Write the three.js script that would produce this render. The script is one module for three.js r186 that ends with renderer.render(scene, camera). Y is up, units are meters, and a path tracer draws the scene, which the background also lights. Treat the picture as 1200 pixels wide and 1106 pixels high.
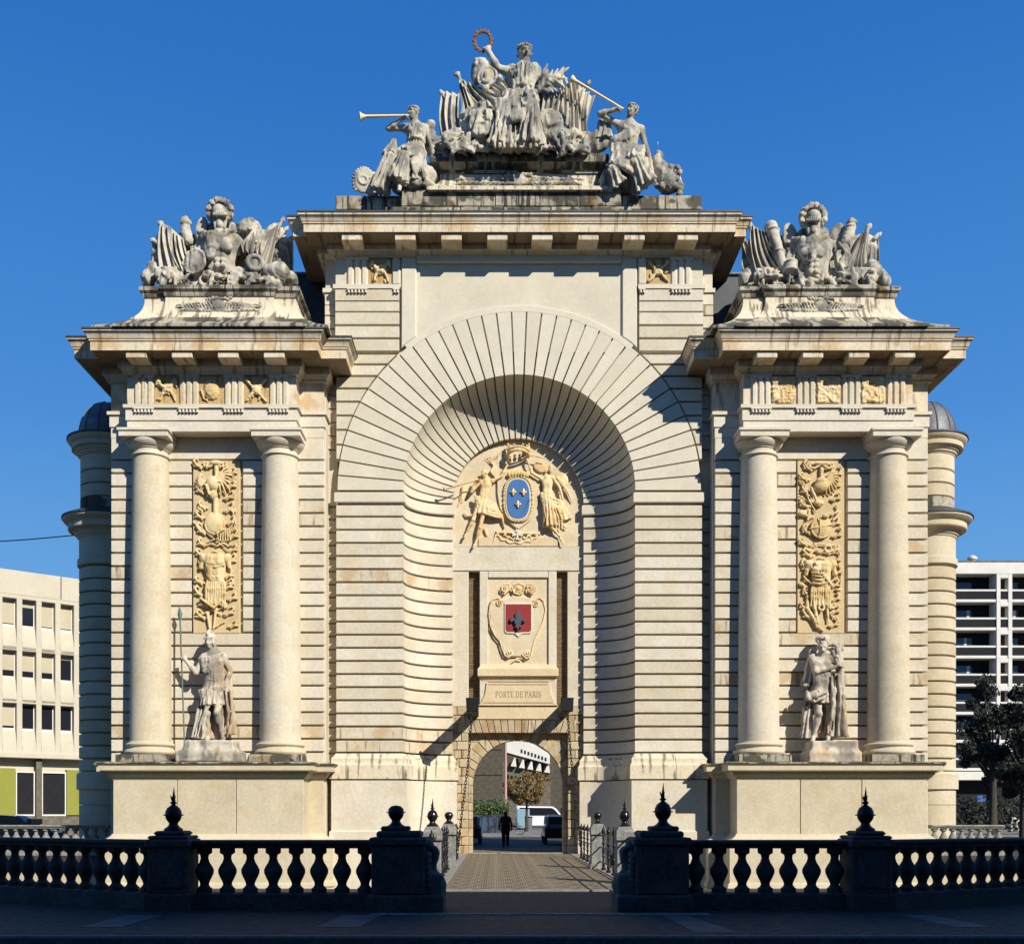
import * as THREE from 'three';
import { toCreasedNormals, mergeGeometries } from 'three/addons/utils/BufferGeometryUtils.js';
import { FontLoader } from 'three/addons/loaders/FontLoader.js';
import { TextGeometry } from 'three/addons/geometries/TextGeometry.js';

// ---------- camera, sky, sun, exposure ----------
const scene = new THREE.Scene();
const FOCAL = 1208, DIST = 40, HORIZON = 953, AXIS = 580, EYE = 1.66, EYE_X = -0.94;
const camera = new THREE.PerspectiveCamera(2 * Math.atan(HORIZON / FOCAL) * 180 / Math.PI, 1240 / 1906, 0.1, 2000);
camera.position.set(EYE_X, EYE, DIST);
camera.lookAt(EYE_X, EYE, 0);
camera.setViewOffset(1240, 1906, 620 - AXIS, 0, 1200, 1106);   // shifted lens: verticals stay parallel
camera.updateProjectionMatrix();
const renderer = new THREE.WebGLRenderer();
renderer.toneMapping = THREE.LinearToneMapping;
renderer.toneMappingExposure = 1.36;
renderer.shadowMap.enabled = true;
const SUN = new THREE.Vector3(0.86, 0.85, 1);
{
  const w = 256, h = 256, d = new Float32Array(w * h * 4);
  const stops = [[-90, 0.05, 0.06, 0.07], [-2, 0.12, 0.19, 0.27], [0, 0.22, 0.40, 0.61], [8, 0.125, 0.305, 0.57], [20, 0.052, 0.20, 0.50], [35, 0.021, 0.127, 0.40], [50, 0.013, 0.090, 0.31], [90, 0.010, 0.065, 0.23]];
  for (let j = 0; j < h; j++) {
    const el = (j + 0.5) / h * 180 - 90;
    let k = 0; while (k < stops.length - 2 && el > stops[k + 1][0]) k++;
    const a = stops[k], b = stops[k + 1], t = Math.min(1, Math.max(0, (el - a[0]) / (b[0] - a[0])));
    for (let i = 0; i < w; i++) for (let c = 0; c < 4; c++) d[(j * w + i) * 4 + c] = c === 3 ? 1 : a[c + 1] + (b[c + 1] - a[c + 1]) * t;
  }
  const t = new THREE.DataTexture(d, w, h, THREE.RGBAFormat, THREE.FloatType);
  t.mapping = THREE.EquirectangularReflectionMapping; t.magFilter = THREE.LinearFilter; t.needsUpdate = true;
  scene.background = t; scene.environment = t;
}
const sun = new THREE.DirectionalLight(new THREE.Color().setRGB(1, 0.94, 0.82), 5);
sun.position.copy(SUN).multiplyScalar(60); sun.target.position.set(0, 10, 0);
sun.position.add(sun.target.position);
sun.castShadow = true; sun.shadow.mapSize.set(4096, 4096); sun.shadow.radius = 1;
Object.assign(sun.shadow.camera, { left: -60, right: 60, top: 50, bottom: -50, near: 1, far: 220 });
sun.name = 'sun'; sun.target.name = 'sun_target';
scene.add(sun, sun.target);

// ---------- small tools ----------
function rng(seed) { let s = seed >>> 0; return () => { s = (s + 0x6D2B79F5) >>> 0; let t = s; t = Math.imul(t ^ (t >>> 15), t | 1); t ^= t + Math.imul(t ^ (t >>> 7), t | 61); return ((t ^ (t >>> 14)) >>> 0) / 4294967296; }; }
const R = rng(20240917);
const rr = (a, b) => a + (b - a) * R();
// a measured place: photograph pixel (of 1200 x 1106) at a known depth z, in metres
const PX = (px, z) => (px - AXIS) * (DIST - z) / FOCAL + EYE_X;
const PY = (py, z) => (HORIZON - py) * (DIST - z) / FOCAL + EYE;
const P = (px, py, z) => [PX(px, z), PY(py, z), z];

// ---------- noise and textures ----------
function hash3(x, y, z) { let h = Math.imul(x, 374761393) ^ Math.imul(y, 668265263) ^ Math.imul(z, 2147483647 - 97); h = Math.imul(h ^ (h >>> 13), 1274126177); return ((h ^ (h >>> 16)) >>> 0) / 4294967296; }
function noise3(x, y, z) {
  const xi = Math.floor(x), yi = Math.floor(y), zi = Math.floor(z);
  let u = x - xi, v = y - yi, w = z - zi; u = u * u * (3 - 2 * u); v = v * v * (3 - 2 * v); w = w * w * (3 - 2 * w);
  const l = (a, b, t) => a + (b - a) * t, H = hash3;
  return l(l(l(H(xi, yi, zi), H(xi + 1, yi, zi), u), l(H(xi, yi + 1, zi), H(xi + 1, yi + 1, zi), u), v), l(l(H(xi, yi, zi + 1), H(xi + 1, yi, zi + 1), u), l(H(xi, yi + 1, zi + 1), H(xi + 1, yi + 1, zi + 1), u), v), w);
}
function tileNoise(n, cx, cy, seed) {          // n x n field, cx by cy lattice cells, wraps
  const r = rng(seed), g = new Float32Array(cx * cy); for (let i = 0; i < g.length; i++) g[i] = r();
  const o = new Float32Array(n * n);
  for (let j = 0; j < n; j++) {
    const y = j / n * cy, y0 = Math.floor(y); let v = y - y0; v = v * v * (3 - 2 * v); const ya = (y0 % cy) * cx, yb = ((y0 + 1) % cy) * cx;
    for (let i = 0; i < n; i++) {
      const x = i / n * cx, x0 = Math.floor(x); let u = x - x0; u = u * u * (3 - 2 * u); const xa = x0 % cx, xb = (x0 + 1) % cx;
      const a = g[ya + xa] + (g[ya + xb] - g[ya + xa]) * u, b = g[yb + xa] + (g[yb + xb] - g[yb + xa]) * u; o[j * n + i] = a + (b - a) * v;
    }
  }
  return o;
}
function fbm(n, c, seed, oct = 5, gain = 0.5, ax = 1, ay = 1) {
  const o = new Float32Array(n * n); let a = 1, t = 0;
  for (let k = 0; k < oct; k++) { const f = tileNoise(n, Math.min(n, Math.max(1, Math.round(c * ax))) << k, Math.min(n, Math.max(1, Math.round(c * ay))) << k, seed + k * 17); for (let i = 0; i < o.length; i++) o[i] += f[i] * a; t += a; a *= gain; }
  for (let i = 0; i < o.length; i++) o[i] /= t;
  return o;
}
const sm = (a, b, x) => { const t = Math.min(1, Math.max(0, (x - a) / (b - a))); return t * t * (3 - 2 * t); };
function texture(n, fn, srgb, metres) {
  const d = new Uint8Array(n * n * 4);
  for (let i = 0; i < n * n; i++) { const c = fn(i); for (let k = 0; k < 3; k++) d[i * 4 + k] = Math.max(0, Math.min(255, Math.round((Array.isArray(c) ? c[k] : c) * 255))); d[i * 4 + 3] = 255; }
  const t = new THREE.DataTexture(d, n, n); t.wrapS = t.wrapT = THREE.RepeatWrapping; t.magFilter = THREE.LinearFilter; t.minFilter = THREE.LinearMipmapLinearFilter; t.generateMipmaps = true;
  if (srgb) t.colorSpace = THREE.SRGBColorSpace; t.repeat.set(1 / metres, 1 / metres); t.needsUpdate = true; return t;
}
const N = 512;
const nA = fbm(N, 4, 11), nB = fbm(N, 40, 23, 4), nC = fbm(N, 2, 37, 4), nD = fbm(N, 6, 51, 5, 0.55), nS = fbm(N, 3, 71, 5, 0.55, 7, 0.7), nP = tileNoise(N, 180, 180, 5);
const mixc = (a, b, t) => [a[0] + (b[0] - a[0]) * t, a[1] + (b[1] - a[1]) * t, a[2] + (b[2] - a[2]) * t];
const mapClean = texture(N, (i) => { const v = 0.93 + 0.10 * (nA[i] - 0.5) + 0.10 * (nB[i] - 0.5) - 0.05 * sm(0.8, 0.95, nP[i]); return mixc([v, v, v], [v * 0.97, v * 0.91, v * 0.80], sm(0.5, 0.75, nD[i]) * 0.3); }, true, 3.1);
const mapStained = texture(N, (i) => { const v = 0.93 + 0.14 * (nA[i] - 0.5) + 0.12 * (nB[i] - 0.5); let c = mixc([v, v, v], [v * 0.87, v * 0.72, v * 0.52], sm(0.53, 0.70, nD[i]) * 0.42); c = mixc(c, [0.50, 0.43, 0.34], sm(0.57, 0.72, nS[i]) * 0.6); return c; }, true, 3.7);
const mapWeather = texture(N, (i) => { const v = 0.86 + 0.3 * (nB[i] - 0.5); let c = mixc([v, v * 0.98, v * 0.93], [0.42, 0.41, 0.38], sm(0.44, 0.60, nD[i])); c = mixc(c, [0.24, 0.235, 0.22], sm(0.52, 0.68, nS[i]) * 0.85); c = mixc(c, [0.62, 0.52, 0.30], sm(0.60, 0.70, nA[i]) * 0.5); return c; }, true, 3.4);
const mapStreak = texture(N, (i) => { const v = 0.95 + 0.12 * (nB[i] - 0.5); let c = [v, v * 0.98, v * 0.94]; c = mixc(c, [0.36, 0.34, 0.30], sm(0.50, 0.63, 0.65 * nS[i] + 0.35 * nD[i]) * 0.62); return c; }, true, 2.9);
const mapPlaster = texture(N, (i) => { const v = 0.92 + 0.10 * (nA[i] - 0.5) + 0.05 * (nB[i] - 0.5); return [v, v * 0.99, v * 0.965]; }, true, 4.3);
const mapRough = texture(N, (i) => { const v = 0.8 + 0.35 * (nB[i] - 0.5) + 0.3 * (nD[i] - 0.5); return [v, v, v]; }, true, 1.7);
const bumpStone = texture(N, (i) => 0.5 + 0.5 * (nB[i] - 0.5) + 0.25 * (nP[i] - 0.5) + 0.3 * (nD[i] - 0.5), false, 1.3);
const bumpSetts = (() => {  // fine setts underfoot, smaller than can be told apart
  const n = 512, r = rng(9), d = new Float32Array(n * n), rows = 16, cols = 11;
  for (let y = 0; y < n; y++) { for (let x = 0; x < n; x++) { const q = (y / n * rows + 0.35 * Math.sin(x / n * 12.566) + 0.2 * Math.sin(x / n * 37.7) + rows) % rows, row = Math.floor(q), fy = q - row; const s = (x / n * cols + (row % 2) * 0.5) % cols, col = Math.floor(s), fx = s - col; const e = Math.min(fx * 1.5, (1 - fx) * 1.5, fy, 1 - fy); d[y * n + x] = sm(0.02, 0.22, e) * (0.7 + 0.3 * hash3(col, row, 3)); } }
  return d;
})();
const mapSetts = texture(512, (i) => { const y = Math.floor(i / 512), x = i % 512, row = Math.floor(y / 512 * 16), col = Math.floor((x / 512 * 11 + (row % 2) * 0.5) % 11), t = hash3(col, row, 8); const v = (0.6 + 0.4 * t) * (0.5 + 0.5 * sm(0.1, 0.6, bumpSetts[i])) + 0.22 * (nB[i] - 0.5) + 0.25 * (nD[i] - 0.5); return [v, v * 0.97, v * 0.92]; }, true, 1.25);
const bmpSetts = texture(512, (i) => bumpSetts[i] * 0.85 + 0.15 * nB[i], false, 1.25);

const lin = (r, g, b) => new THREE.Color().setRGB(r, g, b);
const std = (c, o = {}) => new THREE.MeshStandardMaterial({ color: c, roughness: 0.9, metalness: 0, ...o });
const stoneMat = (c, map, bump = 0.006, rough = 0.92) => std(c, { map, bumpMap: bumpStone, bumpScale: bump, roughness: rough });
const M = {
  cream: [0, 1, 2, 3, 4, 5].map((k) => stoneMat(lin(0.675 - 0.017 * k, 0.617 - 0.020 * k, 0.505 - 0.024 * k), k < 5 ? mapClean : mapStained)),
  plaster: [0, 1, 2].map((k) => stoneMat(lin(0.68 - 0.013 * k, 0.637 - 0.015 * k, 0.54 - 0.018 * k), mapPlaster, 0.003)),
  warm: [0, 1, 2, 3].map((k) => stoneMat(lin(0.59 - 0.016 * k, 0.515 - 0.020 * k, 0.375 - 0.022 * k), mapClean)),
  stained: [0, 1].map((k) => stoneMat(lin(0.70 - 0.04 * k, 0.60 - 0.04 * k, 0.44 - 0.04 * k), mapStained, 0.01)),
  weather: [0, 1, 2].map((k) => stoneMat(lin(0.52 - 0.05 * k, 0.49 - 0.05 * k, 0.43 - 0.05 * k), mapWeather, 0.016)),
  streak: stoneMat(lin(0.66, 0.60, 0.48), mapStreak, 0.01),
  gate: [0, 1, 2].map((k) => stoneMat(lin(0.56 - 0.05 * k, 0.47 - 0.05 * k, 0.32 - 0.045 * k), mapStained, 0.02)),
  darkSoffit: stoneMat(lin(0.27, 0.205, 0.135), mapStained, 0.012),  // darker brown stone, used on the cornice undersides only
  yellow: stoneMat(lin(0.61, 0.475, 0.265), mapClean, 0.006),
  ochre: stoneMat(lin(0.52, 0.36, 0.16), mapStained, 0.008),
  tympan: [0, 1].map((k) => stoneMat(lin(0.66, 0.56 - 0.03 * k, 0.385 - 0.05 * k), mapClean)),
  carve: std(lin(1, 1, 1), { vertexColors: true, roughness: 0.93 }),
  brick: stoneMat(lin(0.30, 0.205, 0.105), mapRough, 0.012),
  lead: std(lin(0.20, 0.21, 0.23), { map: mapRough, roughness: 0.55, metalness: 0.25 }),
  leadDark: std(lin(0.055, 0.06, 0.07), { map: mapRough, roughness: 0.6 }),
  slate: std(lin(0.045, 0.055, 0.075), { map: mapRough, roughness: 0.5 }),
  iron: std(lin(0.012, 0.012, 0.013), { roughness: 0.45, metalness: 0.4 }),
  ironGloss: std(lin(0.012, 0.011, 0.012), { roughness: 0.18, metalness: 0.1 }),
  timber: std(lin(0.035, 0.027, 0.02), { map: mapRough, roughness: 0.8 }),
  grey: [0, 1].map((k) => stoneMat(lin(0.34 - 0.04 * k, 0.335 - 0.04 * k, 0.315 - 0.04 * k), mapRough, 0.008)),
  shadeDarkStone: stoneMat(lin(0.115, 0.112, 0.105), mapRough, 0.012),  // grey stone with the street shade put into its colour
  bronze: std(lin(0.10, 0.15, 0.13), { roughness: 0.6, metalness: 0.4 }),
  gold: std(lin(0.80, 0.52, 0.17), { roughness: 0.35, metalness: 0.8 }),
  gilt: std(lin(0.72, 0.55, 0.27), { roughness: 0.55 }),
  blue: std(lin(0.035, 0.15, 0.43), { roughness: 0.6, map: mapPlaster }),
  red: std(lin(0.26, 0.009, 0.008), { roughness: 0.6, map: mapPlaster }),
  silver: std(lin(0.30, 0.31, 0.33), { roughness: 0.28, metalness: 0.85 }),
  letter: std(lin(0.27, 0.18, 0.10), { roughness: 0.9 }),
  rust: std(lin(0.34, 0.14, 0.05), { roughness: 0.7, metalness: 0.3 }),
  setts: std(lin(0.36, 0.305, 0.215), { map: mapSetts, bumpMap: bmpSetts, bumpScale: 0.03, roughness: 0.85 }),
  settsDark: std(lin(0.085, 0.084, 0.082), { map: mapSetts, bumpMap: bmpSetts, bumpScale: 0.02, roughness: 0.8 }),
  asphalt: std(lin(0.05, 0.05, 0.052), { map: mapRough, bumpMap: bumpStone, bumpScale: 0.008 }),
  granite: stoneMat(lin(0.15, 0.15, 0.15), mapRough, 0.004, 0.75),
  kerb: stoneMat(lin(0.36, 0.34, 0.30), mapRough, 0.006),
  grass: std(lin(0.055, 0.085, 0.022), { map: mapRough, bumpMap: bumpStone, bumpScale: 0.06 }),
};
const pick = (a) => a[Math.floor(R() * a.length)];

// ---------- geometry helpers ----------
function boxUV(g, off = true) {                 // metre-scaled uv from the way each face points
  if (g.index) g = g.toNonIndexed();
  const p = g.attributes.position, n = p.count, uv = new Float32Array(n * 2), ou = off ? rr(0, 7) : 0, ov = off ? rr(0, 7) : 0;
  for (let i = 0; i < n; i += 3) {
    const ax = p.getX(i), ay = p.getY(i), az = p.getZ(i), bx = p.getX(i + 1) - ax, by = p.getY(i + 1) - ay, bz = p.getZ(i + 1) - az, cx = p.getX(i + 2) - ax, cy = p.getY(i + 2) - ay, cz = p.getZ(i + 2) - az;
    const nx = Math.abs(by * cz - bz * cy), ny = Math.abs(bz * cx - bx * cz), nz = Math.abs(bx * cy - by * cx);
    for (let k = 0; k < 3; k++) {
      const x = p.getX(i + k), y = p.getY(i + k), z = p.getZ(i + k);
      const [u, v] = nx > ny && nx > nz ? [z, y] : ny > nz ? [x, z] : [x, y];
      uv[(i + k) * 2] = u + ou; uv[(i + k) * 2 + 1] = v + ov;
    }
  }
  g.setAttribute('uv', new THREE.BufferAttribute(uv, 2)); return g;
}
function finish(g, crease = 0.6) { let q = g.index ? g.toNonIndexed() : g; for (const k of Object.keys(q.attributes)) if (k !== 'position') q.deleteAttribute(k); q = toCreasedNormals(q, crease); return boxUV(q); }
function tris(list) { const g = new THREE.BufferGeometry(); g.setAttribute('position', new THREE.BufferAttribute(new Float32Array(list), 3)); return g; }
function mirrorX(g) { const q = g.clone(); const p = q.attributes.position; for (let i = 0; i < p.count; i++) p.setX(i, -p.getX(i)); const nrm = q.attributes.normal; if (nrm) for (let i = 0; i < nrm.count; i++) nrm.setX(i, -nrm.getX(i));
  if (q.index) { const a = q.index.array; for (let i = 0; i < a.length; i += 3) { const t = a[i + 1]; a[i + 1] = a[i + 2]; a[i + 2] = t; } }
  else for (const at of Object.values(q.attributes)) { const s = at.itemSize, a = at.array; for (let i = 0; i < at.count; i += 3) for (let k = 0; k < s; k++) { const t = a[(i + 1) * s + k]; a[(i + 1) * s + k] = a[(i + 2) * s + k]; a[(i + 2) * s + k] = t; } }
  return q; }
function cbox(x0, x1, y0, y1, z0, z1, c = 0.012) {   // box with chamfered edges
  c = Math.min(c, (x1 - x0) * 0.3, (y1 - y0) * 0.3, (z1 - z0) * 0.3);
  const X = [x0, x1], Y = [y0, y1], Z = [z0, z1], s = [1, -1], L = [];
  const v = (i, j, k, a) => [X[i] + (a === 0 ? 0 : s[i] * c), Y[j] + (a === 1 ? 0 : s[j] * c), Z[k] + (a === 2 ? 0 : s[k] * c)];
  const ctr = [(x0 + x1) / 2, (y0 + y1) / 2, (z0 + z1) / 2];
  const tri = (a, b, d) => { const n = [(b[1] - a[1]) * (d[2] - a[2]) - (b[2] - a[2]) * (d[1] - a[1]), (b[2] - a[2]) * (d[0] - a[0]) - (b[0] - a[0]) * (d[2] - a[2]), (b[0] - a[0]) * (d[1] - a[1]) - (b[1] - a[1]) * (d[0] - a[0])]; const m = [(a[0] + b[0] + d[0]) / 3 - ctr[0], (a[1] + b[1] + d[1]) / 3 - ctr[1], (a[2] + b[2] + d[2]) / 3 - ctr[2]]; if (n[0] * m[0] + n[1] * m[1] + n[2] * m[2] < 0) L.push(...a, ...d, ...b); else L.push(...a, ...b, ...d); };
  const quad = (a, b, d, e) => { tri(a, b, d); tri(a, d, e); };
  for (const i of [0, 1]) { quad(v(i, 0, 0, 0), v(i, 1, 0, 0), v(i, 1, 1, 0), v(i, 0, 1, 0)); quad(v(0, i, 0, 1), v(1, i, 0, 1), v(1, i, 1, 1), v(0, i, 1, 1)); quad(v(0, 0, i, 2), v(1, 0, i, 2), v(1, 1, i, 2), v(0, 1, i, 2)); }
  for (const i of [0, 1]) for (const j of [0, 1]) { quad(v(i, j, 0, 0), v(i, j, 1, 0), v(i, j, 1, 1), v(i, j, 0, 1)); quad(v(i, 0, j, 0), v(i, 1, j, 0), v(i, 1, j, 2), v(i, 0, j, 2)); quad(v(0, i, j, 1), v(1, i, j, 1), v(1, i, j, 2), v(0, i, j, 2)); for (const k of [0, 1]) tri(v(i, j, k, 0), v(i, j, k, 1), v(i, j, k, 2)); }
  const g = tris(L); g.computeVertexNormals(); return boxUV(g);
}
function sweep(profile, path, { caps = true, crease = 0.5 } = {}) {   // profile [out, y] carried along a plan path [x, z], outward to the left of travel seen from above
  const n = path.length, L = [], seg = [];
  for (let i = 0; i < n - 1; i++) { const dx = path[i + 1][0] - path[i][0], dz = path[i + 1][1] - path[i][1], l = Math.hypot(dx, dz); seg.push([-dz / l, dx / l]); }
  const off = path.map((_, i) => { const a = seg[Math.max(0, i - 1)], b = seg[Math.min(n - 2, i)]; const mx = a[0] + b[0], mz = a[1] + b[1], l = mx * mx + mz * mz; return l < 1e-6 ? a : [2 * mx / l, 2 * mz / l]; });
  const pt = (i, k) => [path[i][0] + off[i][0] * profile[k][0], profile[k][1], path[i][1] + off[i][1] * profile[k][0]];
  for (let i = 0; i < n - 1; i++) for (let k = 0; k < profile.length - 1; k++) { const a = pt(i, k), b = pt(i + 1, k), c = pt(i + 1, k + 1), d = pt(i, k + 1); L.push(...a, ...b, ...c, ...a, ...c, ...d); }
  if (caps) { const f = THREE.ShapeUtils.triangulateShape(profile.map((q) => new THREE.Vector2(q[0], q[1])), []); for (const [a, b, c] of f) { L.push(...pt(0, a), ...pt(0, b), ...pt(0, c)); L.push(...pt(n - 1, a), ...pt(n - 1, c), ...pt(n - 1, b)); } }
  return finish(tris(L), crease);
}
function plan(points, y0, y1, c = 0.015, crease = 0.5) {      // plan outline [x, z] raised from y0 to y1, edges chamfered
  const s = new THREE.Shape(points.map(([x, z]) => new THREE.Vector2(x, -z)));
  const g = new THREE.ExtrudeGeometry(s, { depth: y1 - y0 - 2 * c, bevelEnabled: c > 0, bevelThickness: c, bevelSize: c, bevelOffset: -c, bevelSegments: 1, steps: 1 });
  g.rotateX(-Math.PI / 2); g.translate(0, y0 + c, 0); return finish(g, crease);
}
function plate(shape, z0, z1, c = 0.012, crease = 0.5, curve = 24) {       // outline in x, y with depth from z0 to z1
  const s = Array.isArray(shape) ? new THREE.Shape(shape.map(([x, y]) => new THREE.Vector2(x, y))) : shape;
  const g = new THREE.ExtrudeGeometry(s, { depth: z1 - z0 - 2 * c, bevelEnabled: c > 0, bevelThickness: c, bevelSize: c, bevelOffset: -c, bevelSegments: 1, steps: 1, curveSegments: curve });
  g.translate(0, 0, z0 + c); return finish(g, crease);
}
function lathe(prof, seg = 40, crease = 0.5, a0 = 0, al = Math.PI * 2) { return finish(new THREE.LatheGeometry(prof.map(([r, y]) => new THREE.Vector2(Math.max(r, 0.0005), y)), seg, a0, al), crease); }
function tube(pts, r, seg = 12, rad = 6, closed = false) { return finish(new THREE.TubeGeometry(new THREE.CatmullRomCurve3(pts.map((p) => new THREE.Vector3(...p)), closed), seg, r, rad, closed), 1.2); }
function rod(a, b, r, r2 = r, rad = 8) { const A = new THREE.Vector3(...a), B = new THREE.Vector3(...b), d = B.clone().sub(A); const g = new THREE.CylinderGeometry(r2, r, d.length(), rad); g.applyQuaternion(new THREE.Quaternion().setFromUnitVectors(new THREE.Vector3(0, 1, 0), d.clone().normalize())); g.translate(...A.add(B).multiplyScalar(0.5).toArray()); return finish(g, 1.0); }
const merge = (list) => mergeGeometries(list.map((g) => { const q = g.index ? g.toNonIndexed() : g; for (const k of Object.keys(q.attributes)) if (!['position', 'normal', 'uv'].includes(k)) q.deleteAttribute(k); return q; }), false);
const move = (g, x, y, z) => { g.translate(x, y, z); return g; };

// ---------- objects ----------
const used = new Map();
function numbered(name) { const n = used.get(name) ?? 0; used.set(name, n + 1); return n ? name + '_' + String(n).padStart(3, '0') : name; }
function mesh(name, geo, material, parent) { const m = new THREE.Mesh(geo, material); m.name = parent === scene ? numbered(name) : name; m.castShadow = m.receiveShadow = true; parent.add(m); return m; }
function thing(name, label, category, pos = [0, 0, 0], turn = 0, group) { const o = new THREE.Group(); o.name = numbered(name); o.position.set(...pos); o.rotation.y = turn; o.userData = { label, category }; if (group) o.userData.group = group; scene.add(o); return o; }
function part(name, parent) { const o = new THREE.Group(); o.name = name; parent.add(o); return o; }
function structure(name, geo, material, label, category) { const m = mesh(name, geo, material, scene); m.userData = { kind: 'structure', label, category }; return m; }
function copy(o, pos, turn, label, group) { const c = o.clone(); c.name = numbered(o.name.replace(/_\d{3}$/, '')); c.userData = { ...o.userData }; if (label) c.userData.label = label; if (group) c.userData.group = group; c.position.set(...pos); c.rotation.y = turn; scene.add(c); return c; }
// ================= THE TRIUMPHAL ARCH =================
const CY = 14.18, RIN = 4.5, REXT = 7.08, RN = 2.65, ZN = -1.68, ZPAN = -1.92, ZGATE = -2.27, PITCH = 0.509, JOINT0 = 13.68, EDGE = 7.1;
const ZW = 0.48, ZE = 1.16, ZA = 0.6, PC = 11.6, GAP = 0.072;
const arch = thing('triumphal_arch', 'cream stone triumphal arch with rusticated arched niche, paired columns and sculpted skyline', 'monument');
const jambCurve = (o = 0, n = 9) => { const a = []; for (let k = 0; k <= n; k++) { const f = k / n * Math.PI / 2; a.push([RIN - (RIN - RN) * (1 - Math.cos(f)) + o, ZN * Math.sin(f) - o]); } return a; };
const both = (fn) => { for (const s of [1, -1]) fn(s, (g) => s > 0 ? g : mirrorX(g)); };
const JOINT = (k) => JOINT0 - k * PITCH;

// --- central piers: each rusticated course turns from the face into the curved jamb ---
const piers = part('rusticated_pier', arch);
const courseOutline = (o) => [[EDGE - o, -2.4], [RN + o, -2.4], ...jambCurve(o).reverse(), [EDGE - o, -o]];
both((s, m) => {
  for (let k = 0; k < 19; k++) mesh('course', m(plan(courseOutline(0), JOINT(k + 1) + GAP / 2, JOINT(k) - GAP / 2 - (k ? 0 : 0.03), 0.018)), pick(M.cream), piers);
  mesh('pier_core', m(plan(courseOutline(0.18), -5, 14.1, 0)), M.cream[3], piers);
  const path = [[EDGE, -0.6], [EDGE, 0], ...jambCurve(0)].map(([x, z]) => [-x, z]);
  path.push([-RN, -1.95]);
  const mm = (g) => s < 0 ? g : mirrorX(g);
  mesh('impost', mm(sweep([[0, 13.69], [0.05, 13.71], [0.07, 13.74], [0.07, 14.08], [0, 14.12]], path)), M.plaster[1], arch);
  mesh('plinth_moulding', mm(sweep([[-0.02, 2.99], [0.24, 2.99], [0.24, 3.52], [0.19, 3.58], [0.17, 3.62], [0.17, 3.78], [0.10, 3.86], [0.02, 3.98], [-0.02, 3.99]], path)), M.streak, arch);
  const dado = [[0, -5], [0.24, -5], [0.24, 0.95], [0.17, 1.0], [0.17, 2.955], [0, 2.955]];
  mesh('base_wall', mm(sweep(dado, path)), s > 0 ? M.cream[2] : M.cream[1], arch);
});

// --- the ring of voussoirs, each running on into the trumpet soffit ---
const NV = 37, STEP = Math.PI / NV, ring = part('arch_ring', arch);
function wedge(prof, a0, a1, gap, sub = 2) {
  const L = [], pos = (r, z, t) => { const e = Math.asin(Math.min(0.5, gap / 2 / Math.max(r, 0.2))), a = (a0 + e) + ((a1 - e) - (a0 + e)) * t; return [Math.cos(a) * r, CY + Math.sin(a) * r, z]; };
  for (let i = 0; i < prof.length; i++) { const [r, z] = prof[i], [r2, z2] = prof[(i + 1) % prof.length]; for (let u = 0; u < sub; u++) { const a = pos(r, z, u / sub), b = pos(r2, z2, u / sub), c = pos(r2, z2, (u + 1) / sub), d = pos(r, z, (u + 1) / sub); L.push(...a, ...b, ...c, ...a, ...c, ...d); } }
  for (const [a, b, c] of THREE.ShapeUtils.triangulateShape(prof.map(([r, z]) => new THREE.Vector2(r, z)), [])) for (const t of [0, 1]) { const q = [pos(...prof[a], t), pos(...prof[b], t), pos(...prof[c], t)]; L.push(...(t ? q : q.reverse()).flat()); }
  return finish(tris(L), 0.45);
}
const vProf = (re) => [[re, -1.86], [re, -0.012], [re - 0.012, 0], [RIN + 0.015, 0], ...jambCurve(0, 9).slice(1), [RN, -1.86]];
for (let k = 0; k < NV; k++) {
  const top = k >= 11 && k <= 25;
  mesh('voussoir', wedge(vProf(top ? 6.95 : REXT - 0.02), k * STEP, (k + 1) * STEP, 0.06), pick(M.plaster), ring);
}
{
  const o = 0.18, c = jambCurve(o, 9), back = [[7.0, -1.6], [7.0, -o], ...c, [RN + o, -1.9]];
  const L = []; const n = 48;
  for (let i = 0; i < back.length - 1; i++) for (let u = 0; u < n; u++) { const q = (p, t) => [Math.cos(t) * p[0], CY + Math.sin(t) * p[0], p[1]], t0 = Math.PI * u / n, t1 = Math.PI * (u + 1) / n; L.push(...q(back[i], t0), ...q(back[i + 1], t0), ...q(back[i + 1], t1), ...q(back[i], t0), ...q(back[i + 1], t1), ...q(back[i], t1)); }
  mesh('ring_core', finish(tris(L), 0.45), M.cream[3], ring);
  mesh('extrados_band', wedge([[7.2, -0.5], [7.2, -0.02], [7.18, 0.001], [6.951, 0.001], [6.951, -0.5]], 11 * STEP - 0.03, 26 * STEP + 0.03, 0, 40), M.plaster[0], ring);
}

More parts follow.
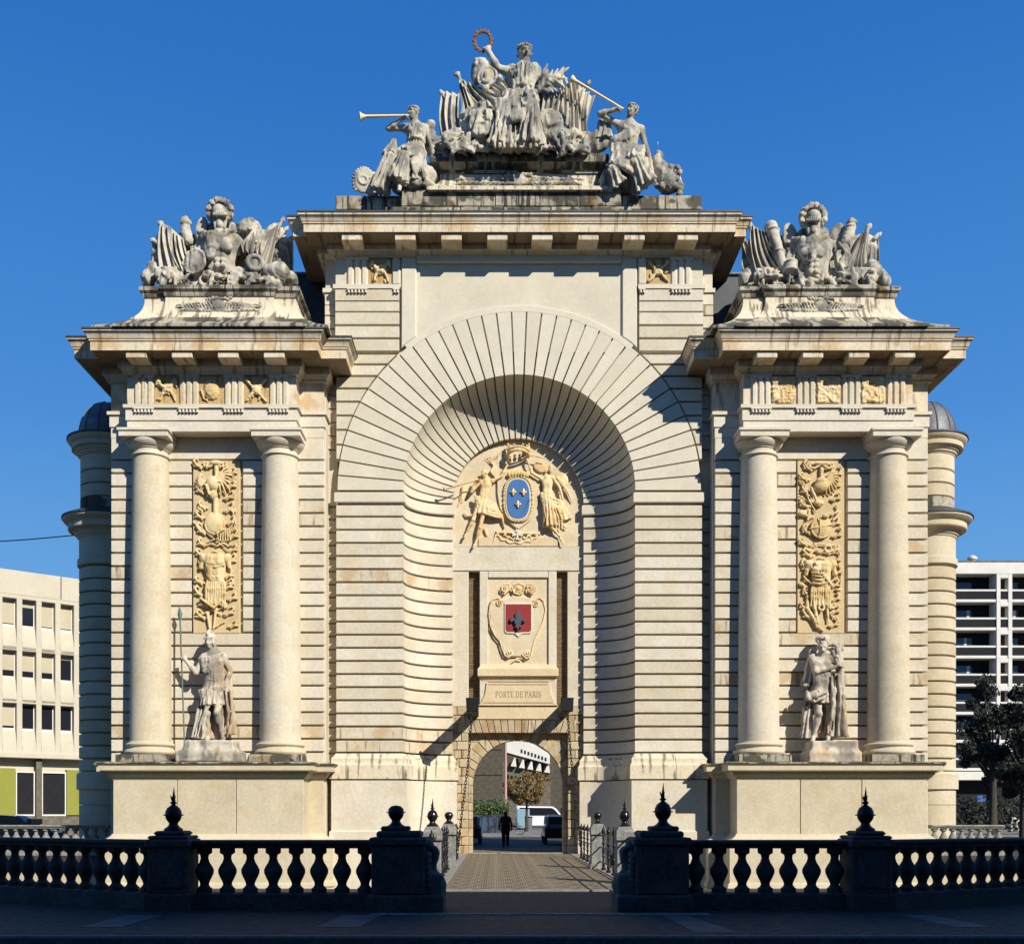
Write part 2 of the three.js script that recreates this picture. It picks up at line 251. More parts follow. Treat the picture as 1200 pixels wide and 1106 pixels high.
// --- spandrel courses beside the ring and plain courses above ---
const span = part('spandrel_wall', arch);
both((s, m) => {
  const arc = (y0, y1) => { const a = []; for (let i = 0; i <= 4; i++) { const y = y0 + (y1 - y0) * i / 4; a.push([Math.sqrt(Math.max(0, (REXT + 0.03) ** 2 - (y - CY) ** 2)), y]); } return a; };
  for (let k = 2; k < 10; k++) {
    const y0 = CY + REXT * Math.sin(k * STEP) + GAP / 2, y1 = CY + REXT * Math.sin((k + 1) * STEP) - GAP / 2, a = arc(y0, y1).map(([x, y]) => [Math.max(x, 4.63), y]);
    if (a[0][0] > EDGE - 0.06) continue;
    mesh('course', m(plate([[EDGE, y0], [EDGE, y1], ...a.reverse()], -0.4, 0, 0.012)), pick(M.cream), span);
  }
  const rows = [19.57, 20.09, 20.60, 21.13, 21.53, 22.0];
  for (let i = 0; i < 5; i++) {
    const g = i === 3 || i === 4 ? 0.02 : GAP;
    mesh('course', m(cbox(4.66, EDGE + 0.05, rows[i] + g / 2, rows[i + 1] - g / 2, -0.4, i === 4 ? 0.03 : 0, 0.014)), pick(M.cream), span);
    mesh('course', m(cbox(EDGE + 0.1, 7.6, rows[i] + g / 2, rows[i + 1] - g / 2, -2.5, -0.3, 0.014)), pick(M.cream), span);
  }
  for (let y = 15.9; y < 19.5; y += 0.53) mesh('course', m(cbox(EDGE + 0.02, 7.55, y + 0.02, y + 0.51, -1.2, -0.34, 0.014)), pick(M.cream), span);
  // narrow recess between the pier and the pavilion
  for (let k = 0; k < 19; k++) mesh('recess_course', m(cbox(EDGE + 0.002, 7.52, JOINT(k + 1) + GAP / 2, JOINT(k) - GAP / 2, -1.2, -0.4, 0.014)), pick(M.warm), span);
  mesh('recess_course', m(cbox(EDGE + 0.002, 7.52, 13.70, 15.88, -1.2, -0.4, 0.014)), M.warm[0], span);
  mesh('recess_wall', m(cbox(EDGE - 0.1, 7.52, -5, 3.98, -1.2, -0.4, 0.01)), M.warm[1], span);
  mesh('recess_wall', m(cbox(EDGE - 0.2, 7.45, 3.9, 22, -1.4, -0.5, 0.01)), M.warm[1], span);
});
{   // solid body behind everything, pierced by the passage
  const up = new THREE.Shape([[-7, 13], [7, 13], [7, 24], [-7, 24]].map((p) => new THREE.Vector2(...p)));
  const hole = new THREE.Path(); hole.moveTo(4.65, 12.9); hole.lineTo(4.65, CY); hole.absarc(0, CY, 4.65, 0, Math.PI, false); hole.lineTo(-4.65, 12.9); hole.closePath();
  const hs = new THREE.Shape(); hs.moveTo(-7, 14.14); hs.lineTo(-4.65, 14.14); hs.absarc(0, CY, 4.65, Math.PI, 0, true); hs.lineTo(7, 14.14); hs.lineTo(7, 24); hs.lineTo(-7, 24); hs.closePath();
  mesh('spandrel_core', plate(hs, -2.2, -0.19, 0, 0.5, 48), M.cream[3], arch);
  const bs = new THREE.Shape(); bs.moveTo(-15.2, -5); bs.lineTo(-2.25, -5); bs.lineTo(-2.25, 3.0); bs.absarc(0, 3.0, 2.25, Math.PI, 0, true); bs.lineTo(2.25, -5); bs.lineTo(15.2, -5); bs.lineTo(15.2, 19.2); bs.lineTo(7.5, 19.2); bs.lineTo(7.5, 24); bs.lineTo(-7.5, 24); bs.lineTo(-7.5, 19.2); bs.lineTo(-15.2, 19.2); bs.closePath();
  mesh('main_body', plate(bs, -9, -2.7, 0, 0.5, 24), M.warm[2], arch);
  both((s, m) => { mesh('pavilion_body', m(cbox(7.46, 15.55, -5, 19.2, -2.6, ZW - 0.18, 0.01)), M.cream[3], arch);
    mesh('slate_roof', m(plate([[7.3, 19.3], [15.6, 19.3], [13.2, 23.9], [7.3, 23.9]], -9, -2.6, 0.02)), M.slate, arch);
    mesh('roof_ridge', m(cbox(7.3, 13.3, 23.88, 24.0, -3.1, -2.5, 0.03)), M.lead, arch); });
  // smooth framed panel above the ring
  mesh('attic_panel', plate([[-4.0, 19.6], [4.0, 19.6], [4.0, 23.4], [-4.0, 23.4]], -0.35, -0.085, 0), M.plaster[2], arch);
  both((s, m) => mesh('panel_frame', m(plate([[3.99, 20.14], [4.3, 19.93], [4.58, 19.71], [4.58, 23.3], [3.99, 23.3]], -0.35, 0.02, 0.045)), M.plaster[0], arch));
  mesh('panel_fillet', cbox(-3.98, 3.98, 23.02, 23.3, -0.3, 0.06, 0.03), M.plaster[1], arch);
}

// --- central entablature ---
{
  const path = [[-7.6, -6], [-7.6, -0.3], [-EDGE - 0.05, -0.3], [-EDGE - 0.05, 0], [EDGE + 0.05, 0], [EDGE + 0.05, -0.3], [7.6, -0.3], [7.6, -6]];
  both((s, m) => {
    mesh('taenia', m(sweep([[-0.1, 22.0], [0.07, 22.0], [0.07, 22.16], [-0.1, 22.16]], [[4.62, 0], [EDGE + 0.05, 0], [EDGE + 0.05, -0.3], [7.6, -0.3], [7.6, -1]])), M.plaster[0], arch);
    mesh('frieze', m(cbox(4.6, EDGE + 0.04, 22.1, 23.3, -0.4, -0.03, 0.01)), M.cream[2], arch);
    mesh('frieze', m(cbox(EDGE - 0.1, 7.58, 22.1, 23.3, -2.5, -0.33, 0.01)), M.cream[2], arch);
  });
  const o = 5.1 + 0;   // from the pavilion cornice up to this one
  mesh('bed_moulding', sweep([[-0.2, 23.2], [0.05, 23.2], [0.05, 23.27], [0.12, 23.32], [0.20, 23.40], [0.26, 23.40], [0.26, 23.665], [-0.2, 23.665]], path), M.stained[1], arch);
  mesh('cornice', sweep([[-0.3, 23.67], [1.0, 23.67], [1.0, 23.64], [1.03, 23.64], [1.03, 23.95], [1.07, 23.95], [1.07, 24.0], [1.10, 24.02], [1.13, 24.12], [1.2, 24.2], [1.22, 24.2], [1.22, 24.27], [-0.3, 24.3]], path), M.stained[0], arch);
  mesh('soffit', sweep([[0.262, 23.62], [0.995, 23.62], [0.995, 23.668], [0.262, 23.668]], path), M.darkSoffit, arch);
  mesh('lead_flashing', sweep([[0, 24.272], [1.245, 24.272], [1.245, 24.34], [0.2, 24.40], [-3, 24.42]], path), M.leadDark, arch);
  for (const x of [0.85, 2.6, 4.35, 6.37]) for (const s of [-1, 1]) mesh('modillion', cbox(s * x - 0.39, s * x + 0.39, 23.38, 23.66, 0.2, 0.94, 0.02), pick(M.stained), arch);
}
function triglyphGeo(w, y0, y1, z) {
  const h = w / 2, u = w / 12, d = 0.09, o = [[-h, z - 0.15], [h, z - 0.15], [h, z + 0.02], [h - u, z + d], [h - 3 * u, z + d], [h - 4 * u, z + 0.01], [h - 5 * u, z + d], [h - 7 * u, z + d], [h - 8 * u, z + 0.01], [h - 9 * u, z + d], [h - 11 * u, z + d], [-h, z + 0.02]];
  return merge([plan(o, y0, y1 - 0.1, 0), cbox(-h - 0.02, h + 0.02, y1 - 0.1, y1, z - 0.1, z + d + 0.02, 0.006)]);
}
function guttaeGeo(w, y, z) { const L = [cbox(-w / 2, w / 2, y - 0.05, y, z - 0.02, z + 0.09, 0.005)]; for (let i = 0; i < 6; i++) L.push(move(lathe([[0.05, -0.13], [0.052, -0.12], [0.035, 0], [0, 0]], 8), -w / 2 + (i + 0.5) * w / 6, y - 0.045, z + 0.045)); return merge(L); }
both((s, m) => {
  const g = triglyphGeo(0.82, 22.165, 23.2, -0.03);
  mesh('triglyph', m(move(g, 6.28, 0, 0)), M.cream[1], arch);
  mesh('guttae', m(move(guttaeGeo(0.8, 21.99, 0.03), 6.28, 0, 0)), M.cream[1], arch);
  mesh('triglyph', m(cbox(4.63, 4.92, 22.165, 23.2, -0.1, 0.06, 0.03)), M.cream[2], arch);
  mesh('guttae', m(merge([cbox(4.64, 4.9, 21.94, 21.99, 0.0, 0.1, 0.005), move(lathe([[0.05, -0.13], [0.035, 0]], 8), 4.71, 21.945, 0.075), move(lathe([[0.05, -0.13], [0.035, 0]], 8), 4.83, 21.945, 0.075)])), M.cream[2], arch);
});

// --- pavilions: wall, pedestal, entablature, attic ---
const pavWall = part('pavilion_wall', arch);
const WX0 = 7.5, WX1 = 15.67, FX0 = 8.43, FX1 = 14.81;
both((s, m) => {
  for (let k = -3; k < 19; k++) {
    const y0 = JOINT(k + 1) + GAP / 2, y1 = JOINT(k) - GAP / 2, split = y1 < 15.22 && y0 > 8.5;
    for (const [a, b] of split ? [[WX0, PC - 0.99], [PC + 0.99, WX1]] : [[WX0, WX1]]) mesh('course', m(cbox(a, b, y0, y1, -0.5, ZW, 0.016)), pick(M.cream), pavWall);
  }
  mesh('course', m(cbox(WX0, WX1, 15.24, 16.04, -0.5, ZW, 0.016)), M.cream[1], pavWall);
  mesh('course', m(cbox(WX0, WX1, 3.56, JOINT(19) - GAP / 2, -0.5, ZW, 0.016)), M.cream[2], pavWall);
  // pedestal
  const ped = part('pedestal', arch);
  const cuts = s > 0 ? [8.05, 10.43, 12.72, 15.17] : [8.05, 10.58, 12.78, 15.17];
  for (let i = 0; i < 3; i++) mesh('dado_slab', m(cbox(cuts[i] + 0.012, cuts[i + 1] - 0.012, 0.86, 2.95, 0.3, 1.65, 0.015)), M.warm[i % 2], ped);
  mesh('dado_core', m(cbox(8.1, 15.12, -5, 2.95, -0.5, 1.55, 0.01)), M.warm[2], ped);
  const pp = [[WX0, -0.4], [WX0, 0.5], [8.05, 0.5], [8.05, 1.65], [15.17, 1.65], [15.17, 0.5], [WX1, 0.5], [WX1, -1]];
  mesh('dado_return', m(cbox(WX0, 8.1, -5, 2.95, -0.5, 0.5, 0.015)), M.warm[1], ped);
  mesh('dado_return', m(cbox(15.1, WX1, -5, 2.95, -1, 0.5, 0.015)), M.warm[1], ped);
  mesh('pedestal_cornice', m(sweep([[-0.3, 2.93], [0.03, 2.93], [0.03, 2.98], [0.10, 3.03], [0.16, 3.13], [0.19, 3.13], [0.19, 3.19], [0.36, 3.25], [0.40, 3.25], [0.40, 3.43], [0.44, 3.45], [0.46, 3.49], [-0.3, 3.49]], pp)), M.warm[0], ped);
  mesh('ledge_slab', m(sweep([[-1.2, 3.495], [0.49, 3.495], [0.49, 3.54], [0.44, 3.56], [-1.2, 3.56]], pp, { caps: false })), M.weather[1], ped);
  mesh('base_moulding', m(sweep([[-0.1, 0.9], [0.02, 0.9], [0.04, 0.84], [0.10, 0.78], [0.22, 0.70], [0.32, 0.66], [0.32, -0.9], [0.38, -0.95], [0.42, -1.1], [0.36, -1.18], [0.44, -1.25], [0.44, -5], [-0.1, -5]].reverse(), pp)), M.warm[0], ped);
  // entablature
  const ep = [[WX0, -0.6], [WX0, ZW], [FX0, ZW], [FX0, ZE], [FX1, ZE], [FX1, ZW], [WX1, ZW], [WX1, -4]];
  mesh('entablature_core', m(merge([cbox(FX0 + 0.02, FX1 - 0.02, 16.06, 19.3, 0.3, ZE - 0.02, 0.01), cbox(WX0 + 0.02, WX1 - 0.02, 16.05, 19.3, -0.5, ZW - 0.03, 0.01)])), M.cream[2], arch);
  mesh('architrave', m(sweep([[-0.25, 16.05], [0, 16.05], [0, 16.45], [0.045, 16.46], [0.045, 16.9], [-0.25, 16.9]], ep)), M.cream[0], arch);
  mesh('taenia', m(sweep([[-0.1, 16.905], [0.12, 16.905], [0.12, 17.03], [-0.1, 17.03]], ep)), M.plaster[1], arch);
  mesh('frieze', m(sweep([[-0.15, 17.032], [0.0, 17.032], [0.0, 18.15], [-0.15, 18.15]], ep)), M.stained[0], arch);
  mesh('bed_moulding', m(sweep([[-0.2, 18.15], [0.11, 18.15], [0.11, 18.24], [0.15, 18.28], [0.22, 18.38], [0.26, 18.38], [0.26, 18.69], [-0.2, 18.69]], ep)), M.stained[1], arch);
  mesh('cornice', m(sweep([[-0.3, 18.70], [0.96, 18.70], [0.96, 18.66], [1.0, 18.66], [1.0, 19.0], [1.04, 19.0], [1.04, 19.05], [1.07, 19.07], [1.11, 19.2], [1.19, 19.29], [1.21, 19.29], [1.21, 19.34], [-0.3, 19.36]], ep)), M.stained[0], arch);
  mesh('soffit', m(sweep([[0.262, 18.65], [0.955, 18.65], [0.955, 18.698], [0.262, 18.698]], ep)), M.darkSoffit, arch);
  mesh('lead_flashing', m(sweep([[0, 19.345], [1.24, 19.345], [1.24, 19.41], [0.3, 19.47], [-2.5, 19.5]], ep)), M.leadDark, arch);
  for (const d of [-2.54, -0.85, 0.85, 2.54]) {
    const x = PC + 0.02 + d;
    mesh('modillion', m(cbox(x - 0.38, x + 0.38, 18.42, 18.69, ZE + 0.2, ZE + 0.92, 0.02)), pick(M.stained), arch);
    mesh('triglyph', m(move(triglyphGeo(0.74, 17.035, 18.15, ZE), x, 0, 0)), d > 2 && s > 0 ? M.stained[0] : pick(M.cream), arch);
    mesh('guttae', m(move(guttaeGeo(0.78, 16.9, ZE + 0.05), x, 0, 0)), M.cream[0], arch);
  }
  // attic with swept sides
  const AX = 11.36, ap = [[AX - 2.87, -1.6], [AX - 2.87, 0.9], [AX - 2.05, 0.9], [AX - 2.05, 1.02], [AX + 2.05, 1.02], [AX + 2.05, 0.9], [AX + 2.87, 0.9], [AX + 2.87, -1.6]];
  const fl = []; for (let i = 0; i <= 12; i++) { const t = i / 12; fl.push([1.42 * (1 - t) ** 2.2, 19.52 + 1.66 * t]); }
  mesh('attic_slope', m(sweep([[-0.3, 19.4], [1.46, 19.4], [1.46, 19.5], ...fl.slice(0, 6), [-0.3, fl[5][1]]], ap, { crease: 0.7 })), M.weather[0], arch);
  mesh('attic_die', m(sweep([[-0.5, fl[5][1]], ...fl.slice(5), [0, 21.2], [-0.5, 21.2]], ap, { crease: 0.7 })), M.streak, arch);
  mesh('attic_body', m(cbox(AX - 2.8, AX + 2.8, 19.3, 21.55, -1.6, 0.85, 0.01)), M.weather[0], arch);
  mesh('attic_moulding', m(sweep([[-0.5, 21.2], [0.04, 21.2], [0.07, 21.27], [0.07, 21.33], [0.15, 21.42], [0.17, 21.42], [0.17, 21.55], [0.1, 21.6], [-2.5, 21.62]], ap)), M.weather[0], arch);
});

// --- columns ---
both((s, m) => {
  for (const x of [9.14, 14.1]) {
    const c = part('column', arch);
    mesh('plinth', m(cbox(x - 1.0, x + 1.0, 3.565, 3.86, ZA - 0.9, ZA + 1.0, 0.03)), pick(M.weather), c);
    mesh('base', m(move(lathe([[0, 3.86], [0.9, 3.86], [0.965, 3.91], [0.985, 3.97], [0.95, 4.05], [0.90, 4.08], [0.86, 4.1], [0.84, 4.15], [0.87, 4.2], [0.91, 4.22], [0.92, 4.27], [0.88, 4.31], [0.82, 4.33], [0.80, 4.38], [0, 4.38]], 48, 0.6), x, 0, ZA)), M.warm[0], c);
    const pr = []; for (let i = 0; i <= 10; i++) { const t = i / 10; pr.push([0.775 - 0.11 * t ** 1.7, 4.36 + (15.18 - 4.36) * t]); }
    mesh('shaft', m(move(lathe(pr, 56, 1.2), x, 0, ZA)), pick([M.warm[0], M.cream[3], M.cream[4]]), c);
    mesh('astragal', m(move(lathe([[0.6, 15.16], [0.70, 15.17], [0.735, 15.20], [0.735, 15.24], [0.70, 15.27], [0.655, 15.29], [0.655, 15.45], [0.6, 15.46]], 48, 0.6), x, 0, ZA)), M.cream[2], c);
    mesh('echinus', m(move(lathe([[0.6, 15.44], [0.70, 15.44], [0.70, 15.47], [0.73, 15.48], [0.80, 15.54], [0.87, 15.62], [0.90, 15.70], [0.90, 15.74], [0.6, 15.75]], 48, 0.5), x, 0, ZA)), M.cream[1], c);
    mesh('abacus', m(merge([cbox(x - 0.92, x + 0.92, 15.745, 15.96, ZA - 0.6, ZA + 0.92, 0.015), cbox(x - 0.97, x + 0.97, 15.955, 16.06, ZA - 0.6, ZA + 0.97, 0.012)])), M.cream[1], c);
  }
});

// --- round turrets behind the pavilions ---
both((s, m) => {
  const t = part('turret', arch), tx = 17.27, tz = -3.5, add = (n, g, mt) => mesh(n, m(move(g, tx, 0, tz)), mt, t);
  const ringG = (y0, y1, r) => lathe([[r - 0.3, y0], [r - 0.02, y0], [r, y0 + 0.02], [r, y1 - 0.02], [r - 0.02, y1], [r - 0.3, y1]], 56, 0.5);
  add('turret_core', lathe([[1.0, -5], [1.0, 17]], 48), M.warm[2]);
  add('turret_base', lathe([[0.9, -5], [1.15, -5], [1.15, 2.0], [0.9, 2.0]], 56, 0.5), M.warm[1]);
  add('turret_base', lathe([[0.9, 2.02], [1.15, 2.02], [1.15, 2.64], [1.25, 2.66], [1.25, 3.28], [1.15, 3.38], [0.9, 3.38]], 56, 0.5), M.warm[0]);
  for (let k = 0; k < 16; k++) add('turret_course', ringG(3.42 + k * 0.53, 3.42 + (k + 1) * 0.53 - 0.07, 1.15), pick(M.warm));
  add('turret_course', lathe([[0.9, 11.92], [1.15, 11.92], [1.22, 11.96], [1.22, 12.22], [1.15, 12.26], [1.15, 13.1], [0.9, 13.1]], 56, 0.5), M.warm[0]);
  add('turret_cornice', lathe([[0.9, 13.1], [1.18, 13.1], [1.22, 13.2], [1.26, 13.2], [1.30, 13.32], [1.38, 13.4], [1.56, 13.42], [1.58, 13.46], [1.58, 13.66], [1.66, 13.70], [1.78, 13.82], [1.80, 13.9], [1.2, 14.1]], 64, 0.4), M.warm[1]);
  add('lead_flashing', lathe([[1.78, 13.905], [1.84, 13.905], [1.84, 13.97], [1.14, 14.3], [1.0, 14.3]], 56, 0.5), M.leadDark);
  add('turret_course', ringG(14.2, 14.72, 1.1), M.weather[0]);
  for (let k = 1; k < 3; k++) add('turret_course', ringG(14.2 + k * 0.56, 14.2 + (k + 1) * 0.56 - 0.06, 1.1), pick(M.warm));
  add('turret_course', ringG(15.88, 16.5, 1.1), M.warm[0]);
  add('turret_cornice', lathe([[0.9, 16.5], [1.12, 16.5], [1.15, 16.56], [1.2, 16.58], [1.2, 16.64], [1.27, 16.68], [1.32, 16.78], [1.44, 16.8], [1.44, 16.98], [1.52, 17.04], [1.58, 17.12], [1.60, 17.2], [1.0, 17.3]], 64, 0.4), M.warm[1]);
  add('lead_flashing', lathe([[1.56, 17.205], [1.64, 17.205], [1.64, 17.27], [1.0, 17.4]], 56, 0.5), M.leadDark);
  const dm = []; for (let i = 0; i <= 12; i++) { const a = i / 12 * Math.PI / 2; dm.push([1.16 * Math.cos(a) ** 0.85, 17.32 + 1.6 * Math.sin(a)]); }
  const dome = add('dome', lathe(dm, 48, 1.2), M.lead);
  for (let i = 0; i < 12; i++) { const a = i / 12 * 6.2832, pts = dm.slice(0, 12).map(([r, y]) => [Math.cos(a) * (r + 0.005), y, Math.sin(a) * (r + 0.005)]); mesh('lead_roll', m(move(tube(pts, 0.03, 16, 5), tx, 0, tz)), M.lead, t); }
});

// --- inner face of the niche ---
{
  const tym = part('tympanum', arch);
  const sh = new THREE.Shape(); sh.moveTo(-2.85, 12.5); sh.lineTo(2.85, 12.5); sh.lineTo(2.85, CY); sh.absarc(0, CY, 2.85, 0, Math.PI, false); sh.closePath();
  mesh('tympanum_slab', plate(sh, ZPAN - 0.3, ZPAN, 0, 0.5, 40), M.tympan[0], tym);
  mesh('tympanum_ledge', cbox(-1.62, 1.62, 12.5, 12.88, ZPAN - 0.1, ZPAN + 0.05, 0.02), M.tympan[1], tym);
  const fr = part('niche_panel', arch);
  mesh('band', cbox(-2.85, 2.85, 11.51, 12.48, ZPAN - 0.3, ZPAN + 0.04, 0.02), M.cream[2], fr);
  both((s, m) => {
    mesh('side_strip', m(cbox(2.01, 2.9, 6.0, 11.49, ZPAN - 0.3, ZPAN, 0.015)), M.cream[3], fr);
    mesh('slot_back', m(cbox(1.5, 2.1, 5.0, 11.6, ZPAN - 0.6, ZPAN - 0.3, 0.01)), M.brick, fr);
    const zs = ZPAN - 0.3; for (let y = 6.02; y < 11.45; y += 0.085) mesh('slot_brick', m(cbox(1.585, 1.995, y, y + 0.07, zs - 0.02, zs + 0.03, 0.008)), M.brick, fr).name = 'brick';
    mesh('frame_stile', m(cbox(1.23, 1.565, 6.02, 11.49, ZPAN - 0.4, ZPAN + 0.06, 0.02)), M.cream[2], fr);
    for (let i = 0; i < 17; i++) { const y = i * 0.353, w = i % 2 ? 2.30 : 2.48; mesh('quoin', m(cbox(2.03, w, y + 0.012, y + 0.341, ZPAN - 0.3, ZPAN + rr(-0.012, 0.012), 0.02)), pick(M.gate), fr); mesh('quoin', m(cbox(w + 0.02, 2.95, y + 0.012, y + 0.341, ZPAN - 0.3, ZPAN - 0.006 + rr(-0.01, 0.006), 0.02)), pick(M.gate), fr); }
  });
  mesh('frame_rail', cbox(-1.22, 1.22, 11.23, 11.49, ZPAN - 0.3, ZPAN + 0.058, 0.02), M.cream[2], fr);
  mesh('frame_field', cbox(-1.25, 1.25, 5.5, 11.3, ZPAN - 0.3, ZPAN - 0.03, 0), M.tympan[0], fr);
  const sp = [[-1.4, ZPAN - 0.1], [-1.4, ZPAN], [1.4, ZPAN], [1.4, ZPAN - 0.1]];
  mesh('sill', sweep([[-0.1, 6.98], [0.06, 7.0], [0.08, 7.08], [0.15, 7.18], [0.21, 7.22], [0.24, 7.22], [0.24, 7.5], [0.2, 7.55], [0.07, 7.71], [-0.1, 7.71]], sp), M.tympan[1], fr);
  mesh('inscription_block', plate([[-1.62, 6.02], [1.62, 6.02], [1.5, 6.18], [1.36, 6.5], [1.3, 6.96], [-1.3, 6.96], [-1.36, 6.5], [-1.5, 6.18]], ZPAN - 0.1, ZPAN + 0.13, 0.03), M.tympan[1], fr);
  mesh('apron', cbox(-1.7, 1.7, 5.48, 6.0, ZPAN - 0.3, ZPAN + 0.05, 0.02), M.tympan[1], fr);
  const ib = [[-1.42, 6.16, 1.42, 6.13], [-1.22, 6.9, 1.22, 6.87]];
  for (const [x0, y1, x1, y0] of ib) mesh('inscription_border', cbox(x0, x1, y0, y1, ZPAN + 0.125, ZPAN + 0.142, 0.003), M.letter, fr);
  const font = await new FontLoader().loadAsync('fonts/droid/droid_serif_regular.typeface.json');
  const tg = new TextGeometry('PORTE DE PARIS', { font, size: 0.235, depth: 0.008, curveSegments: 3, bevelEnabled: false }); tg.computeBoundingBox(); const tw = tg.boundingBox.max.x;
  tg.translate(-tw / 2, 0, 0); tg.scale(1.86 / tw, 1.08, 1); mesh('inscription', move(finish(tg, 0.4), 0, 6.36, ZPAN + 0.129), M.letter, fr);
  // flat arch over the drawbridge recess
  const flat = part('flat_arch', arch);
  for (let i = 0; i < 17; i++) { const a = (i - 8.5) * 0.262, b = a + 0.262, k = 0.10; mesh('voussoir', plate([[a + 0.012, 4.94], [b - 0.012, 4.94], [b + b * k - 0.012, 5.46], [a + a * k + 0.012, 5.46]], ZPAN - 0.35, ZPAN - 0.002, 0.008), pick(M.gate), flat); }
  mesh('lintel', cbox(-2.85, 2.85, 4.96, 6.0, ZPAN - 0.6, ZPAN - 0.1, 0), M.warm[3], flat);
  // gate wall inside the recess
  const gate = part('gate_wall', arch), GA = 19;
  const gs = new THREE.Shape(); gs.moveTo(-2.8, 0); gs.lineTo(-1.9, 0); gs.lineTo(-1.9, 2.8); gs.absarc(0, 2.8, 1.9, Math.PI, 0, true); gs.lineTo(1.9, 0); gs.lineTo(2.8, 0); gs.lineTo(2.8, 5.3); gs.lineTo(-2.8, 5.3); gs.closePath();
  mesh('gate_core', plate(gs, -2.75, ZGATE - 0.04, 0, 0.5, 30), M.warm[3], gate);
  for (let i = 0; i < GA; i++) { const a0 = Math.PI * i / GA, a1 = Math.PI * (i + 1) / GA, e = 0.008; const r0 = 1.85, r1 = 2.42, q = (r, a) => { let x = Math.cos(a) * r, y = 2.8 + Math.sin(a) * r; return [Math.max(-2.03, Math.min(2.03, x)), Math.min(4.93, y)]; };
    const pts = []; for (let u = 0; u <= 3; u++) pts.push(q(r0, a0 + e + (a1 - a0 - 2 * e) * u / 3)); for (let u = 3; u >= 0; u--) pts.push(q(r1, a0 + e + (a1 - a0 - 2 * e) * u / 3));
    mesh('voussoir', plate(pts, -2.75, ZGATE + rr(-0.015, 0.015), 0.016), pick(M.gate), gate); }
  both((s, m) => { for (let i = 0; i < 8; i++) { const y = i * 0.35; mesh('block', m(cbox(1.85, 2.03, y + 0.008, y + 0.342, -2.75, ZGATE + rr(-0.01, 0.01), 0.014)), pick(M.gate), gate); }
    for (let i = 0; i < 5; i++) { const y0 = 3.2 + i * 0.345, ym = Math.min(y0 + 0.335, 4.93), xr = Math.sqrt(Math.max(0, 2.44 ** 2 - (y0 + 0.06 - 2.8) ** 2)); if (xr > 1.98) continue; const n = Math.max(1, Math.round((2.03 - xr) / 0.42)); for (let k = 0; k < n; k++) { const a = xr + (2.03 - xr) * k / n, b = xr + (2.03 - xr) * (k + 1) / n; mesh('block', m(cbox(a + 0.006, b - 0.006, y0 + 0.006, ym, -2.75, ZGATE - 0.012 + rr(-0.008, 0.006), 0.012)), pick(M.gate), gate); } } });
  // passage vault behind
  const L = []; const pr = [[-1.86, 0], [-1.86, 2.8]]; for (let i = 0; i <= 16; i++) { const a = Math.PI * (1 - i / 16); pr.push([1.86 * Math.cos(a), 2.8 + 1.86 * Math.sin(a)]); } pr.push([1.86, 0]);
  // drawbridge arms left in their slots
  both((s, m) => { const arm = part('drawbridge_arm', arch);
    mesh('beam', m(cbox(1.60, 1.98, 5.56, 5.98, -2.4, 1.05, 0.03)), M.timber, arm);
    mesh('beam_head', m(plate([[1.57, 5.5], [2.01, 5.5], [2.04, 6.03], [1.54, 6.03]], 0.95, 1.12, 0.03)), M.iron, arm); });
}

// --- attic blocks and pedestal under the crowning group ---
{
  const at = part('attic_blocks', arch);
  for (const [y0, y1, off] of [[24.38, 24.96, 0], [24.97, 25.52, 0.8]]) {
    let x = -7.1; const xs = [-7.1]; let first = true; while (x < 6.2) { x += first && off ? off + 0.4 : rr(1.35, 2.0); first = false; if (x < 6.3) xs.push(x); } xs.push(7.07);
    for (let i = 0; i < xs.length - 1; i++) { const mid = (xs[i] + xs[i + 1]) / 2, front = Math.abs(mid) < 4.75 ? 0.42 : 0.2; mesh('block', cbox(xs[i] + 0.006, xs[i + 1] - 0.006, y0, y1 + (Math.abs(mid) < 4.75 && off ? 0.14 : 0), -1.6, front + rr(-0.015, 0.015), 0.03), pick(M.weather), at); }
  }
  const path = [[-3.05, -1.2], [-3.05, 0.1], [3.05, 0.1], [3.05, -1.2]], f = []; for (let i = 0; i <= 6; i++) { const t = i / 6; f.push([0.02 + 0.42 * (1 - t) ** 2.2, 25.66 + 0.6 * t]); }
  mesh('group_pedestal', sweep([[-0.5, 25.5], [0.5, 25.5], [0.5, 25.64], ...f, [0.02, 26.38], [-0.5, 26.38]], path, { crease: 0.7 }), M.streak, arch);
  mesh('group_pedestal_core', cbox(-3, 3, 25.4, 27.0, -1.2, 0.05, 0.01), M.weather[0], arch);
  mesh('group_pedestal_moulding', sweep([[-0.5, 26.385], [0.08, 26.385], [0.1, 26.5], [0.2, 26.55], [0.36, 26.66], [0.40, 26.78], [0.38, 26.92], [0.28, 27.02], [0.2, 27.05], [-1.5, 27.06]], path), M.weather[1], arch);
}
// ================= CARVED FIGURES =================
// distance fields of tapered bones, ellipsoids and folded cloth, meshed with surface nets
const V = { add: (a, b) => [a[0] + b[0], a[1] + b[1], a[2] + b[2]], sub: (a, b) => [a[0] - b[0], a[1] - b[1], a[2] - b[2]], mul: (a, s) => [a[0] * s, a[1] * s, a[2] * s], len: (a) => Math.hypot(a[0], a[1], a[2]), mix: (a, b, t) => [a[0] + (b[0] - a[0]) * t, a[1] + (b[1] - a[1]) * t, a[2] + (b[2] - a[2]) * t], norm: (a) => V.mul(a, 1 / (V.len(a) || 1)), cross: (a, b) => [a[1] * b[2] - a[2] * b[1], a[2] * b[0] - a[0] * b[2], a[0] * b[1] - a[1] * b[0]], dot: (a, b) => a[0] * b[0] + a[1] * b[1] + a[2] * b[2] };
const rotM = (q) => { const r = q ?? [0, 0, 0]; return new THREE.Matrix4().makeRotationFromEuler(new THREE.Euler(r[0], r[1], r[2])).elements; };
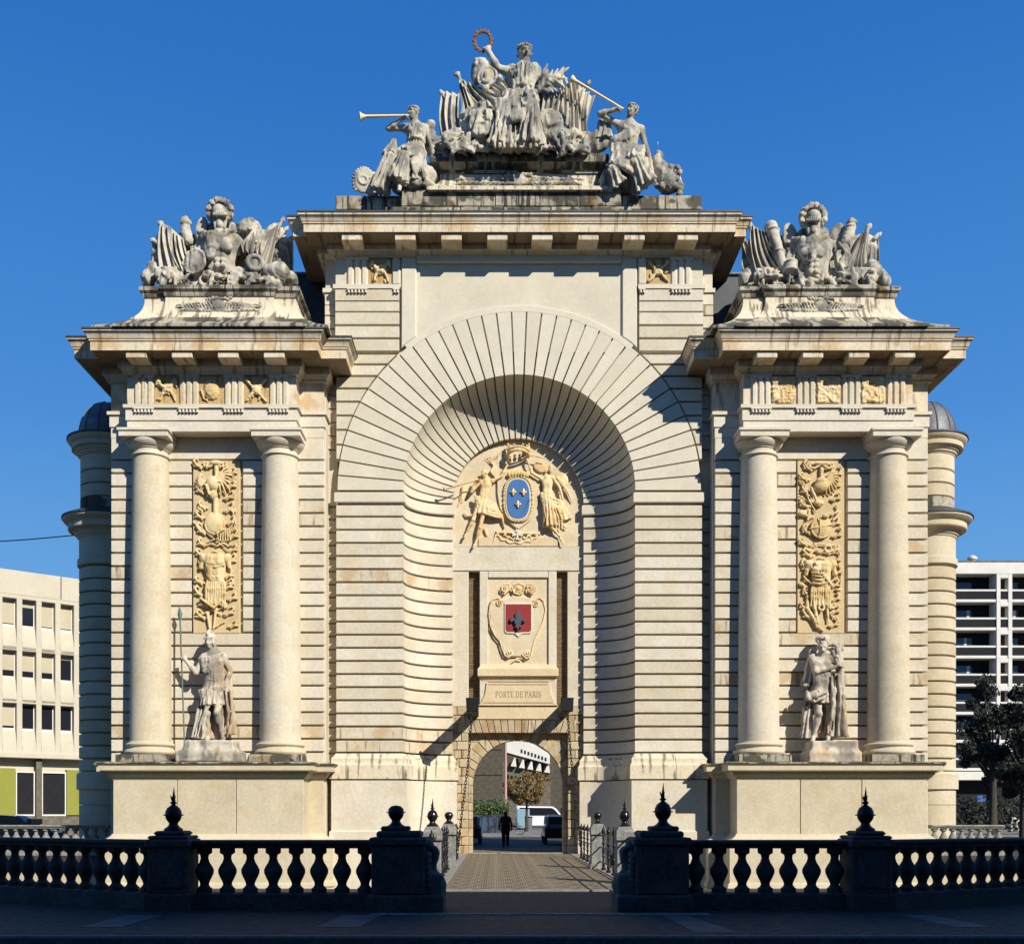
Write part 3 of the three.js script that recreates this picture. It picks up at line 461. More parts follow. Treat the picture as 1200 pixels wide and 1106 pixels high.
const smin = (a, b, k) => { if (k <= 0) return Math.min(a, b); const h = Math.max(k - Math.abs(a - b), 0) / k; return Math.min(a, b) - h * h * k * 0.25; };
class Carving {
  constructor(cell) { this.cell = cell; this.list = []; }
  put(f, c, r, k, sub) { this.list.push({ f, lo: [c[0] - r[0], c[1] - r[1], c[2] - r[2]], hi: [c[0] + r[0], c[1] + r[1], c[2] + r[2]], k, sub }); return this; }
  cap(a, b, ra, rb = ra, k = 0.05, sub = false) {
    const d = V.sub(b, a), dd = V.dot(d, d) || 1e-9, m = Math.max(ra, rb);
    return this.put((x, y, z) => { const px = x - a[0], py = y - a[1], pz = z - a[2]; let t = (px * d[0] + py * d[1] + pz * d[2]) / dd; t = t < 0 ? 0 : t > 1 ? 1 : t; return Math.hypot(px - d[0] * t, py - d[1] * t, pz - d[2] * t) - (ra + (rb - ra) * t); },
      V.mix(a, b, 0.5), [Math.abs(d[0]) / 2 + m, Math.abs(d[1]) / 2 + m, Math.abs(d[2]) / 2 + m], k, sub);
  }
  line(pts, r0, r1 = r0, k = 0.03, sub = false) { for (let i = 0; i < pts.length - 1; i++) { const n = pts.length - 1; this.cap(pts[i], pts[i + 1], r0 + (r1 - r0) * i / n, r0 + (r1 - r0) * (i + 1) / n, k, sub); } return this; }
  ell(c, r, rot, k = 0.05, sub = false) {
    const e = rotM(rot), m = Math.max(...r), mn = Math.min(...r);
    return this.put((x, y, z) => { const px = x - c[0], py = y - c[1], pz = z - c[2]; const u = (e[0] * px + e[1] * py + e[2] * pz) / r[0], v = (e[4] * px + e[5] * py + e[6] * pz) / r[1], w = (e[8] * px + e[9] * py + e[10] * pz) / r[2]; const k0 = Math.sqrt(u * u + v * v + w * w), k1 = Math.sqrt(u * u / r[0] ** 2 + v * v / r[1] ** 2 + w * w / r[2] ** 2); return k1 < 1e-6 ? -mn : k0 * (k0 - 1) / k1; }, c, rot ? [m, m, m] : r, k, sub);
  }
  box(c, h, rot, round = 0.03, k = 0.03, sub = false) {
    const e = rotM(rot), m = rot ? Math.hypot(...h) : 0;
    return this.put((x, y, z) => { const px = x - c[0], py = y - c[1], pz = z - c[2]; const u = Math.abs(e[0] * px + e[1] * py + e[2] * pz) - h[0] + round, v = Math.abs(e[4] * px + e[5] * py + e[6] * pz) - h[1] + round, w = Math.abs(e[8] * px + e[9] * py + e[10] * pz) - h[2] + round; return Math.hypot(Math.max(u, 0), Math.max(v, 0), Math.max(w, 0)) + Math.min(Math.max(u, v, w), 0) - round; }, c, rot ? [m, m, m] : h, k, sub);
  }
  ring(c, Rr, r, rot, k = 0.03, sub = false) {
    const e = rotM(rot), m = Rr + r;
    return this.put((x, y, z) => { const px = x - c[0], py = y - c[1], pz = z - c[2]; const u = e[0] * px + e[1] * py + e[2] * pz, v = e[4] * px + e[5] * py + e[6] * pz, w = e[8] * px + e[9] * py + e[10] * pz; return Math.hypot(Math.hypot(u, v) - Rr, w) - r; }, c, [m, m, m], k, sub);
  }
  cloth(a, b, ra, rb, o = {}) {   // hanging folds round an axis
    const { n = 9, amp = 0.18, ph = 0, twist = 0.6, flat = 1, k = 0.06, grow = 1 } = o, d = V.sub(b, a), L = V.len(d), ax = V.mul(d, 1 / L), m = Math.max(ra, rb) * (1 + amp) * Math.max(1, flat);
    let u = V.norm(V.cross(ax, [0, 0, 1])); if (V.len(V.cross(ax, [0, 0, 1])) < 0.05) u = [1, 0, 0]; const w = V.cross(u, ax);
    return this.put((x, y, z) => { const p = [x - a[0], y - a[1], z - a[2]]; let t = V.dot(p, ax) / L; const tc = t < 0 ? 0 : t > 1 ? 1 : t, pu = V.dot(p, u), pw = V.dot(p, w) / flat, rad = Math.hypot(pu, pw), an = Math.atan2(pw, pu); const base = ra + (rb - ra) * tc; const fold = Math.cos(n * an + ph + twist * 3 * tc + 0.8 * Math.sin(3 * an + tc * 4)); const rr2 = base * (1 + amp * fold * (grow ? 0.35 + 0.65 * tc : 1)); const dy = (t - tc) * L; return rad - rr2 > 0 ? Math.hypot(Math.max(0, rad - rr2), dy) : Math.max((rad - rr2) * 0.75, Math.abs(dy) > 0 ? Math.abs(dy) : -1); },
      V.mix(a, b, 0.5), [Math.abs(d[0]) / 2 + m, Math.abs(d[1]) / 2 + m, Math.abs(d[2]) / 2 + m], k);
  }
  build({ rough = 0.012, freq = 5, ridge = null, color = stoneGrey, clipZ = -1e9, clipY = -1e9 } = {}) {   // ridge: depth of carved folds and their frequency along x, y, z
    const h = this.cell, lo = [1e9, 1e9, 1e9], hi = [-1e9, -1e9, -1e9];
    for (const p of this.list) if (!p.sub) for (let k = 0; k < 3; k++) { lo[k] = Math.min(lo[k], p.lo[k]); hi[k] = Math.max(hi[k], p.hi[k]); }
    lo[2] = Math.max(lo[2], clipZ); lo[1] = Math.max(lo[1], clipY);
    const rd = ridge ? ridge[0] : 0, pad = rough + rd + 3 * h; for (let k = 0; k < 3; k++) { lo[k] -= pad; hi[k] += pad; }
    const nx = Math.ceil((hi[0] - lo[0]) / h) + 1, ny = Math.ceil((hi[1] - lo[1]) / h) + 1, nz = Math.ceil((hi[2] - lo[2]) / h) + 1, F = new Float32Array(nx * ny * nz).fill(1);
    for (const p of this.list) {
      const e = Math.max(p.k, 0) + 2 * h + rough + rd, r = [0, 1, 2].map((k) => [Math.max(0, Math.floor((p.lo[k] - e - lo[k]) / h)), Math.min([nx, ny, nz][k] - 1, Math.ceil((p.hi[k] + e - lo[k]) / h))]);
      for (let k = r[2][0]; k <= r[2][1]; k++) for (let j = r[1][0]; j <= r[1][1]; j++) { let i = r[0][0], q = (k * ny + j) * nx + i; for (; i <= r[0][1]; i++, q++) { const d = p.f(lo[0] + i * h, lo[1] + j * h, lo[2] + k * h); F[q] = p.sub ? -smin(-F[q], d, p.k) : smin(F[q], d, p.k); } }
    }
    for (let k = 0, q = 0; k < nz; k++) for (let j = 0; j < ny; j++) for (let i = 0; i < nx; i++, q++) {
      const x = lo[0] + i * h, y = lo[1] + j * h, z = lo[2] + k * h;
      if (rough && Math.abs(F[q]) < rough * 2 + 2 * h) F[q] += rough * 2 * (noise3(x * freq, y * freq, z * freq) - 0.5) + rough * (noise3(x * freq * 2.7, y * freq * 2.7, z * freq * 2.7) - 0.5);
      if (ridge && Math.abs(F[q]) < rd * 2 + 2 * h) { const wx = 1.1 * noise3(x * 1.3 + 5, y * 1.3, z * 1.3), n = noise3(x * ridge[1] + wx, y * ridge[2] + wx, z * ridge[3] + 9), m = noise3(x * ridge[1] * 2.1 + 3, y * ridge[2] * 2.1 + wx, z * ridge[3] * 2.1); F[q] += rd * (1.4 * Math.abs(2 * n - 1) - 0.45) + rd * 0.5 * (Math.abs(2 * m - 1) - 0.4); }
      if (clipZ > -1e8) F[q] = Math.max(F[q], clipZ - z); if (clipY > -1e8) F[q] = Math.max(F[q], clipY - y);
      if (i === 0 || j === 0 || k === 0 || i === nx - 1 || j === ny - 1 || k === nz - 1) F[q] = Math.max(F[q], h);
    }
    const id = new Int32Array(nx * ny * nz).fill(-1), pos = [], idx = [], o = [0, 1, nx, nx + 1, nx * ny, nx * ny + 1, nx * ny + nx, nx * ny + nx + 1];
    const E = [[0, 1], [2, 3], [4, 5], [6, 7], [0, 2], [1, 3], [4, 6], [5, 7], [0, 4], [1, 5], [2, 6], [3, 7]];
    for (let k = 0; k < nz - 1; k++) for (let j = 0; j < ny - 1; j++) for (let i = 0; i < nx - 1; i++) {
      const q = (k * ny + j) * nx + i; let s = 0; for (let c = 0; c < 8; c++) if (F[q + o[c]] < 0) s++; if (s === 0 || s === 8) continue;
      let x = 0, y = 0, z = 0, n = 0; for (const [a, b] of E) { const fa = F[q + o[a]], fb = F[q + o[b]]; if ((fa < 0) === (fb < 0)) continue; const t = fa / (fa - fb); x += (a & 1) + ((b & 1) - (a & 1)) * t; y += ((a >> 1) & 1) + (((b >> 1) & 1) - ((a >> 1) & 1)) * t; z += (a >> 2) + ((b >> 2) - (a >> 2)) * t; n++; }
      id[q] = pos.length / 3; pos.push(lo[0] + (i + x / n) * h, lo[1] + (j + y / n) * h, lo[2] + (k + z / n) * h);
    }
    const quad = (a, b, c, d, flip) => { if (a < 0 || b < 0 || c < 0 || d < 0) return; if (flip) idx.push(a, c, b, a, d, c); else idx.push(a, b, c, a, c, d); };
    for (let k = 1; k < nz - 1; k++) for (let j = 1; j < ny - 1; j++) for (let i = 1; i < nx - 1; i++) {
      const q = (k * ny + j) * nx + i, v = F[q] < 0;
      if (v !== F[q + 1] < 0) quad(id[q], id[q - nx], id[q - nx - nx * ny], id[q - nx * ny], v);
      if (v !== F[q + nx] < 0) quad(id[q], id[q - nx * ny], id[q - 1 - nx * ny], id[q - 1], v);
      if (v !== F[q + nx * ny] < 0) quad(id[q], id[q - 1], id[q - 1 - nx], id[q - nx], v);
    }
    for (let i = 0; i < idx.length; i += 3) { const t = idx[i + 1]; idx[i + 1] = idx[i + 2]; idx[i + 2] = t; }
    const g = new THREE.BufferGeometry(); g.setAttribute('position', new THREE.Float32BufferAttribute(pos, 3)); g.setIndex(idx); g.computeVertexNormals();
    return tint(g, color);
  }
}
function tint(g, color) { const p = g.attributes.position, c = new Float32Array(p.count * 3); for (let i = 0; i < p.count; i++) { const q = color(p.getX(i), p.getY(i), p.getZ(i)); c[i * 3] = q[0]; c[i * 3 + 1] = q[1]; c[i * 3 + 2] = q[2]; } g.setAttribute('color', new THREE.BufferAttribute(c, 3)); return g; }
const fb3 = (x, y, z) => 0.55 * noise3(x, y, z) + 0.28 * noise3(x * 2.3, y * 2.3, z * 2.3) + 0.17 * noise3(x * 5.1, y * 5.1, z * 5.1);
function stoneGrey(x, y, z) { const n = fb3(x * 3.1 + 7, y * 1.2, z * 3.1), f = noise3(x * 22, y * 22, z * 22); let c = mixc([0.43, 0.395, 0.32], [0.185, 0.175, 0.15], sm(0.42, 0.64, n)); c = mixc(c, [0.52, 0.475, 0.37], sm(0.58, 0.75, fb3(x * 2.1, y * 0.8 + 30, z * 2.1)) * 0.6); c = mixc(c, [0.40, 0.29, 0.10], sm(0.68, 0.78, fb3(x * 2.6 + 90, y * 2.6, z * 2.6)) * 0.6); return c.map((v) => v * (0.86 + 0.28 * f)); }
function stoneStatue(x, y, z) { const n = fb3(x * 1.7 + 3, y * 1.2, z * 1.7), f = noise3(x * 24, y * 24, z * 24); let c = mixc([0.49, 0.43, 0.345], [0.23, 0.20, 0.16], sm(0.42, 0.64, n)); c = mixc(c, [0.50, 0.33, 0.17], sm(0.56, 0.7, fb3(x * 1.5 + 40, y * 0.9, z * 1.5)) * 0.55); return c.map((v) => v * (0.88 + 0.24 * f)); }
function stoneYellow(x, y, z) { const n = fb3(x * 1.6, y * 1.6 + 9, z * 1.6), f = noise3(x * 26, y * 26, z * 26); return mixc([0.63, 0.495, 0.28], [0.54, 0.39, 0.18], sm(0.4, 0.65, n)).map((v) => v * (0.92 + 0.16 * f)); }
function stoneTan(x, y, z) { const n = fb3(x * 1.8, y * 1.6 + 9, z * 1.6), f = noise3(x * 26, y * 26, z * 26); return mixc([0.68, 0.525, 0.30], [0.58, 0.40, 0.19], sm(0.42, 0.65, n)).map((v) => v * (0.92 + 0.16 * f)); }
const carved = (name, c, parent, opt) => mesh(name, c.build(opt), M.carve, parent);

function head(s, c, z, rot, o = {}) {   // z: metres per unit of a 1.8 m figure
  const e = rotM(rot), T = (x, y, w) => [c[0] + (e[0] * x + e[4] * y + e[8] * w) * z, c[1] + (e[1] * x + e[5] * y + e[9] * w) * z, c[2] + (e[2] * x + e[6] * y + e[10] * w) * z], q = (r) => r.map((v) => v * z);
  s.ell(T(0, 0.035, -0.012), q([0.078, 0.098, 0.098]), rot, 0.02 * z).ell(T(0, -0.03, 0.022), q([0.062, 0.088, 0.074]), rot, 0.03 * z).ell(T(0, -0.098, 0.045), q([0.036, 0.028, 0.035]), rot, 0.03 * z);
  s.cap(T(-0.045, 0.03, 0.082), T(0.045, 0.03, 0.082), 0.016 * z, 0.016 * z, 0.015 * z).cap(T(0, 0.015, 0.095), T(0, -0.032, 0.116), 0.011 * z, 0.018 * z, 0.012 * z);
  for (const x of [-1, 1]) { s.ell(T(x * 0.032, 0.006, 0.098), q([0.021, 0.013, 0.02]), rot, 0.008 * z, true); s.ell(T(x * 0.032, 0.004, 0.084), q([0.013, 0.010, 0.012]), rot, 0.004 * z); s.ell(T(x * 0.08, -0.01, -0.005), q([0.012, 0.028, 0.02]), rot, 0.01 * z); s.ell(T(x * 0.038, -0.035, 0.075), q([0.02, 0.022, 0.018]), rot, 0.02 * z); }
  s.cap(T(-0.02, -0.062, 0.092), T(0.02, -0.062, 0.092), 0.009 * z, 0.009 * z, 0.006 * z).cap(T(-0.022, -0.052, 0.100), T(0.022, -0.052, 0.100), 0.005 * z, 0.005 * z, 0.003 * z, true);
  if (o.beard) { for (let i = -4; i <= 4; i++) s.cap(T(i * 0.014, -0.07, 0.08 - Math.abs(i) * 0.007), T(i * 0.017, -0.145 + Math.abs(i) * 0.009, 0.075 - Math.abs(i) * 0.006), 0.017 * z, 0.010 * z, 0.006 * z); s.cap(T(-0.03, -0.055, 0.092), T(0, -0.047, 0.105), 0.010 * z, 0.010 * z, 0.008 * z).cap(T(0.03, -0.055, 0.092), T(0, -0.047, 0.105), 0.010 * z, 0.010 * z, 0.008 * z); }
  if (o.hair) for (let i = 0; i < 26; i++) { const a = i * 2.4, t = i / 26, yy = 0.11 - 0.13 * t, rd = 0.035 + 0.055 * Math.sqrt(t); const x = Math.cos(a) * rd, w = Math.sin(a) * rd - 0.012; if (w > 0.05 && yy < 0.06) continue; s.ell(T(x, yy, w), q([0.024, 0.02, 0.024]), rot, 0.01 * z); }
  if (o.hair === 'long') { for (const x of [-1, 1]) s.line([T(x * 0.07, 0.0, -0.03), T(x * 0.075, -0.07, -0.05), T(x * 0.06, -0.14, -0.05)], 0.03 * z, 0.02 * z, 0.02 * z); s.ell(T(0, -0.04, -0.09), q([0.06, 0.08, 0.04]), rot, 0.03 * z); }
  if (o.wreath) for (let i = 0; i < 22; i++) { const a = i / 22 * Math.PI * 2; s.ell(T(Math.cos(a) * 0.088, 0.068 + 0.012 * (i % 2), Math.sin(a) * 0.10 - 0.008), q([0.014, 0.028, 0.012]), [rot[0], rot[1] - a, 0.5 * (i % 2 ? 1 : -1)], 0.004 * z); }
  if (o.helmet) { s.ell(T(0, 0.055, -0.012), q([0.093, 0.105, 0.115]), rot, 0.006 * z).cap(T(-0.08, 0.06, 0.085), T(0.08, 0.06, 0.085), 0.015 * z, 0.015 * z, 0.012 * z); s.line([T(0, 0.13, 0.09), T(0, 0.185, 0.03), T(0, 0.19, -0.05), T(0, 0.13, -0.13), T(0, 0.02, -0.15)], 0.022 * z, 0.026 * z, 0.015 * z); for (const x of [-1, 1]) s.ell(T(x * 0.073, -0.03, 0.03), q([0.016, 0.06, 0.04]), rot, 0.01 * z); }
}
function hand(s, from, at, z, o = {}) {
  const d = V.norm(V.sub(at, from)), up = o.up ?? (Math.abs(d[1]) > 0.8 ? [0, 0, 1] : [0, 1, 0]), side = V.norm(V.cross(d, up)), n = V.cross(side, d), p = (a, b, c) => V.add(at, V.add(V.mul(d, a * z), V.add(V.mul(side, b * z), V.mul(n, c * z))));
  s.cap(p(-0.05, 0, 0), p(0.0, 0, 0), 0.030 * z, 0.034 * z, 0.02 * z).cap(p(0.0, -0.02, 0), p(0.0, 0.02, 0), 0.024 * z, 0.024 * z, 0.015 * z);
  const L = [0.052, 0.06, 0.056, 0.045], cu = o.curl ?? 0.4;
  for (let i = 0; i < 4; i++) { const b = (i - 1.5) * 0.021, a = p(0.025, b, 0), m = p(0.025 + L[i] * 0.6, b, -cu * 0.03), e = cu > 0.7 ? p(0.03, b, -0.05) : p(0.025 + L[i], b, -cu * 0.07); s.cap(a, m, 0.011 * z, 0.010 * z, 0.004 * z).cap(m, e, 0.010 * z, 0.008 * z, 0.004 * z); }
  s.cap(p(-0.02, 0.03, 0), p(0.015, 0.055, -0.01), 0.013 * z, 0.011 * z, 0.008 * z).cap(p(0.015, 0.055, -0.01), p(0.045, 0.05, -0.03), 0.011 * z, 0.009 * z, 0.004 * z);
}
function arm(s, a, b, c, z, o = {}) { s.ell(a, [0.068 * z, 0.068 * z, 0.065 * z], null, 0.05 * z).cap(a, b, 0.056 * z, 0.044 * z, 0.03 * z).cap(b, c, 0.046 * z, 0.030 * z, 0.02 * z).ell(V.mix(b, c, 0.28), [0.046 * z, 0.046 * z, 0.046 * z], null, 0.04 * z); if (!o.noHand) hand(s, b, c, z, o); }
function leg(s, h, k, a, toe, z) { s.cap(h, k, 0.092 * z, 0.060 * z, 0.05 * z).ell(V.add(k, [0, 0, 0.02 * z]), [0.055 * z, 0.06 * z, 0.055 * z], null, 0.03 * z).cap(k, a, 0.056 * z, 0.036 * z, 0.03 * z).ell(V.add(V.mix(k, a, 0.3), [0, 0, -0.02 * z]), [0.058 * z, 0.09 * z, 0.058 * z], null, 0.05 * z); const hl = V.add(a, [0, -0.045 * z, -0.03 * z]); s.cap(hl, V.mix(a, toe, 0.55), 0.034 * z, 0.038 * z, 0.03 * z).cap(V.mix(a, toe, 0.5), toe, 0.040 * z, 0.026 * z, 0.02 * z); for (let i = -2; i <= 2; i++) s.ell(V.add(toe, [i * 0.016 * z, -0.004 * z, (0.012 - Math.abs(i) * 0.006) * z]), [0.012 * z, 0.012 * z, 0.022 * z], null, 0.004 * z); }
function torso(s, neck, chest, waist, pelvis, sl, sr, z, o = {}) {
  const ax = V.norm(V.sub(sr, sl)), f = V.norm(V.cross(ax, V.norm(V.sub(chest, pelvis)))), off = (p, a, b, c = 0) => [p[0] + ax[0] * a * z + f[0] * b * z, p[1] + ax[1] * a * z + f[1] * b * z + c * z, p[2] + ax[2] * a * z + f[2] * b * z];
  for (const x of [-1, 1]) { s.cap(off(chest, x * 0.075, 0), off(waist, x * 0.055, 0), 0.105 * z, 0.085 * z, 0.06 * z).cap(off(waist, x * 0.055, 0), off(pelvis, x * 0.075, 0), 0.085 * z, 0.105 * z, 0.06 * z).cap(neck, x < 0 ? sl : sr, 0.05 * z, 0.06 * z, 0.06 * z); }
  s.cap(neck, V.add(neck, [0, 0.12 * z, 0.015 * z]), 0.056 * z, 0.05 * z, 0.03 * z).cap(V.mix(neck, chest, 0.3), chest, 0.10 * z, 0.11 * z, 0.06 * z);
  if (o.male) { for (const x of [-1, 1]) { s.ell(off(chest, x * 0.07, 0.085, 0.02), [0.075 * z, 0.055 * z, 0.04 * z], null, 0.02 * z); for (let r = 0; r < 3; r++) s.ell(off(V.mix(chest, waist, 0.42 + r * 0.3), x * 0.035, 0.088), [0.032 * z, 0.030 * z, 0.022 * z], null, 0.01 * z); } }
  if (o.female) for (const x of [-1, 1]) s.ell(off(chest, x * 0.075, 0.085, -0.01), [0.058 * z, 0.058 * z, 0.055 * z], null, 0.03 * z);
}
function folds(s, list, r = 0.03, k = 0.02) { for (const f of list) s.line(f, r * 1.1, r * 0.8, k); }
function swag(a, b, sag, n = 6, fwd = 0) { const o = []; for (let i = 0; i <= n; i++) { const t = i / n, q = 4 * t * (1 - t); o.push([a[0] + (b[0] - a[0]) * t, a[1] + (b[1] - a[1]) * t - sag * q, a[2] + (b[2] - a[2]) * t + fwd * q]); } return o; }
function bannerGeo(a, b, c, d, o = {}) {   // a-b along the pole, d-c the free edge, folds running from pole to free edge
  const { n = 5, amp = 0.15, sag = 0.2, thick = 0.07, seed = 1, nu = 56, nv = 30, color = stoneGrey } = o, pos = [], idx = [];
  const nrm = V.norm(V.cross(V.sub(b, a), V.sub(d, a)));
  const pt = (u, v, side) => { const top = V.mix(a, b, u), bot = V.mix(d, c, u), p = V.mix(top, bot, v); const th = u * n * 6.283 + seed * 7 + 2.2 * Math.sin(v * 2.4 + seed) + 3.2 * (noise3(u * 2.2 + seed * 9, v * 1.6, seed) - 0.5), f = amp * (0.45 + 0.55 * v) * (Math.sin(th) + 0.4 * Math.sin(2.3 * th + seed * 3)); const q = V.add(p, V.mul(nrm, f + side * thick / 2)), bow = 0.22 * Math.sin(v * 3.1416) * (seed % 2 > 1 ? 1 : -0.6); q[0] += (b[0] - a[0]) * bow; q[1] += (b[1] - a[1]) * bow; q[1] -= sag * Math.sin(v * 3.1416) * (0.6 + 0.4 * Math.sin(u * 6 + seed)); return q; };
  for (const side of [1, -1]) for (let j = 0; j <= nv; j++) for (let i = 0; i <= nu; i++) pos.push(...pt(i / nu, j / nv, side));
  const W = nu + 1, S = W * (nv + 1), id = (i, j, s) => s * S + j * W + i;
  for (let j = 0; j < nv; j++) for (let i = 0; i < nu; i++) { idx.push(id(i, j, 0), id(i + 1, j, 0), id(i + 1, j + 1, 0), id(i, j, 0), id(i + 1, j + 1, 0), id(i, j + 1, 0)); idx.push(id(i, j, 1), id(i + 1, j + 1, 1), id(i + 1, j, 1), id(i, j, 1), id(i, j + 1, 1), id(i + 1, j + 1, 1)); }
  const rim = []; for (let i = 0; i < nu; i++) rim.push([i, 0, i + 1, 0], [i + 1, nv, i, nv]); for (let j = 0; j < nv; j++) rim.push([0, j + 1, 0, j], [nu, j, nu, j + 1]);
  for (const [i, j, i2, j2] of rim) idx.push(id(i, j, 0), id(i, j, 1), id(i2, j2, 1), id(i, j, 0), id(i2, j2, 1), id(i2, j2, 0));
  const g = new THREE.BufferGeometry(); g.setAttribute('position', new THREE.Float32BufferAttribute(pos, 3)); g.setIndex(idx); g.computeVertexNormals(); return tint(g, color);
}
const banner = (parent, a, b, c, d, o) => mesh('banner', bannerGeo(a, b, c, d, o), M.carve, parent);

// ---------- standing warrior with a lance ----------
{
  const o = [-11.55, 3.565, 1.0], st = thing('warrior_statue', 'pale stone statue of a helmeted warrior holding a tall lance between columns', 'statue', o);
  const w = (cx, cy, z) => V.sub(P(190 + cx / 5.53, 700 + cy / 5.53, z), o), z = 2.16, s = new Carving(0.024);
  const J = { neck: w(332, 345, 1.0), chest: w(335, 425, 1.02), waist: w(330, 520, 1.05), pel: w(330, 585, 1.02), sl: w(272, 390, 1.0), sr: w(398, 385, 1.0) };
  torso(s, J.neck, J.chest, J.waist, J.pel, J.sl, J.sr, z, { male: true });
  head(s, w(312, 288, 1.08), z, [0.05, -0.25, 0.05], { helmet: true });
  arm(s, J.sl, w(216, 488, 1.1), w(140, 395, 1.05), z, { curl: 1, up: [0, 0, 1] }); arm(s, J.sr, w(440, 480, 0.95), w(404, 572, 1.15), z, { curl: 1 });
  leg(s, w(288, 610, 1.0), w(292, 755, 1.06), w(300, 890, 0.95), w(285, 925, 1.2), z); leg(s, w(370, 610, 1.05), w(358, 745, 1.28), w(388, 885, 1.15), w(398, 928, 1.42), z);
  const tu = new Carving(0.024); tu.cloth(w(333, 400, 1.02), w(330, 545, 1.05), 0.40, 0.33, { n: 19, amp: 0.05, flat: 0.74, grow: 0 }).cloth(w(330, 540, 1.03), w(335, 700, 1.05), 0.30, 0.46, { n: 13, amp: 0.16, flat: 0.75, k: 0.03 });           // tunic skirt
  for (let i = 0; i < 6; i++) tu.line(swag(w(245 + i * 4, 395 + i * 14, 1.12), w(385 - i * 8, 362 + i * 10, 1.18), 0.10 + 0.035 * i, 6, 0.13 + 0.02 * (i % 2)), 0.085, 0.065, 0.05);   // mantle across the chest
  for (let i = 0; i < 5; i++) tu.line(swag(w(240 + i * 7, 610 + i * 13, 1.12), w(400 - i * 4, 548 + i * 9, 1.18), 0.06 + 0.03 * i, 6, 0.10 + 0.03 * (i % 2)), 0.075, 0.06, 0.06);
  const cl = new Carving(0.026);
  cl.cloth(w(400, 420, 0.86), w(422, 890, 0.86), 0.20, 0.30, { n: 9, amp: 0.28, flat: 0.6 }).cloth(w(285, 600, 1.0), w(245, 915, 0.95), 0.16, 0.33, { n: 9, amp: 0.28, flat: 0.65 }).cloth(w(330, 640, 0.8), w(330, 915, 0.78), 0.36, 0.46, { n: 15, amp: 0.12, flat: 0.4 });
  folds(cl, [[w(300, 600, 1.3), w(280, 720, 1.32), w(225, 910, 1.2)], [w(320, 610, 1.32), w(270, 800, 1.28), w(255, 915, 1.25)], [w(440, 600, 1.12), w(455, 760, 1.1), w(420, 905, 1.1)], [w(410, 600, 1.18), w(430, 760, 1.18), w(410, 860, 1.15)]], 0.05);
  carved('tunic', tu, st, { color: stoneStatue, rough: 0.008, ridge: [0.035, 6, 2.2, 6] }); carved('body', s, st, { color: stoneStatue }); carved('cloak', cl, st, { color: stoneStatue, rough: 0.012, ridge: [0.045, 5.5, 1.5, 5.5] });
  const b = new Carving(0.035); b.box(w(325, 975, 1.0), [0.92, 0.24, 0.56], null, 0.05).box(w(320, 1035, 1.0), [1.18, 0.22, 0.66], null, 0.08, 0.25).box(w(330, 940, 1.0), [0.85, 0.06, 0.5], null, 0.04, 0.05);
  carved('plinth', b, st, { color: stoneGrey, rough: 0.03, freq: 3, clipY: 0.0 });
  const lance = part('lance', st), t = w(112, 60, 0.85), e = w(144, 985, 1.2);
  mesh('shaft', rod(V.mix(t, e, 0.1), e, 0.032, 0.028), M.bronze, lance);
  { const g = new THREE.OctahedronGeometry(1, 0); g.scale(0.10, 0.34, 0.035); const m = mesh('lance_head', finish(g, 0.3), M.bronze, lance); m.position.set(...V.mix(t, e, 0.055)); m.rotation.z = Math.atan2(e[0] - t[0], t[1] - e[1]); }
}
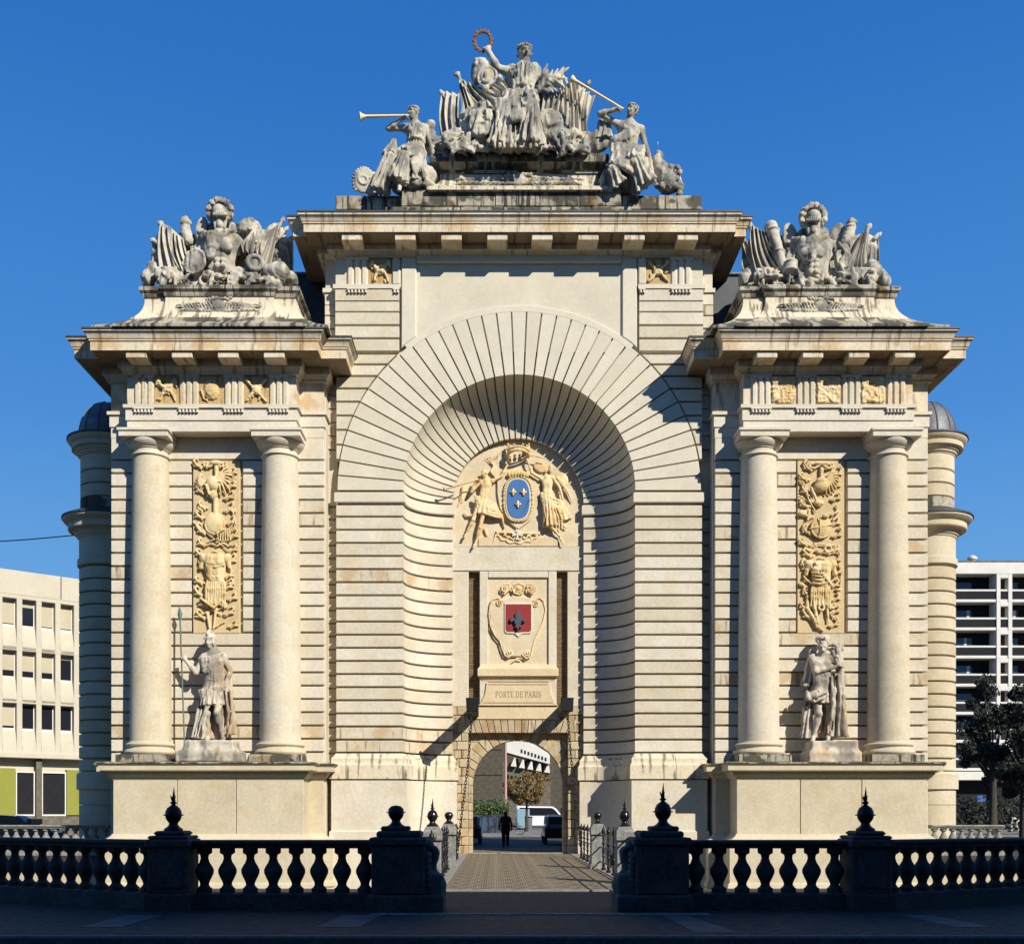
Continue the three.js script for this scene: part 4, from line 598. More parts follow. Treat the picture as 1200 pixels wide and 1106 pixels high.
// ---------- bearded hero in a lion skin ----------
{
  const o = [11.62, 3.565, 1.0], st = thing('hero_statue', 'pale stone statue of a bearded bare-chested hero leaning on a club', 'statue', o);
  const w = (cx, cy, z) => V.sub(P(905 + cx / 6.14, 720 + cy / 6.14, z), o), z = 2.16, s = new Carving(0.024);
  const J = { neck: w(362, 295, 1.0), chest: w(352, 365, 1.04), waist: w(362, 470, 1.08), pel: w(352, 560, 1.04), sl: w(292, 315, 1.0), sr: w(432, 315, 0.98) };
  torso(s, J.neck, J.chest, J.waist, J.pel, J.sl, J.sr, z, { male: true });
  head(s, w(365, 240, 1.12), z, [0.2, -0.3, -0.1], { beard: true, hair: true });
  arm(s, J.sl, w(320, 412, 1.28), w(478, 372, 1.32), z, { curl: 0.6 }); arm(s, J.sr, w(498, 405, 1.12), w(432, 262, 1.1), z, { curl: 1 });
  leg(s, w(318, 590, 1.0), w(335, 715, 1.26), w(302, 870, 1.1), w(290, 905, 1.32), z); leg(s, w(400, 590, 1.0), w(425, 720, 1.12), w(412, 860, 1.05), w(400, 902, 1.32), z);
  const cl = new Carving(0.026);
  cl.cloth(w(462, 430, 1.02), w(462, 880, 0.98), 0.24, 0.36, { n: 11, amp: 0.3, flat: 0.8 }).cloth(w(270, 560, 1.0), w(248, 890, 0.92), 0.16, 0.26, { n: 8, amp: 0.28, flat: 0.7 }).cloth(w(345, 555, 1.02), w(345, 640, 1.02), 0.40, 0.46, { n: 15, amp: 0.14, flat: 0.72 }).cloth(w(350, 560, 0.72), w(350, 885, 0.70), 0.5, 0.62, { n: 15, amp: 0.1, flat: 0.3 });
  cl.ell(w(300, 575, 1.45), [0.18, 0.14, 0.12], null, 0.05).ell(w(262, 590, 1.4), [0.14, 0.16, 0.12], null, 0.05).ell(w(505, 560, 1.15), [0.16, 0.3, 0.16], [0, 0, 0.2], 0.08).ell(w(450, 560, 1.35), [0.12, 0.2, 0.1], [0, 0, -0.2], 0.06);
  folds(cl, [[w(430, 450, 1.32), w(440, 620, 1.34), w(420, 870, 1.26)], [w(480, 440, 1.3), w(490, 640, 1.3), w(470, 860, 1.24)], [w(520, 480, 1.15), w(515, 680, 1.16), w(500, 780, 1.1)], [w(250, 560, 1.2), w(300, 600, 1.42), w(390, 555, 1.4)], [w(250, 590, 1.2), w(310, 630, 1.42), w(400, 580, 1.42)], [w(280, 260, 0.85), w(240, 400, 0.84), w(260, 560, 0.9)]], 0.055);
  cl.cloth(w(300, 270, 0.82), w(262, 520, 0.84), 0.14, 0.24, { n: 7, amp: 0.25, flat: 0.6 });
  cl.ell(w(368, 180, 0.98), [0.27, 0.16, 0.3], null, 0.06).ell(w(330, 195, 1.2), [0.07, 0.08, 0.07], null, 0.03).ell(w(402, 195, 1.2), [0.07, 0.08, 0.07], null, 0.03);
  const club = new Carving(0.028); club.line([w(470, 250, 1.02), w(490, 420, 1.05), w(500, 640, 1.05)], 0.20, 0.11, 0.04); for (let i = 0; i < 14; i++) club.ell(w(440 + (i % 4) * 22, 215 + Math.floor(i / 4) * 26 + (i % 2) * 10, 1.13 + 0.05 * Math.sin(i * 2)), [0.07, 0.06, 0.06], null, 0.02);
  carved('body', s, st, { color: stoneStatue }); carved('lion_skin', cl, st, { color: stoneStatue, rough: 0.016, ridge: [0.05, 5, 1.8, 5] }); carved('club', club, st, { color: stoneStatue, rough: 0.02 });
  const b = new Carving(0.035); b.box(w(418, 960, 1.0), [0.86, 0.24, 0.56], null, 0.05).box(w(418, 1035, 1.0), [1.0, 0.22, 0.64], null, 0.06, 0.2);
  carved('plinth', b, st, { color: stoneStatue, rough: 0.025, freq: 3, clipY: 0.0 });
}
// ---------- trophies of arms on the pavilion attics ----------
function trophyTorso(st, w, x0, z, lean = 0) {
  const s = new Carving(0.03), c = (x, y, d) => w(x0 + x, y, d);
  s.cap(c(-30, 400, 0.45), c(-28, 540, 0.45), 0.52, 0.40, 0.1).cap(c(30, 400, 0.45), c(28, 540, 0.45), 0.52, 0.40, 0.1).cap(c(0, 290, 0.4), c(0, 340, 0.4), 0.26, 0.36, 0.15);
  for (const x of [-1, 1]) { s.ell(c(x * 42, 385, 0.92), [0.27, 0.2, 0.14], null, 0.03); for (let r = 0; r < 3; r++) s.ell(c(x * 20, 440 + r * 38, 0.86), [0.125, 0.115, 0.09], null, 0.02); s.ell(c(x * 72, 470, 0.62), [0.12, 0.22, 0.14], [0, 0, x * 0.2], 0.04).ell(c(x * 105, 345, 0.42), [0.34, 0.26, 0.30], [0, 0, -x * 0.5], 0.1).cap(c(x * 120, 350, 0.42), c(x * 128, 410, 0.45), 0.19, 0.17, 0.05); }
  s.ell(c(0, 530, 0.78), [0.06, 0.05, 0.05], null, 0.02, true);
  carved('cuirass', s, st, { rough: 0.014 });
  const cl = new Carving(0.032); for (let i = 0; i < 7; i++) cl.line(swag(c(-145 + i * 9, 290 + i * 17, 0.5), c(95 - i * 16, 265 + i * 14, 0.62), 0.30 + 0.06 * i, 8, 0.42), 0.085, 0.07, 0.09);
  cl.cloth(c(-115, 380, 0.4), c(-175, 560, 0.4), 0.28, 0.5, { n: 9, amp: 0.26, flat: 0.7 });
  carved('mantle', cl, st, { rough: 0.014, ridge: [0.05, 4, 4, 4] });
  const h = new Carving(0.026);
  h.cap(c(0, 285, 0.42), c(0, 190, 0.45), 0.21, 0.20, 0.05).ell(c(0, 150, 0.5), [0.30, 0.32, 0.34], null, 0.03).cap(c(-42, 158, 0.78), c(42, 158, 0.78), 0.07, 0.07, 0.05).ell(c(0, 215, 0.70), [0.17, 0.24, 0.14], null, 0.03, true).cap(c(0, 185, 0.55), c(0, 235, 0.6), 0.15, 0.13, 0.04).cap(c(-38, 180, 0.6), c(-34, 250, 0.58), 0.08, 0.05, 0.04).cap(c(38, 180, 0.6), c(34, 250, 0.58), 0.08, 0.05, 0.04);
  for (let i = 0; i < 5; i++) h.ell(c(-26 + i * 13, 140, 0.84), [0.03, 0.06, 0.03], null, 0.01);
  const pl = new Carving(0.03); for (let i = 0; i < 17; i++) { const a = -0.55 + i / 16 * (Math.PI + 1.1); const x = Math.cos(a) * 70, y = 140 - Math.sin(a) * 72; pl.ell(c(x, y, 0.34), [0.14, 0.14, 0.2], null, 0.0).ell(c(x * 1.12, 140 - Math.sin(a) * 84, 0.44 + 0.06 * (i % 2)), [0.085 + 0.03 * (i % 2), 0.11, 0.12], [0, 0, a], 0.0); }
  carved('helmet', h, st, { rough: 0.008 }); carved('plume', pl, st, { rough: 0.02, freq: 7, ridge: [0.07, 6, 6, 6] });
}
function rubble(st, w, x0, x1, y0, y1, n, seed, zc = 0.35) {   // carved leaves and arms heaped along the foot
  const r = rng(seed), s = new Carving(0.034);
  s.box(w((x0 + x1) / 2, (y0 + y1) / 2 + 4, zc - 0.3), [Math.abs(w(x1, y0, 0)[0] - w(x0, y0, 0)[0]) / 2, Math.abs(w(x0, y1, 0)[1] - w(x0, y0, 0)[1]) / 2, 0.5], null, 0.1);
  for (let i = 0; i < n; i++) { const x = x0 + (x1 - x0) * r(), y = y0 + (y1 - y0) * r(), a = r() * 3.14; if (i % 3) s.ell(w(x, y, zc + 0.15 + 0.3 * r()), [0.24 + 0.14 * r(), 0.06 + 0.05 * r(), 0.08], [0, 0, a], 0.015); else if (i % 2) s.ring(w(x, y, zc + 0.25), 0.14 + 0.07 * r(), 0.05, [0.2, 0.3, 0], 0.02); else s.line(swag(w(x - 25, y, zc + 0.3), w(x + 25, y - 8, zc + 0.3), 0.12, 4), 0.06, 0.04, 0.09); }
  carved('heaped_arms', s, st, { rough: 0.02, freq: 6, ridge: [0.06, 4, 4, 4] });
}
{
  const o = [PX(257, 0), 21.6, 0], st = thing('trophy_sculpture', 'grey stone trophy of arms with draped cuirass, left flags and a drum on the attic beside the warrior', 'sculpture', o);
  st.userData.label = 'grey stone trophy whose cuirass wears a draped mantle, above the lance bearing warrior';
  const w = (cx, cy, z) => V.sub(P(160 + cx / 6, 225 + cy / 6, z), o);
  trophyTorso(st, w, 585, 0);
  banner(st, w(165, 215, 0.0), w(235, 245, 0.25), w(330, 560, 0.45), w(130, 600, 0.1), { n: 2.5, amp: 0.13, seed: 1 });
  banner(st, w(245, 255, 0.2), w(330, 330, 0.4), w(420, 560, 0.6), w(270, 590, 0.35), { n: 3, amp: 0.14, seed: 2.2 });
  banner(st, w(110, 335, -0.2), w(170, 350, 0), w(190, 600, 0.1), w(60, 620, -0.2), { n: 2, amp: 0.12, seed: 3.1 });
  banner(st, w(1010, 220, 0.0), w(930, 270, 0.3), w(760, 480, 0.6), w(930, 560, 0.2), { n: 3.5, amp: 0.16, seed: 4.3 });
  banner(st, w(940, 280, 0.25), w(800, 280, 0.4), w(740, 420, 0.7), w(880, 480, 0.5), { n: 4, amp: 0.15, seed: 5.4 });
  banner(st, w(1090, 310, -0.3), w(1020, 330, -0.1), w(1000, 600, 0), w(1090, 620, -0.3), { n: 2, amp: 0.1, seed: 6.2 });
  { const k = new Carving(0.04); k.ell(w(330, 480, -0.25), [1.15, 1.05, 0.32], [0, 0, 0.1], 0.2).ell(w(850, 470, -0.25), [1.2, 1.0, 0.32], [0, 0, -0.1], 0.2).ell(w(590, 420, -0.2), [1.0, 1.2, 0.4], null, 0.2).ell(w(210, 420, -0.2), [0.5, 0.9, 0.25], [0, 0, 0.15], 0.2).ell(w(960, 400, -0.2), [0.5, 0.95, 0.25], [0, 0, -0.2], 0.2); carved('massed_standards', k, st, { rough: 0.015, ridge: [0.12, 2.4, 1.4, 2.4], clipY: 0 }); }
  for (const [x, y, x2, y2] of [[150, 208, 210, 260], [98, 330, 150, 360], [1035, 180, 985, 260], [1065, 240, 1000, 320], [1130, 308, 1040, 345]]) { const f = new Carving(0.03); f.cap(w(x, y, 0), w(x2, y2, 0.05), 0.05, 0.09, 0.03).ell(w((x * 3 + x2) / 4, (y * 3 + y2) / 4, 0.02), [0.13, 0.10, 0.06], [0, 0, 0.6], 0.03); carved('spear_head', f, st, { rough: 0.02, freq: 6 }); }
  const f = new Carving(0.032); f.line([w(340, 200, 0.2), w(345, 260, 0.25), w(360, 340, 0.3)], 0.16, 0.2, 0.05).ell(w(345, 215, 0.3), [0.2, 0.16, 0.18], null, 0.04);
  carved('eagle_standard', f, st, { rough: 0.02, ridge: [0.05, 5, 5, 5] });
  const lion = new Carving(0.03); lion.ell(w(800, 255, 0.2), [0.40, 0.38, 0.24], null, 0.04).ell(w(740, 255, 0.35), [0.24, 0.2, 0.18], null, 0.06).ell(w(860, 330, 0.2), [0.4, 0.4, 0.25], null, 0.1); carved('lion_mask', lion, st, { rough: 0.02, ridge: [0.07, 4, 4, 4] });
  const wg = new Carving(0.03); wg.ell(w(455, 265, 0.1), [0.24, 0.5, 0.14], [0, 0, -0.2], 0.03); carved('oval_shield', wg, st, { rough: 0.015 });
  { const g = new Carving(0.03); g.ell(w(405, 490, 0.75), [0.52, 0.52, 0.12], [0, -0.3, 0.2], 0.02).ring(w(405, 490, 0.82), 0.44, 0.05, [0, -0.3, 0.2]); carved('round_shield', g, st, { rough: 0.01, ridge: [0.04, 4, 2, 4] }); }
  { const g = new Carving(0.03); g.ring(w(830, 495, 0.72), 0.26, 0.09, [0, 0.2, 0]).ell(w(830, 495, 0.6), [0.3, 0.3, 0.12], null, 0.03); carved('wreath', g, st, { rough: 0.02 }); }
  { const g = new Carving(0.03); g.cap(w(940, 570, 0.45), w(1010, 555, 0.57), 0.33, 0.33, 0.03).ring(w(1010, 552, 0.62), 0.31, 0.05, [0, 0.6, 0]).ell(w(1085, 615, 0.1), [0.26, 0.26, 0.4], null, 0.1); carved('drum', g, st, { rough: 0.02 }); }
  { const g = new Carving(0.03); g.ell(w(80, 610, 0.0), [0.26, 0.36, 0.3], null, 0.05).ell(w(120, 560, 0.0), [0.3, 0.4, 0.25], null, 0.1); carved('helmet', g, st, { rough: 0.02, ridge: [0.05, 5, 3, 5] }); }
  rubble(st, w, 150, 1060, 565, 640, 70, 41);
}
{
  const o = [PX(950, 0), 21.6, 0], st = thing('trophy_sculpture', 'grey stone trophy with bare ribbed cuirass, quiver and flags, above the bearded hero', 'sculpture', o);
  const w = (cx, cy, z) => V.sub(P(860 + cx / 6, 230 + cy / 6, z), o);
  trophyTorso(st, (x, y, z) => w(x, y + 10, z), 558, 0);
  banner(st, w(45, 280, -0.1), w(110, 330, 0.1), w(260, 560, 0.3), w(60, 560, -0.1), { n: 2.5, amp: 0.13, seed: 1.4 });
  banner(st, w(120, 200, 0.0), w(230, 260, 0.25), w(370, 540, 0.5), w(150, 540, 0.2), { n: 4, amp: 0.15, seed: 2.7 });
  banner(st, w(945, 215, 0.0), w(880, 290, 0.25), w(760, 560, 0.5), w(930, 560, 0.2), { n: 4, amp: 0.15, seed: 3.9 });
  banner(st, w(1010, 270, -0.2), w(950, 320, 0.0), w(900, 580, 0.3), w(990, 560, -0.1), { n: 3, amp: 0.13, seed: 4.6 });
  { const k = new Carving(0.04); k.ell(w(300, 470, -0.25), [1.15, 1.05, 0.32], [0, 0, 0.1], 0.2).ell(w(810, 460, -0.25), [1.1, 1.0, 0.32], [0, 0, -0.1], 0.2).ell(w(560, 430, -0.2), [1.0, 1.2, 0.4], null, 0.2).ell(w(170, 420, -0.2), [0.5, 0.85, 0.25], [0, 0, 0.15], 0.2).ell(w(920, 420, -0.2), [0.45, 0.85, 0.25], [0, 0, -0.2], 0.2); carved('massed_standards', k, st, { rough: 0.015, ridge: [0.12, 2.4, 1.4, 2.4], clipY: 0 }); }
  for (const [x, y, x2, y2] of [[105, 178, 130, 240], [30, 268, 70, 310], [962, 195, 935, 250], [1035, 258, 990, 300]]) { const f = new Carving(0.03); f.cap(w(x, y, 0), w(x2, y2, 0.05), 0.06, 0.09, 0.03).ell(w((x * 2 + x2) / 3, (y * 2 + y2) / 3, 0.02), [0.12, 0.11, 0.06], [0, 0, 0.6], 0.03); carved('spear_head', f, st, { rough: 0.02, freq: 6 }); }
  const f = new Carving(0.032); f.line([w(830, 180, 0.2), w(820, 260, 0.3), w(790, 330, 0.35)], 0.16, 0.19, 0.05); for (let i = 0; i < 5; i++) f.ring(w(830 - i * 9, 190 + i * 28, 0.25), 0.16, 0.06, [1.5, 0, 0.2], 0.03);
  carved('eagle_standard', f, st, { rough: 0.02, ridge: [0.03, 5, 5, 5] });
  for (const [x, q] of [[400, 1], [725, -1]]) { const e = new Carving(0.03); e.ell(w(x, 300, 0.0), [0.34, 0.62, 0.1], [0, 0.3 * q, 0.18 * q], 0.02).ring(w(x, 300, 0.05), 0.3, 0.04, [0, 0.3 * q, 0], 0.02); carved('oval_shield', e, st, { rough: 0.015 }); }
  const g = new Carving(0.028); g.line([w(262, 215, 0.3), w(300, 340, 0.45), w(345, 490, 0.6)], 0.24, 0.17, 0.03); for (let i = 0; i < 6; i++) g.cap(w(250 + i * 10, 200, 0.3 + 0.05 * (i % 2)), w(262 + i * 9, 245, 0.35), 0.05, 0.06, 0.01); g.ring(w(272, 250, 0.34), 0.24, 0.05, [1.3, 0, 0.3]).ring(w(318, 400, 0.5), 0.2, 0.05, [1.3, 0, 0.3]);
  g.ell(w(400, 500, 0.7), [0.26, 0.36, 0.25], null, 0.04).ring(w(400, 530, 0.7), 0.26, 0.06, [1.5, 0, 0]).ring(w(400, 470, 0.7), 0.22, 0.05, [1.5, 0, 0]);
  carved('quiver', g, st, { rough: 0.012 });
  { const sh = new Carving(0.03); sh.ell(w(765, 440, 0.65), [0.34, 0.62, 0.12], [0, 0.3, -0.25], 0.02).ring(w(770, 440, 0.75), 0.3, 0.06, [0, 0.3, 0], 0.03).line([w(740, 330, 0.8), w(790, 400, 0.85), w(745, 470, 0.85), w(780, 540, 0.8)], 0.07, 0.05, 0.02); carved('snake_shield', sh, st, { rough: 0.015 }); }
  { const sh = new Carving(0.03); sh.cap(w(970, 480, 0.3), w(1060, 600, 0.45), 0.2, 0.26, 0.04).ring(w(1055, 592, 0.45), 0.26, 0.06, [0, 1.2, 0.6]); for (let i = 0; i < 3; i++) sh.ring(w(985 + i * 22, 500 + i * 29, 0.33), 0.22, 0.04, [0.9, 0.5, 0], 0.02); carved('cannon', sh, st, { rough: 0.015 }); }
  { const sh = new Carving(0.03); sh.ell(w(80, 590, 0.0), [0.26, 0.34, 0.3], null, 0.05).ell(w(130, 560, 0), [0.4, 0.4, 0.25], null, 0.1); carved('helmet', sh, st, { rough: 0.02, ridge: [0.05, 5, 3, 5] }); }
  rubble(st, (x, y, z) => w(x, y - 15, z), 130, 1010, 555, 640, 70, 77);
}
// ---------- seated Victory with her banners ----------
{
  const o = [PX(610, 0), 27.03, 0], st = thing('victory_statue', 'large grey stone seated woman raising a rust coloured wreath on the top pedestal', 'statue', o);
  const w = (cx, cy, z) => V.sub(P(480 + cx / 5.4545, 30 + cy / 5.4545, z), o), z = 2.9, s = new Carving(0.032);
  const J = { neck: w(735, 262, 0.05), chest: w(722, 330, 0.1), waist: w(728, 415, 0.15), pel: w(705, 480, 0.15), sl: w(640, 298, 0.02), sr: w(808, 292, 0.02) };
  torso(s, J.neck, J.chest, J.waist, J.pel, J.sl, J.sr, z, { female: true });
  head(s, w(736, 180, 0.15), z, [0.12, 0.25, 0], { hair: true, wreath: true });
  arm(s, J.sl, w(562, 270, 0.15), w(497, 150, 0.2), z, { curl: 1 }); arm(s, J.sr, w(842, 400, 0.15), w(800, 430, 0.55), z, { curl: 1 });
  leg(s, w(665, 490, 0.2), w(625, 545, 1.05), w(600, 740, 0.75), w(585, 785, 1.05), z); leg(s, w(755, 480, 0.2), w(768, 500, 1.1), w(765, 720, 0.8), w(765, 770, 1.1), z);
  const d = new Carving(0.029);
  d.cloth(w(665, 470, 0.45), w(640, 550, 1.0), 0.36, 0.34, { n: 8, amp: 0.16, grow: 0 }).cloth(w(750, 460, 0.45), w(765, 505, 1.05), 0.36, 0.34, { n: 8, amp: 0.16, grow: 0 });
  d.cloth(w(625, 530, 0.98), w(590, 785, 0.8), 0.30, 0.52, { n: 11, amp: 0.24 }).cloth(w(768, 490, 1.0), w(760, 780, 0.85), 0.32, 0.56, { n: 13, amp: 0.24, ph: 1 }).cloth(w(695, 540, 0.7), w(690, 785, 0.5), 0.4, 0.6, { n: 11, amp: 0.2 }).cloth(w(730, 400, 0.15), w(715, 500, 0.2), 0.36, 0.5, { n: 15, amp: 0.08, flat: 0.8, grow: 0 });
  for (let i = 0; i < 6; i++) d.line(swag(w(560 + i * 8, 500 + i * 16, 0.9 + 0.05 * i), w(800 - i * 6, 470 + i * 8, 1.1), 0.12 + 0.06 * i, 7, 0.2), 0.12, 0.10, 0.10);
  for (let i = 0; i < 9; i++) d.line([w(560 + i * 30, 560 + (i % 3) * 12, 1.2), w(552 + i * 31, 660, 1.25), w(540 + i * 33, 775, 1.22 + 0.05 * (i % 2))], 0.045, 0.055, 0.02);
  for (let i = 0; i < 8; i++) d.line([w(650 + i * 20, 290, 0.35), w(664 + i * 17, 350, 0.5), w(672 + i * 15, 415, 0.46)], 0.035, 0.03, 0.02);
  d.ring(w(730, 418, 0.15), 0.42, 0.05, [1.57, 0, 0], 0.03).cloth(w(724, 296, 0.08), w(728, 430, 0.14), 0.57, 0.48, { n: 21, amp: 0.06, flat: 0.78, grow: 0 }).cap(w(655, 290, 0.0), w(690, 430, -0.1), 0.22, 0.3, 0.1).cap(w(800, 285, 0.0), w(800, 470, -0.1), 0.24, 0.4, 0.1).ell(w(730, 430, -0.35), [0.85, 0.95, 0.35], null, 0.15).ell(w(690, 500, 0.4), [0.8, 0.35, 0.55], null, 0.2);
  carved('body', s, st, { rough: 0.014 }); carved('robe', d, st, { rough: 0.010, ridge: [0.078, 5.2, 1.6, 5.2] });
  const wr = new Carving(0.022), wc = w(468, 98, 0.2); wr.ring(wc, 0.31, 0.035, [0.35, 0, 0]); for (let i = 0; i < 30; i++) { const a = i / 30 * 6.283; wr.ell([wc[0] + Math.cos(a) * (0.31 + 0.05 * (i % 2)), wc[1] + Math.sin(a) * (0.31 + 0.05 * (i % 2)) * 0.94, wc[2] + Math.sin(a) * 0.1], [0.04, 0.1, 0.035], [0.3, 0, a + (i % 2 ? 0.7 : -0.7) + 1.57 - 1.57], 0.01); }
  mesh('wreath', wr.build({ rough: 0.008, color: (x, y, zz) => mixc([0.30, 0.13, 0.05], [0.14, 0.07, 0.035], noise3(x * 9, y * 9, zz * 9)) }), M.carve, st);
  const pm = new Carving(0.03); for (let i = 0; i < 9; i++) { const t = i / 8, b0 = w(830 + 45 * t, 410 - 35 * t, 0.55), tip = w(880 + 110 * t + 30 * Math.sin(i * 2.1), 250 + 190 * Math.abs(Math.sin(i * 1.7)) * 0.75, 0.5 + 0.1 * (i % 3)); pm.line([b0, V.add(V.mix(b0, tip, 0.5), [0, 0.1, 0.1]), tip], 0.09, 0.05, 0.015); pm.ell(V.mix(b0, tip, 0.75), [0.24, 0.075, 0.05], [0, 0, Math.atan2(tip[1] - b0[1], tip[0] - b0[0])], 0.01); }
  for (let i = 0; i < 12; i++) { const b0 = w(820 + i * 14, 405 - i * 9, 0.58), e = w(850 + i * 15, 300 + (i % 2) * 110 - i * 2, 0.6); pm.ell(V.mix(b0, e, 0.6), [0.3, 0.065, 0.045], [0, 0, Math.atan2(e[1] - b0[1], e[0] - b0[0])], 0.01); }
  carved('palm_branch', pm, st, { rough: 0.01 });
  const md = new Carving(0.028); md.ell(w(495, 325, 0.45), [0.34, 0.46, 0.12], [0, -0.2, 0.12], 0.02).ring(w(495, 325, 0.52), 0.36, 0.045, [0, -0.2, 0], 0.02).ell(w(493, 315, 0.56), [0.12, 0.2, 0.09], null, 0.03).ell(w(492, 350, 0.54), [0.2, 0.12, 0.07], null, 0.03).ell(w(485, 405, 0.5), [0.14, 0.14, 0.14], null, 0.03).ell(w(575, 340, 0.4), [0.14, 0.14, 0.14], null, 0.03);
  md.cap(w(470, 260, 0.25), w(430, 340, 0.1), 0.24, 0.2, 0.1).ell(w(425, 300, 0.1), [0.2, 0.5, 0.2], null, 0.08); for (let i = 0; i < 6; i++) md.ell(w(425 + (i % 3) * 24, 222 + Math.floor(i / 3) * 26, 0.3), [0.10, 0.10, 0.10], null, 0.02);
  carved('medallion', md, st, { rough: 0.02 });
  banner(st, w(330, 345, -0.1), w(460, 400, 0.3), w(620, 470, 0.6), w(430, 570, 0.2), { n: 4, amp: 0.12, seed: 0.7, sag: 0.1 });
  banner(st, w(470, 400, 0.35), w(600, 350, 0.3), w(640, 450, 0.55), w(520, 520, 0.6), { n: 3, amp: 0.1, seed: 1.9, sag: 0.25 });
  banner(st, w(215, 425, -0.3), w(320, 440, 0.1), w(330, 740, 0.4), w(200, 720, -0.1), { n: 3, amp: 0.14, seed: 2.3 });
  banner(st, w(320, 350, -0.1), w(370, 400, 0.2), w(480, 590, 0.6), w(330, 600, 0.2), { n: 3, amp: 0.12, seed: 3.4 });
  banner(st, w(1060, 350, -0.1), w(960, 400, 0.2), w(900, 560, 0.6), w(1090, 740, 0.3), { n: 5, amp: 0.13, seed: 4.2 });
  banner(st, w(1180, 460, -0.3), w(1070, 380, -0.05), w(1010, 720, 0.5), w(1150, 760, 0), { n: 3.5, amp: 0.14, seed: 5.7 });
  banner(st, w(860, 430, 0.3), w(990, 420, 0.25), w(1000, 600, 0.6), w(850, 690, 0.7), { n: 4, amp: 0.12, seed: 6.6, sag: 0.3 });
  const t = new Carving(0.036);
  t.cloth(w(480, 530, 0.45), w(440, 750, 0.55), 0.42, 0.5, { n: 9, amp: 0.16 }).ell(w(400, 620, 0.3), [0.5, 0.6, 0.35], null, 0.1).ell(w(890, 640, 0.5), [0.55, 0.55, 0.4], null, 0.1).ell(w(960, 720, 0.4), [0.9, 0.34, 0.45], null, 0.1).ell(w(300, 720, 0.3), [0.5, 0.3, 0.35], null, 0.1).ell(w(620, 640, -0.1), [1.7, 0.7, 0.4], null, 0.1).ell(w(700, 450, -0.35), [0.9, 0.9, 0.35], null, 0.1);
  for (let i = 0; i < 6; i++) t.line(swag(w(390 + i * 4, 560 + i * 24, 0.8), w(540, 545 + i * 26, 0.85), 0.08, 5, 0.12), 0.05, 0.05, 0.09);
  for (const [x, y] of [[310, 320], [1140, 370], [205, 430]]) t.ell(w(x, y, -0.2), [0.1, 0.16, 0.08], [0, 0, x > 600 ? -1.0 : 0.8], 0.03).cap(w(x, y, -0.2), w(x > 600 ? x - 60 : x + 30, y + 60, -0.1), 0.05, 0.05, 0.02);
  carved('heaped_trophies', t, st, { rough: 0.015, freq: 6, ridge: [0.10, 3.8, 2.6, 3.8] });
  rubble(st, w, 210, 1150, 720, 800, 90, 13, 0.45);
}
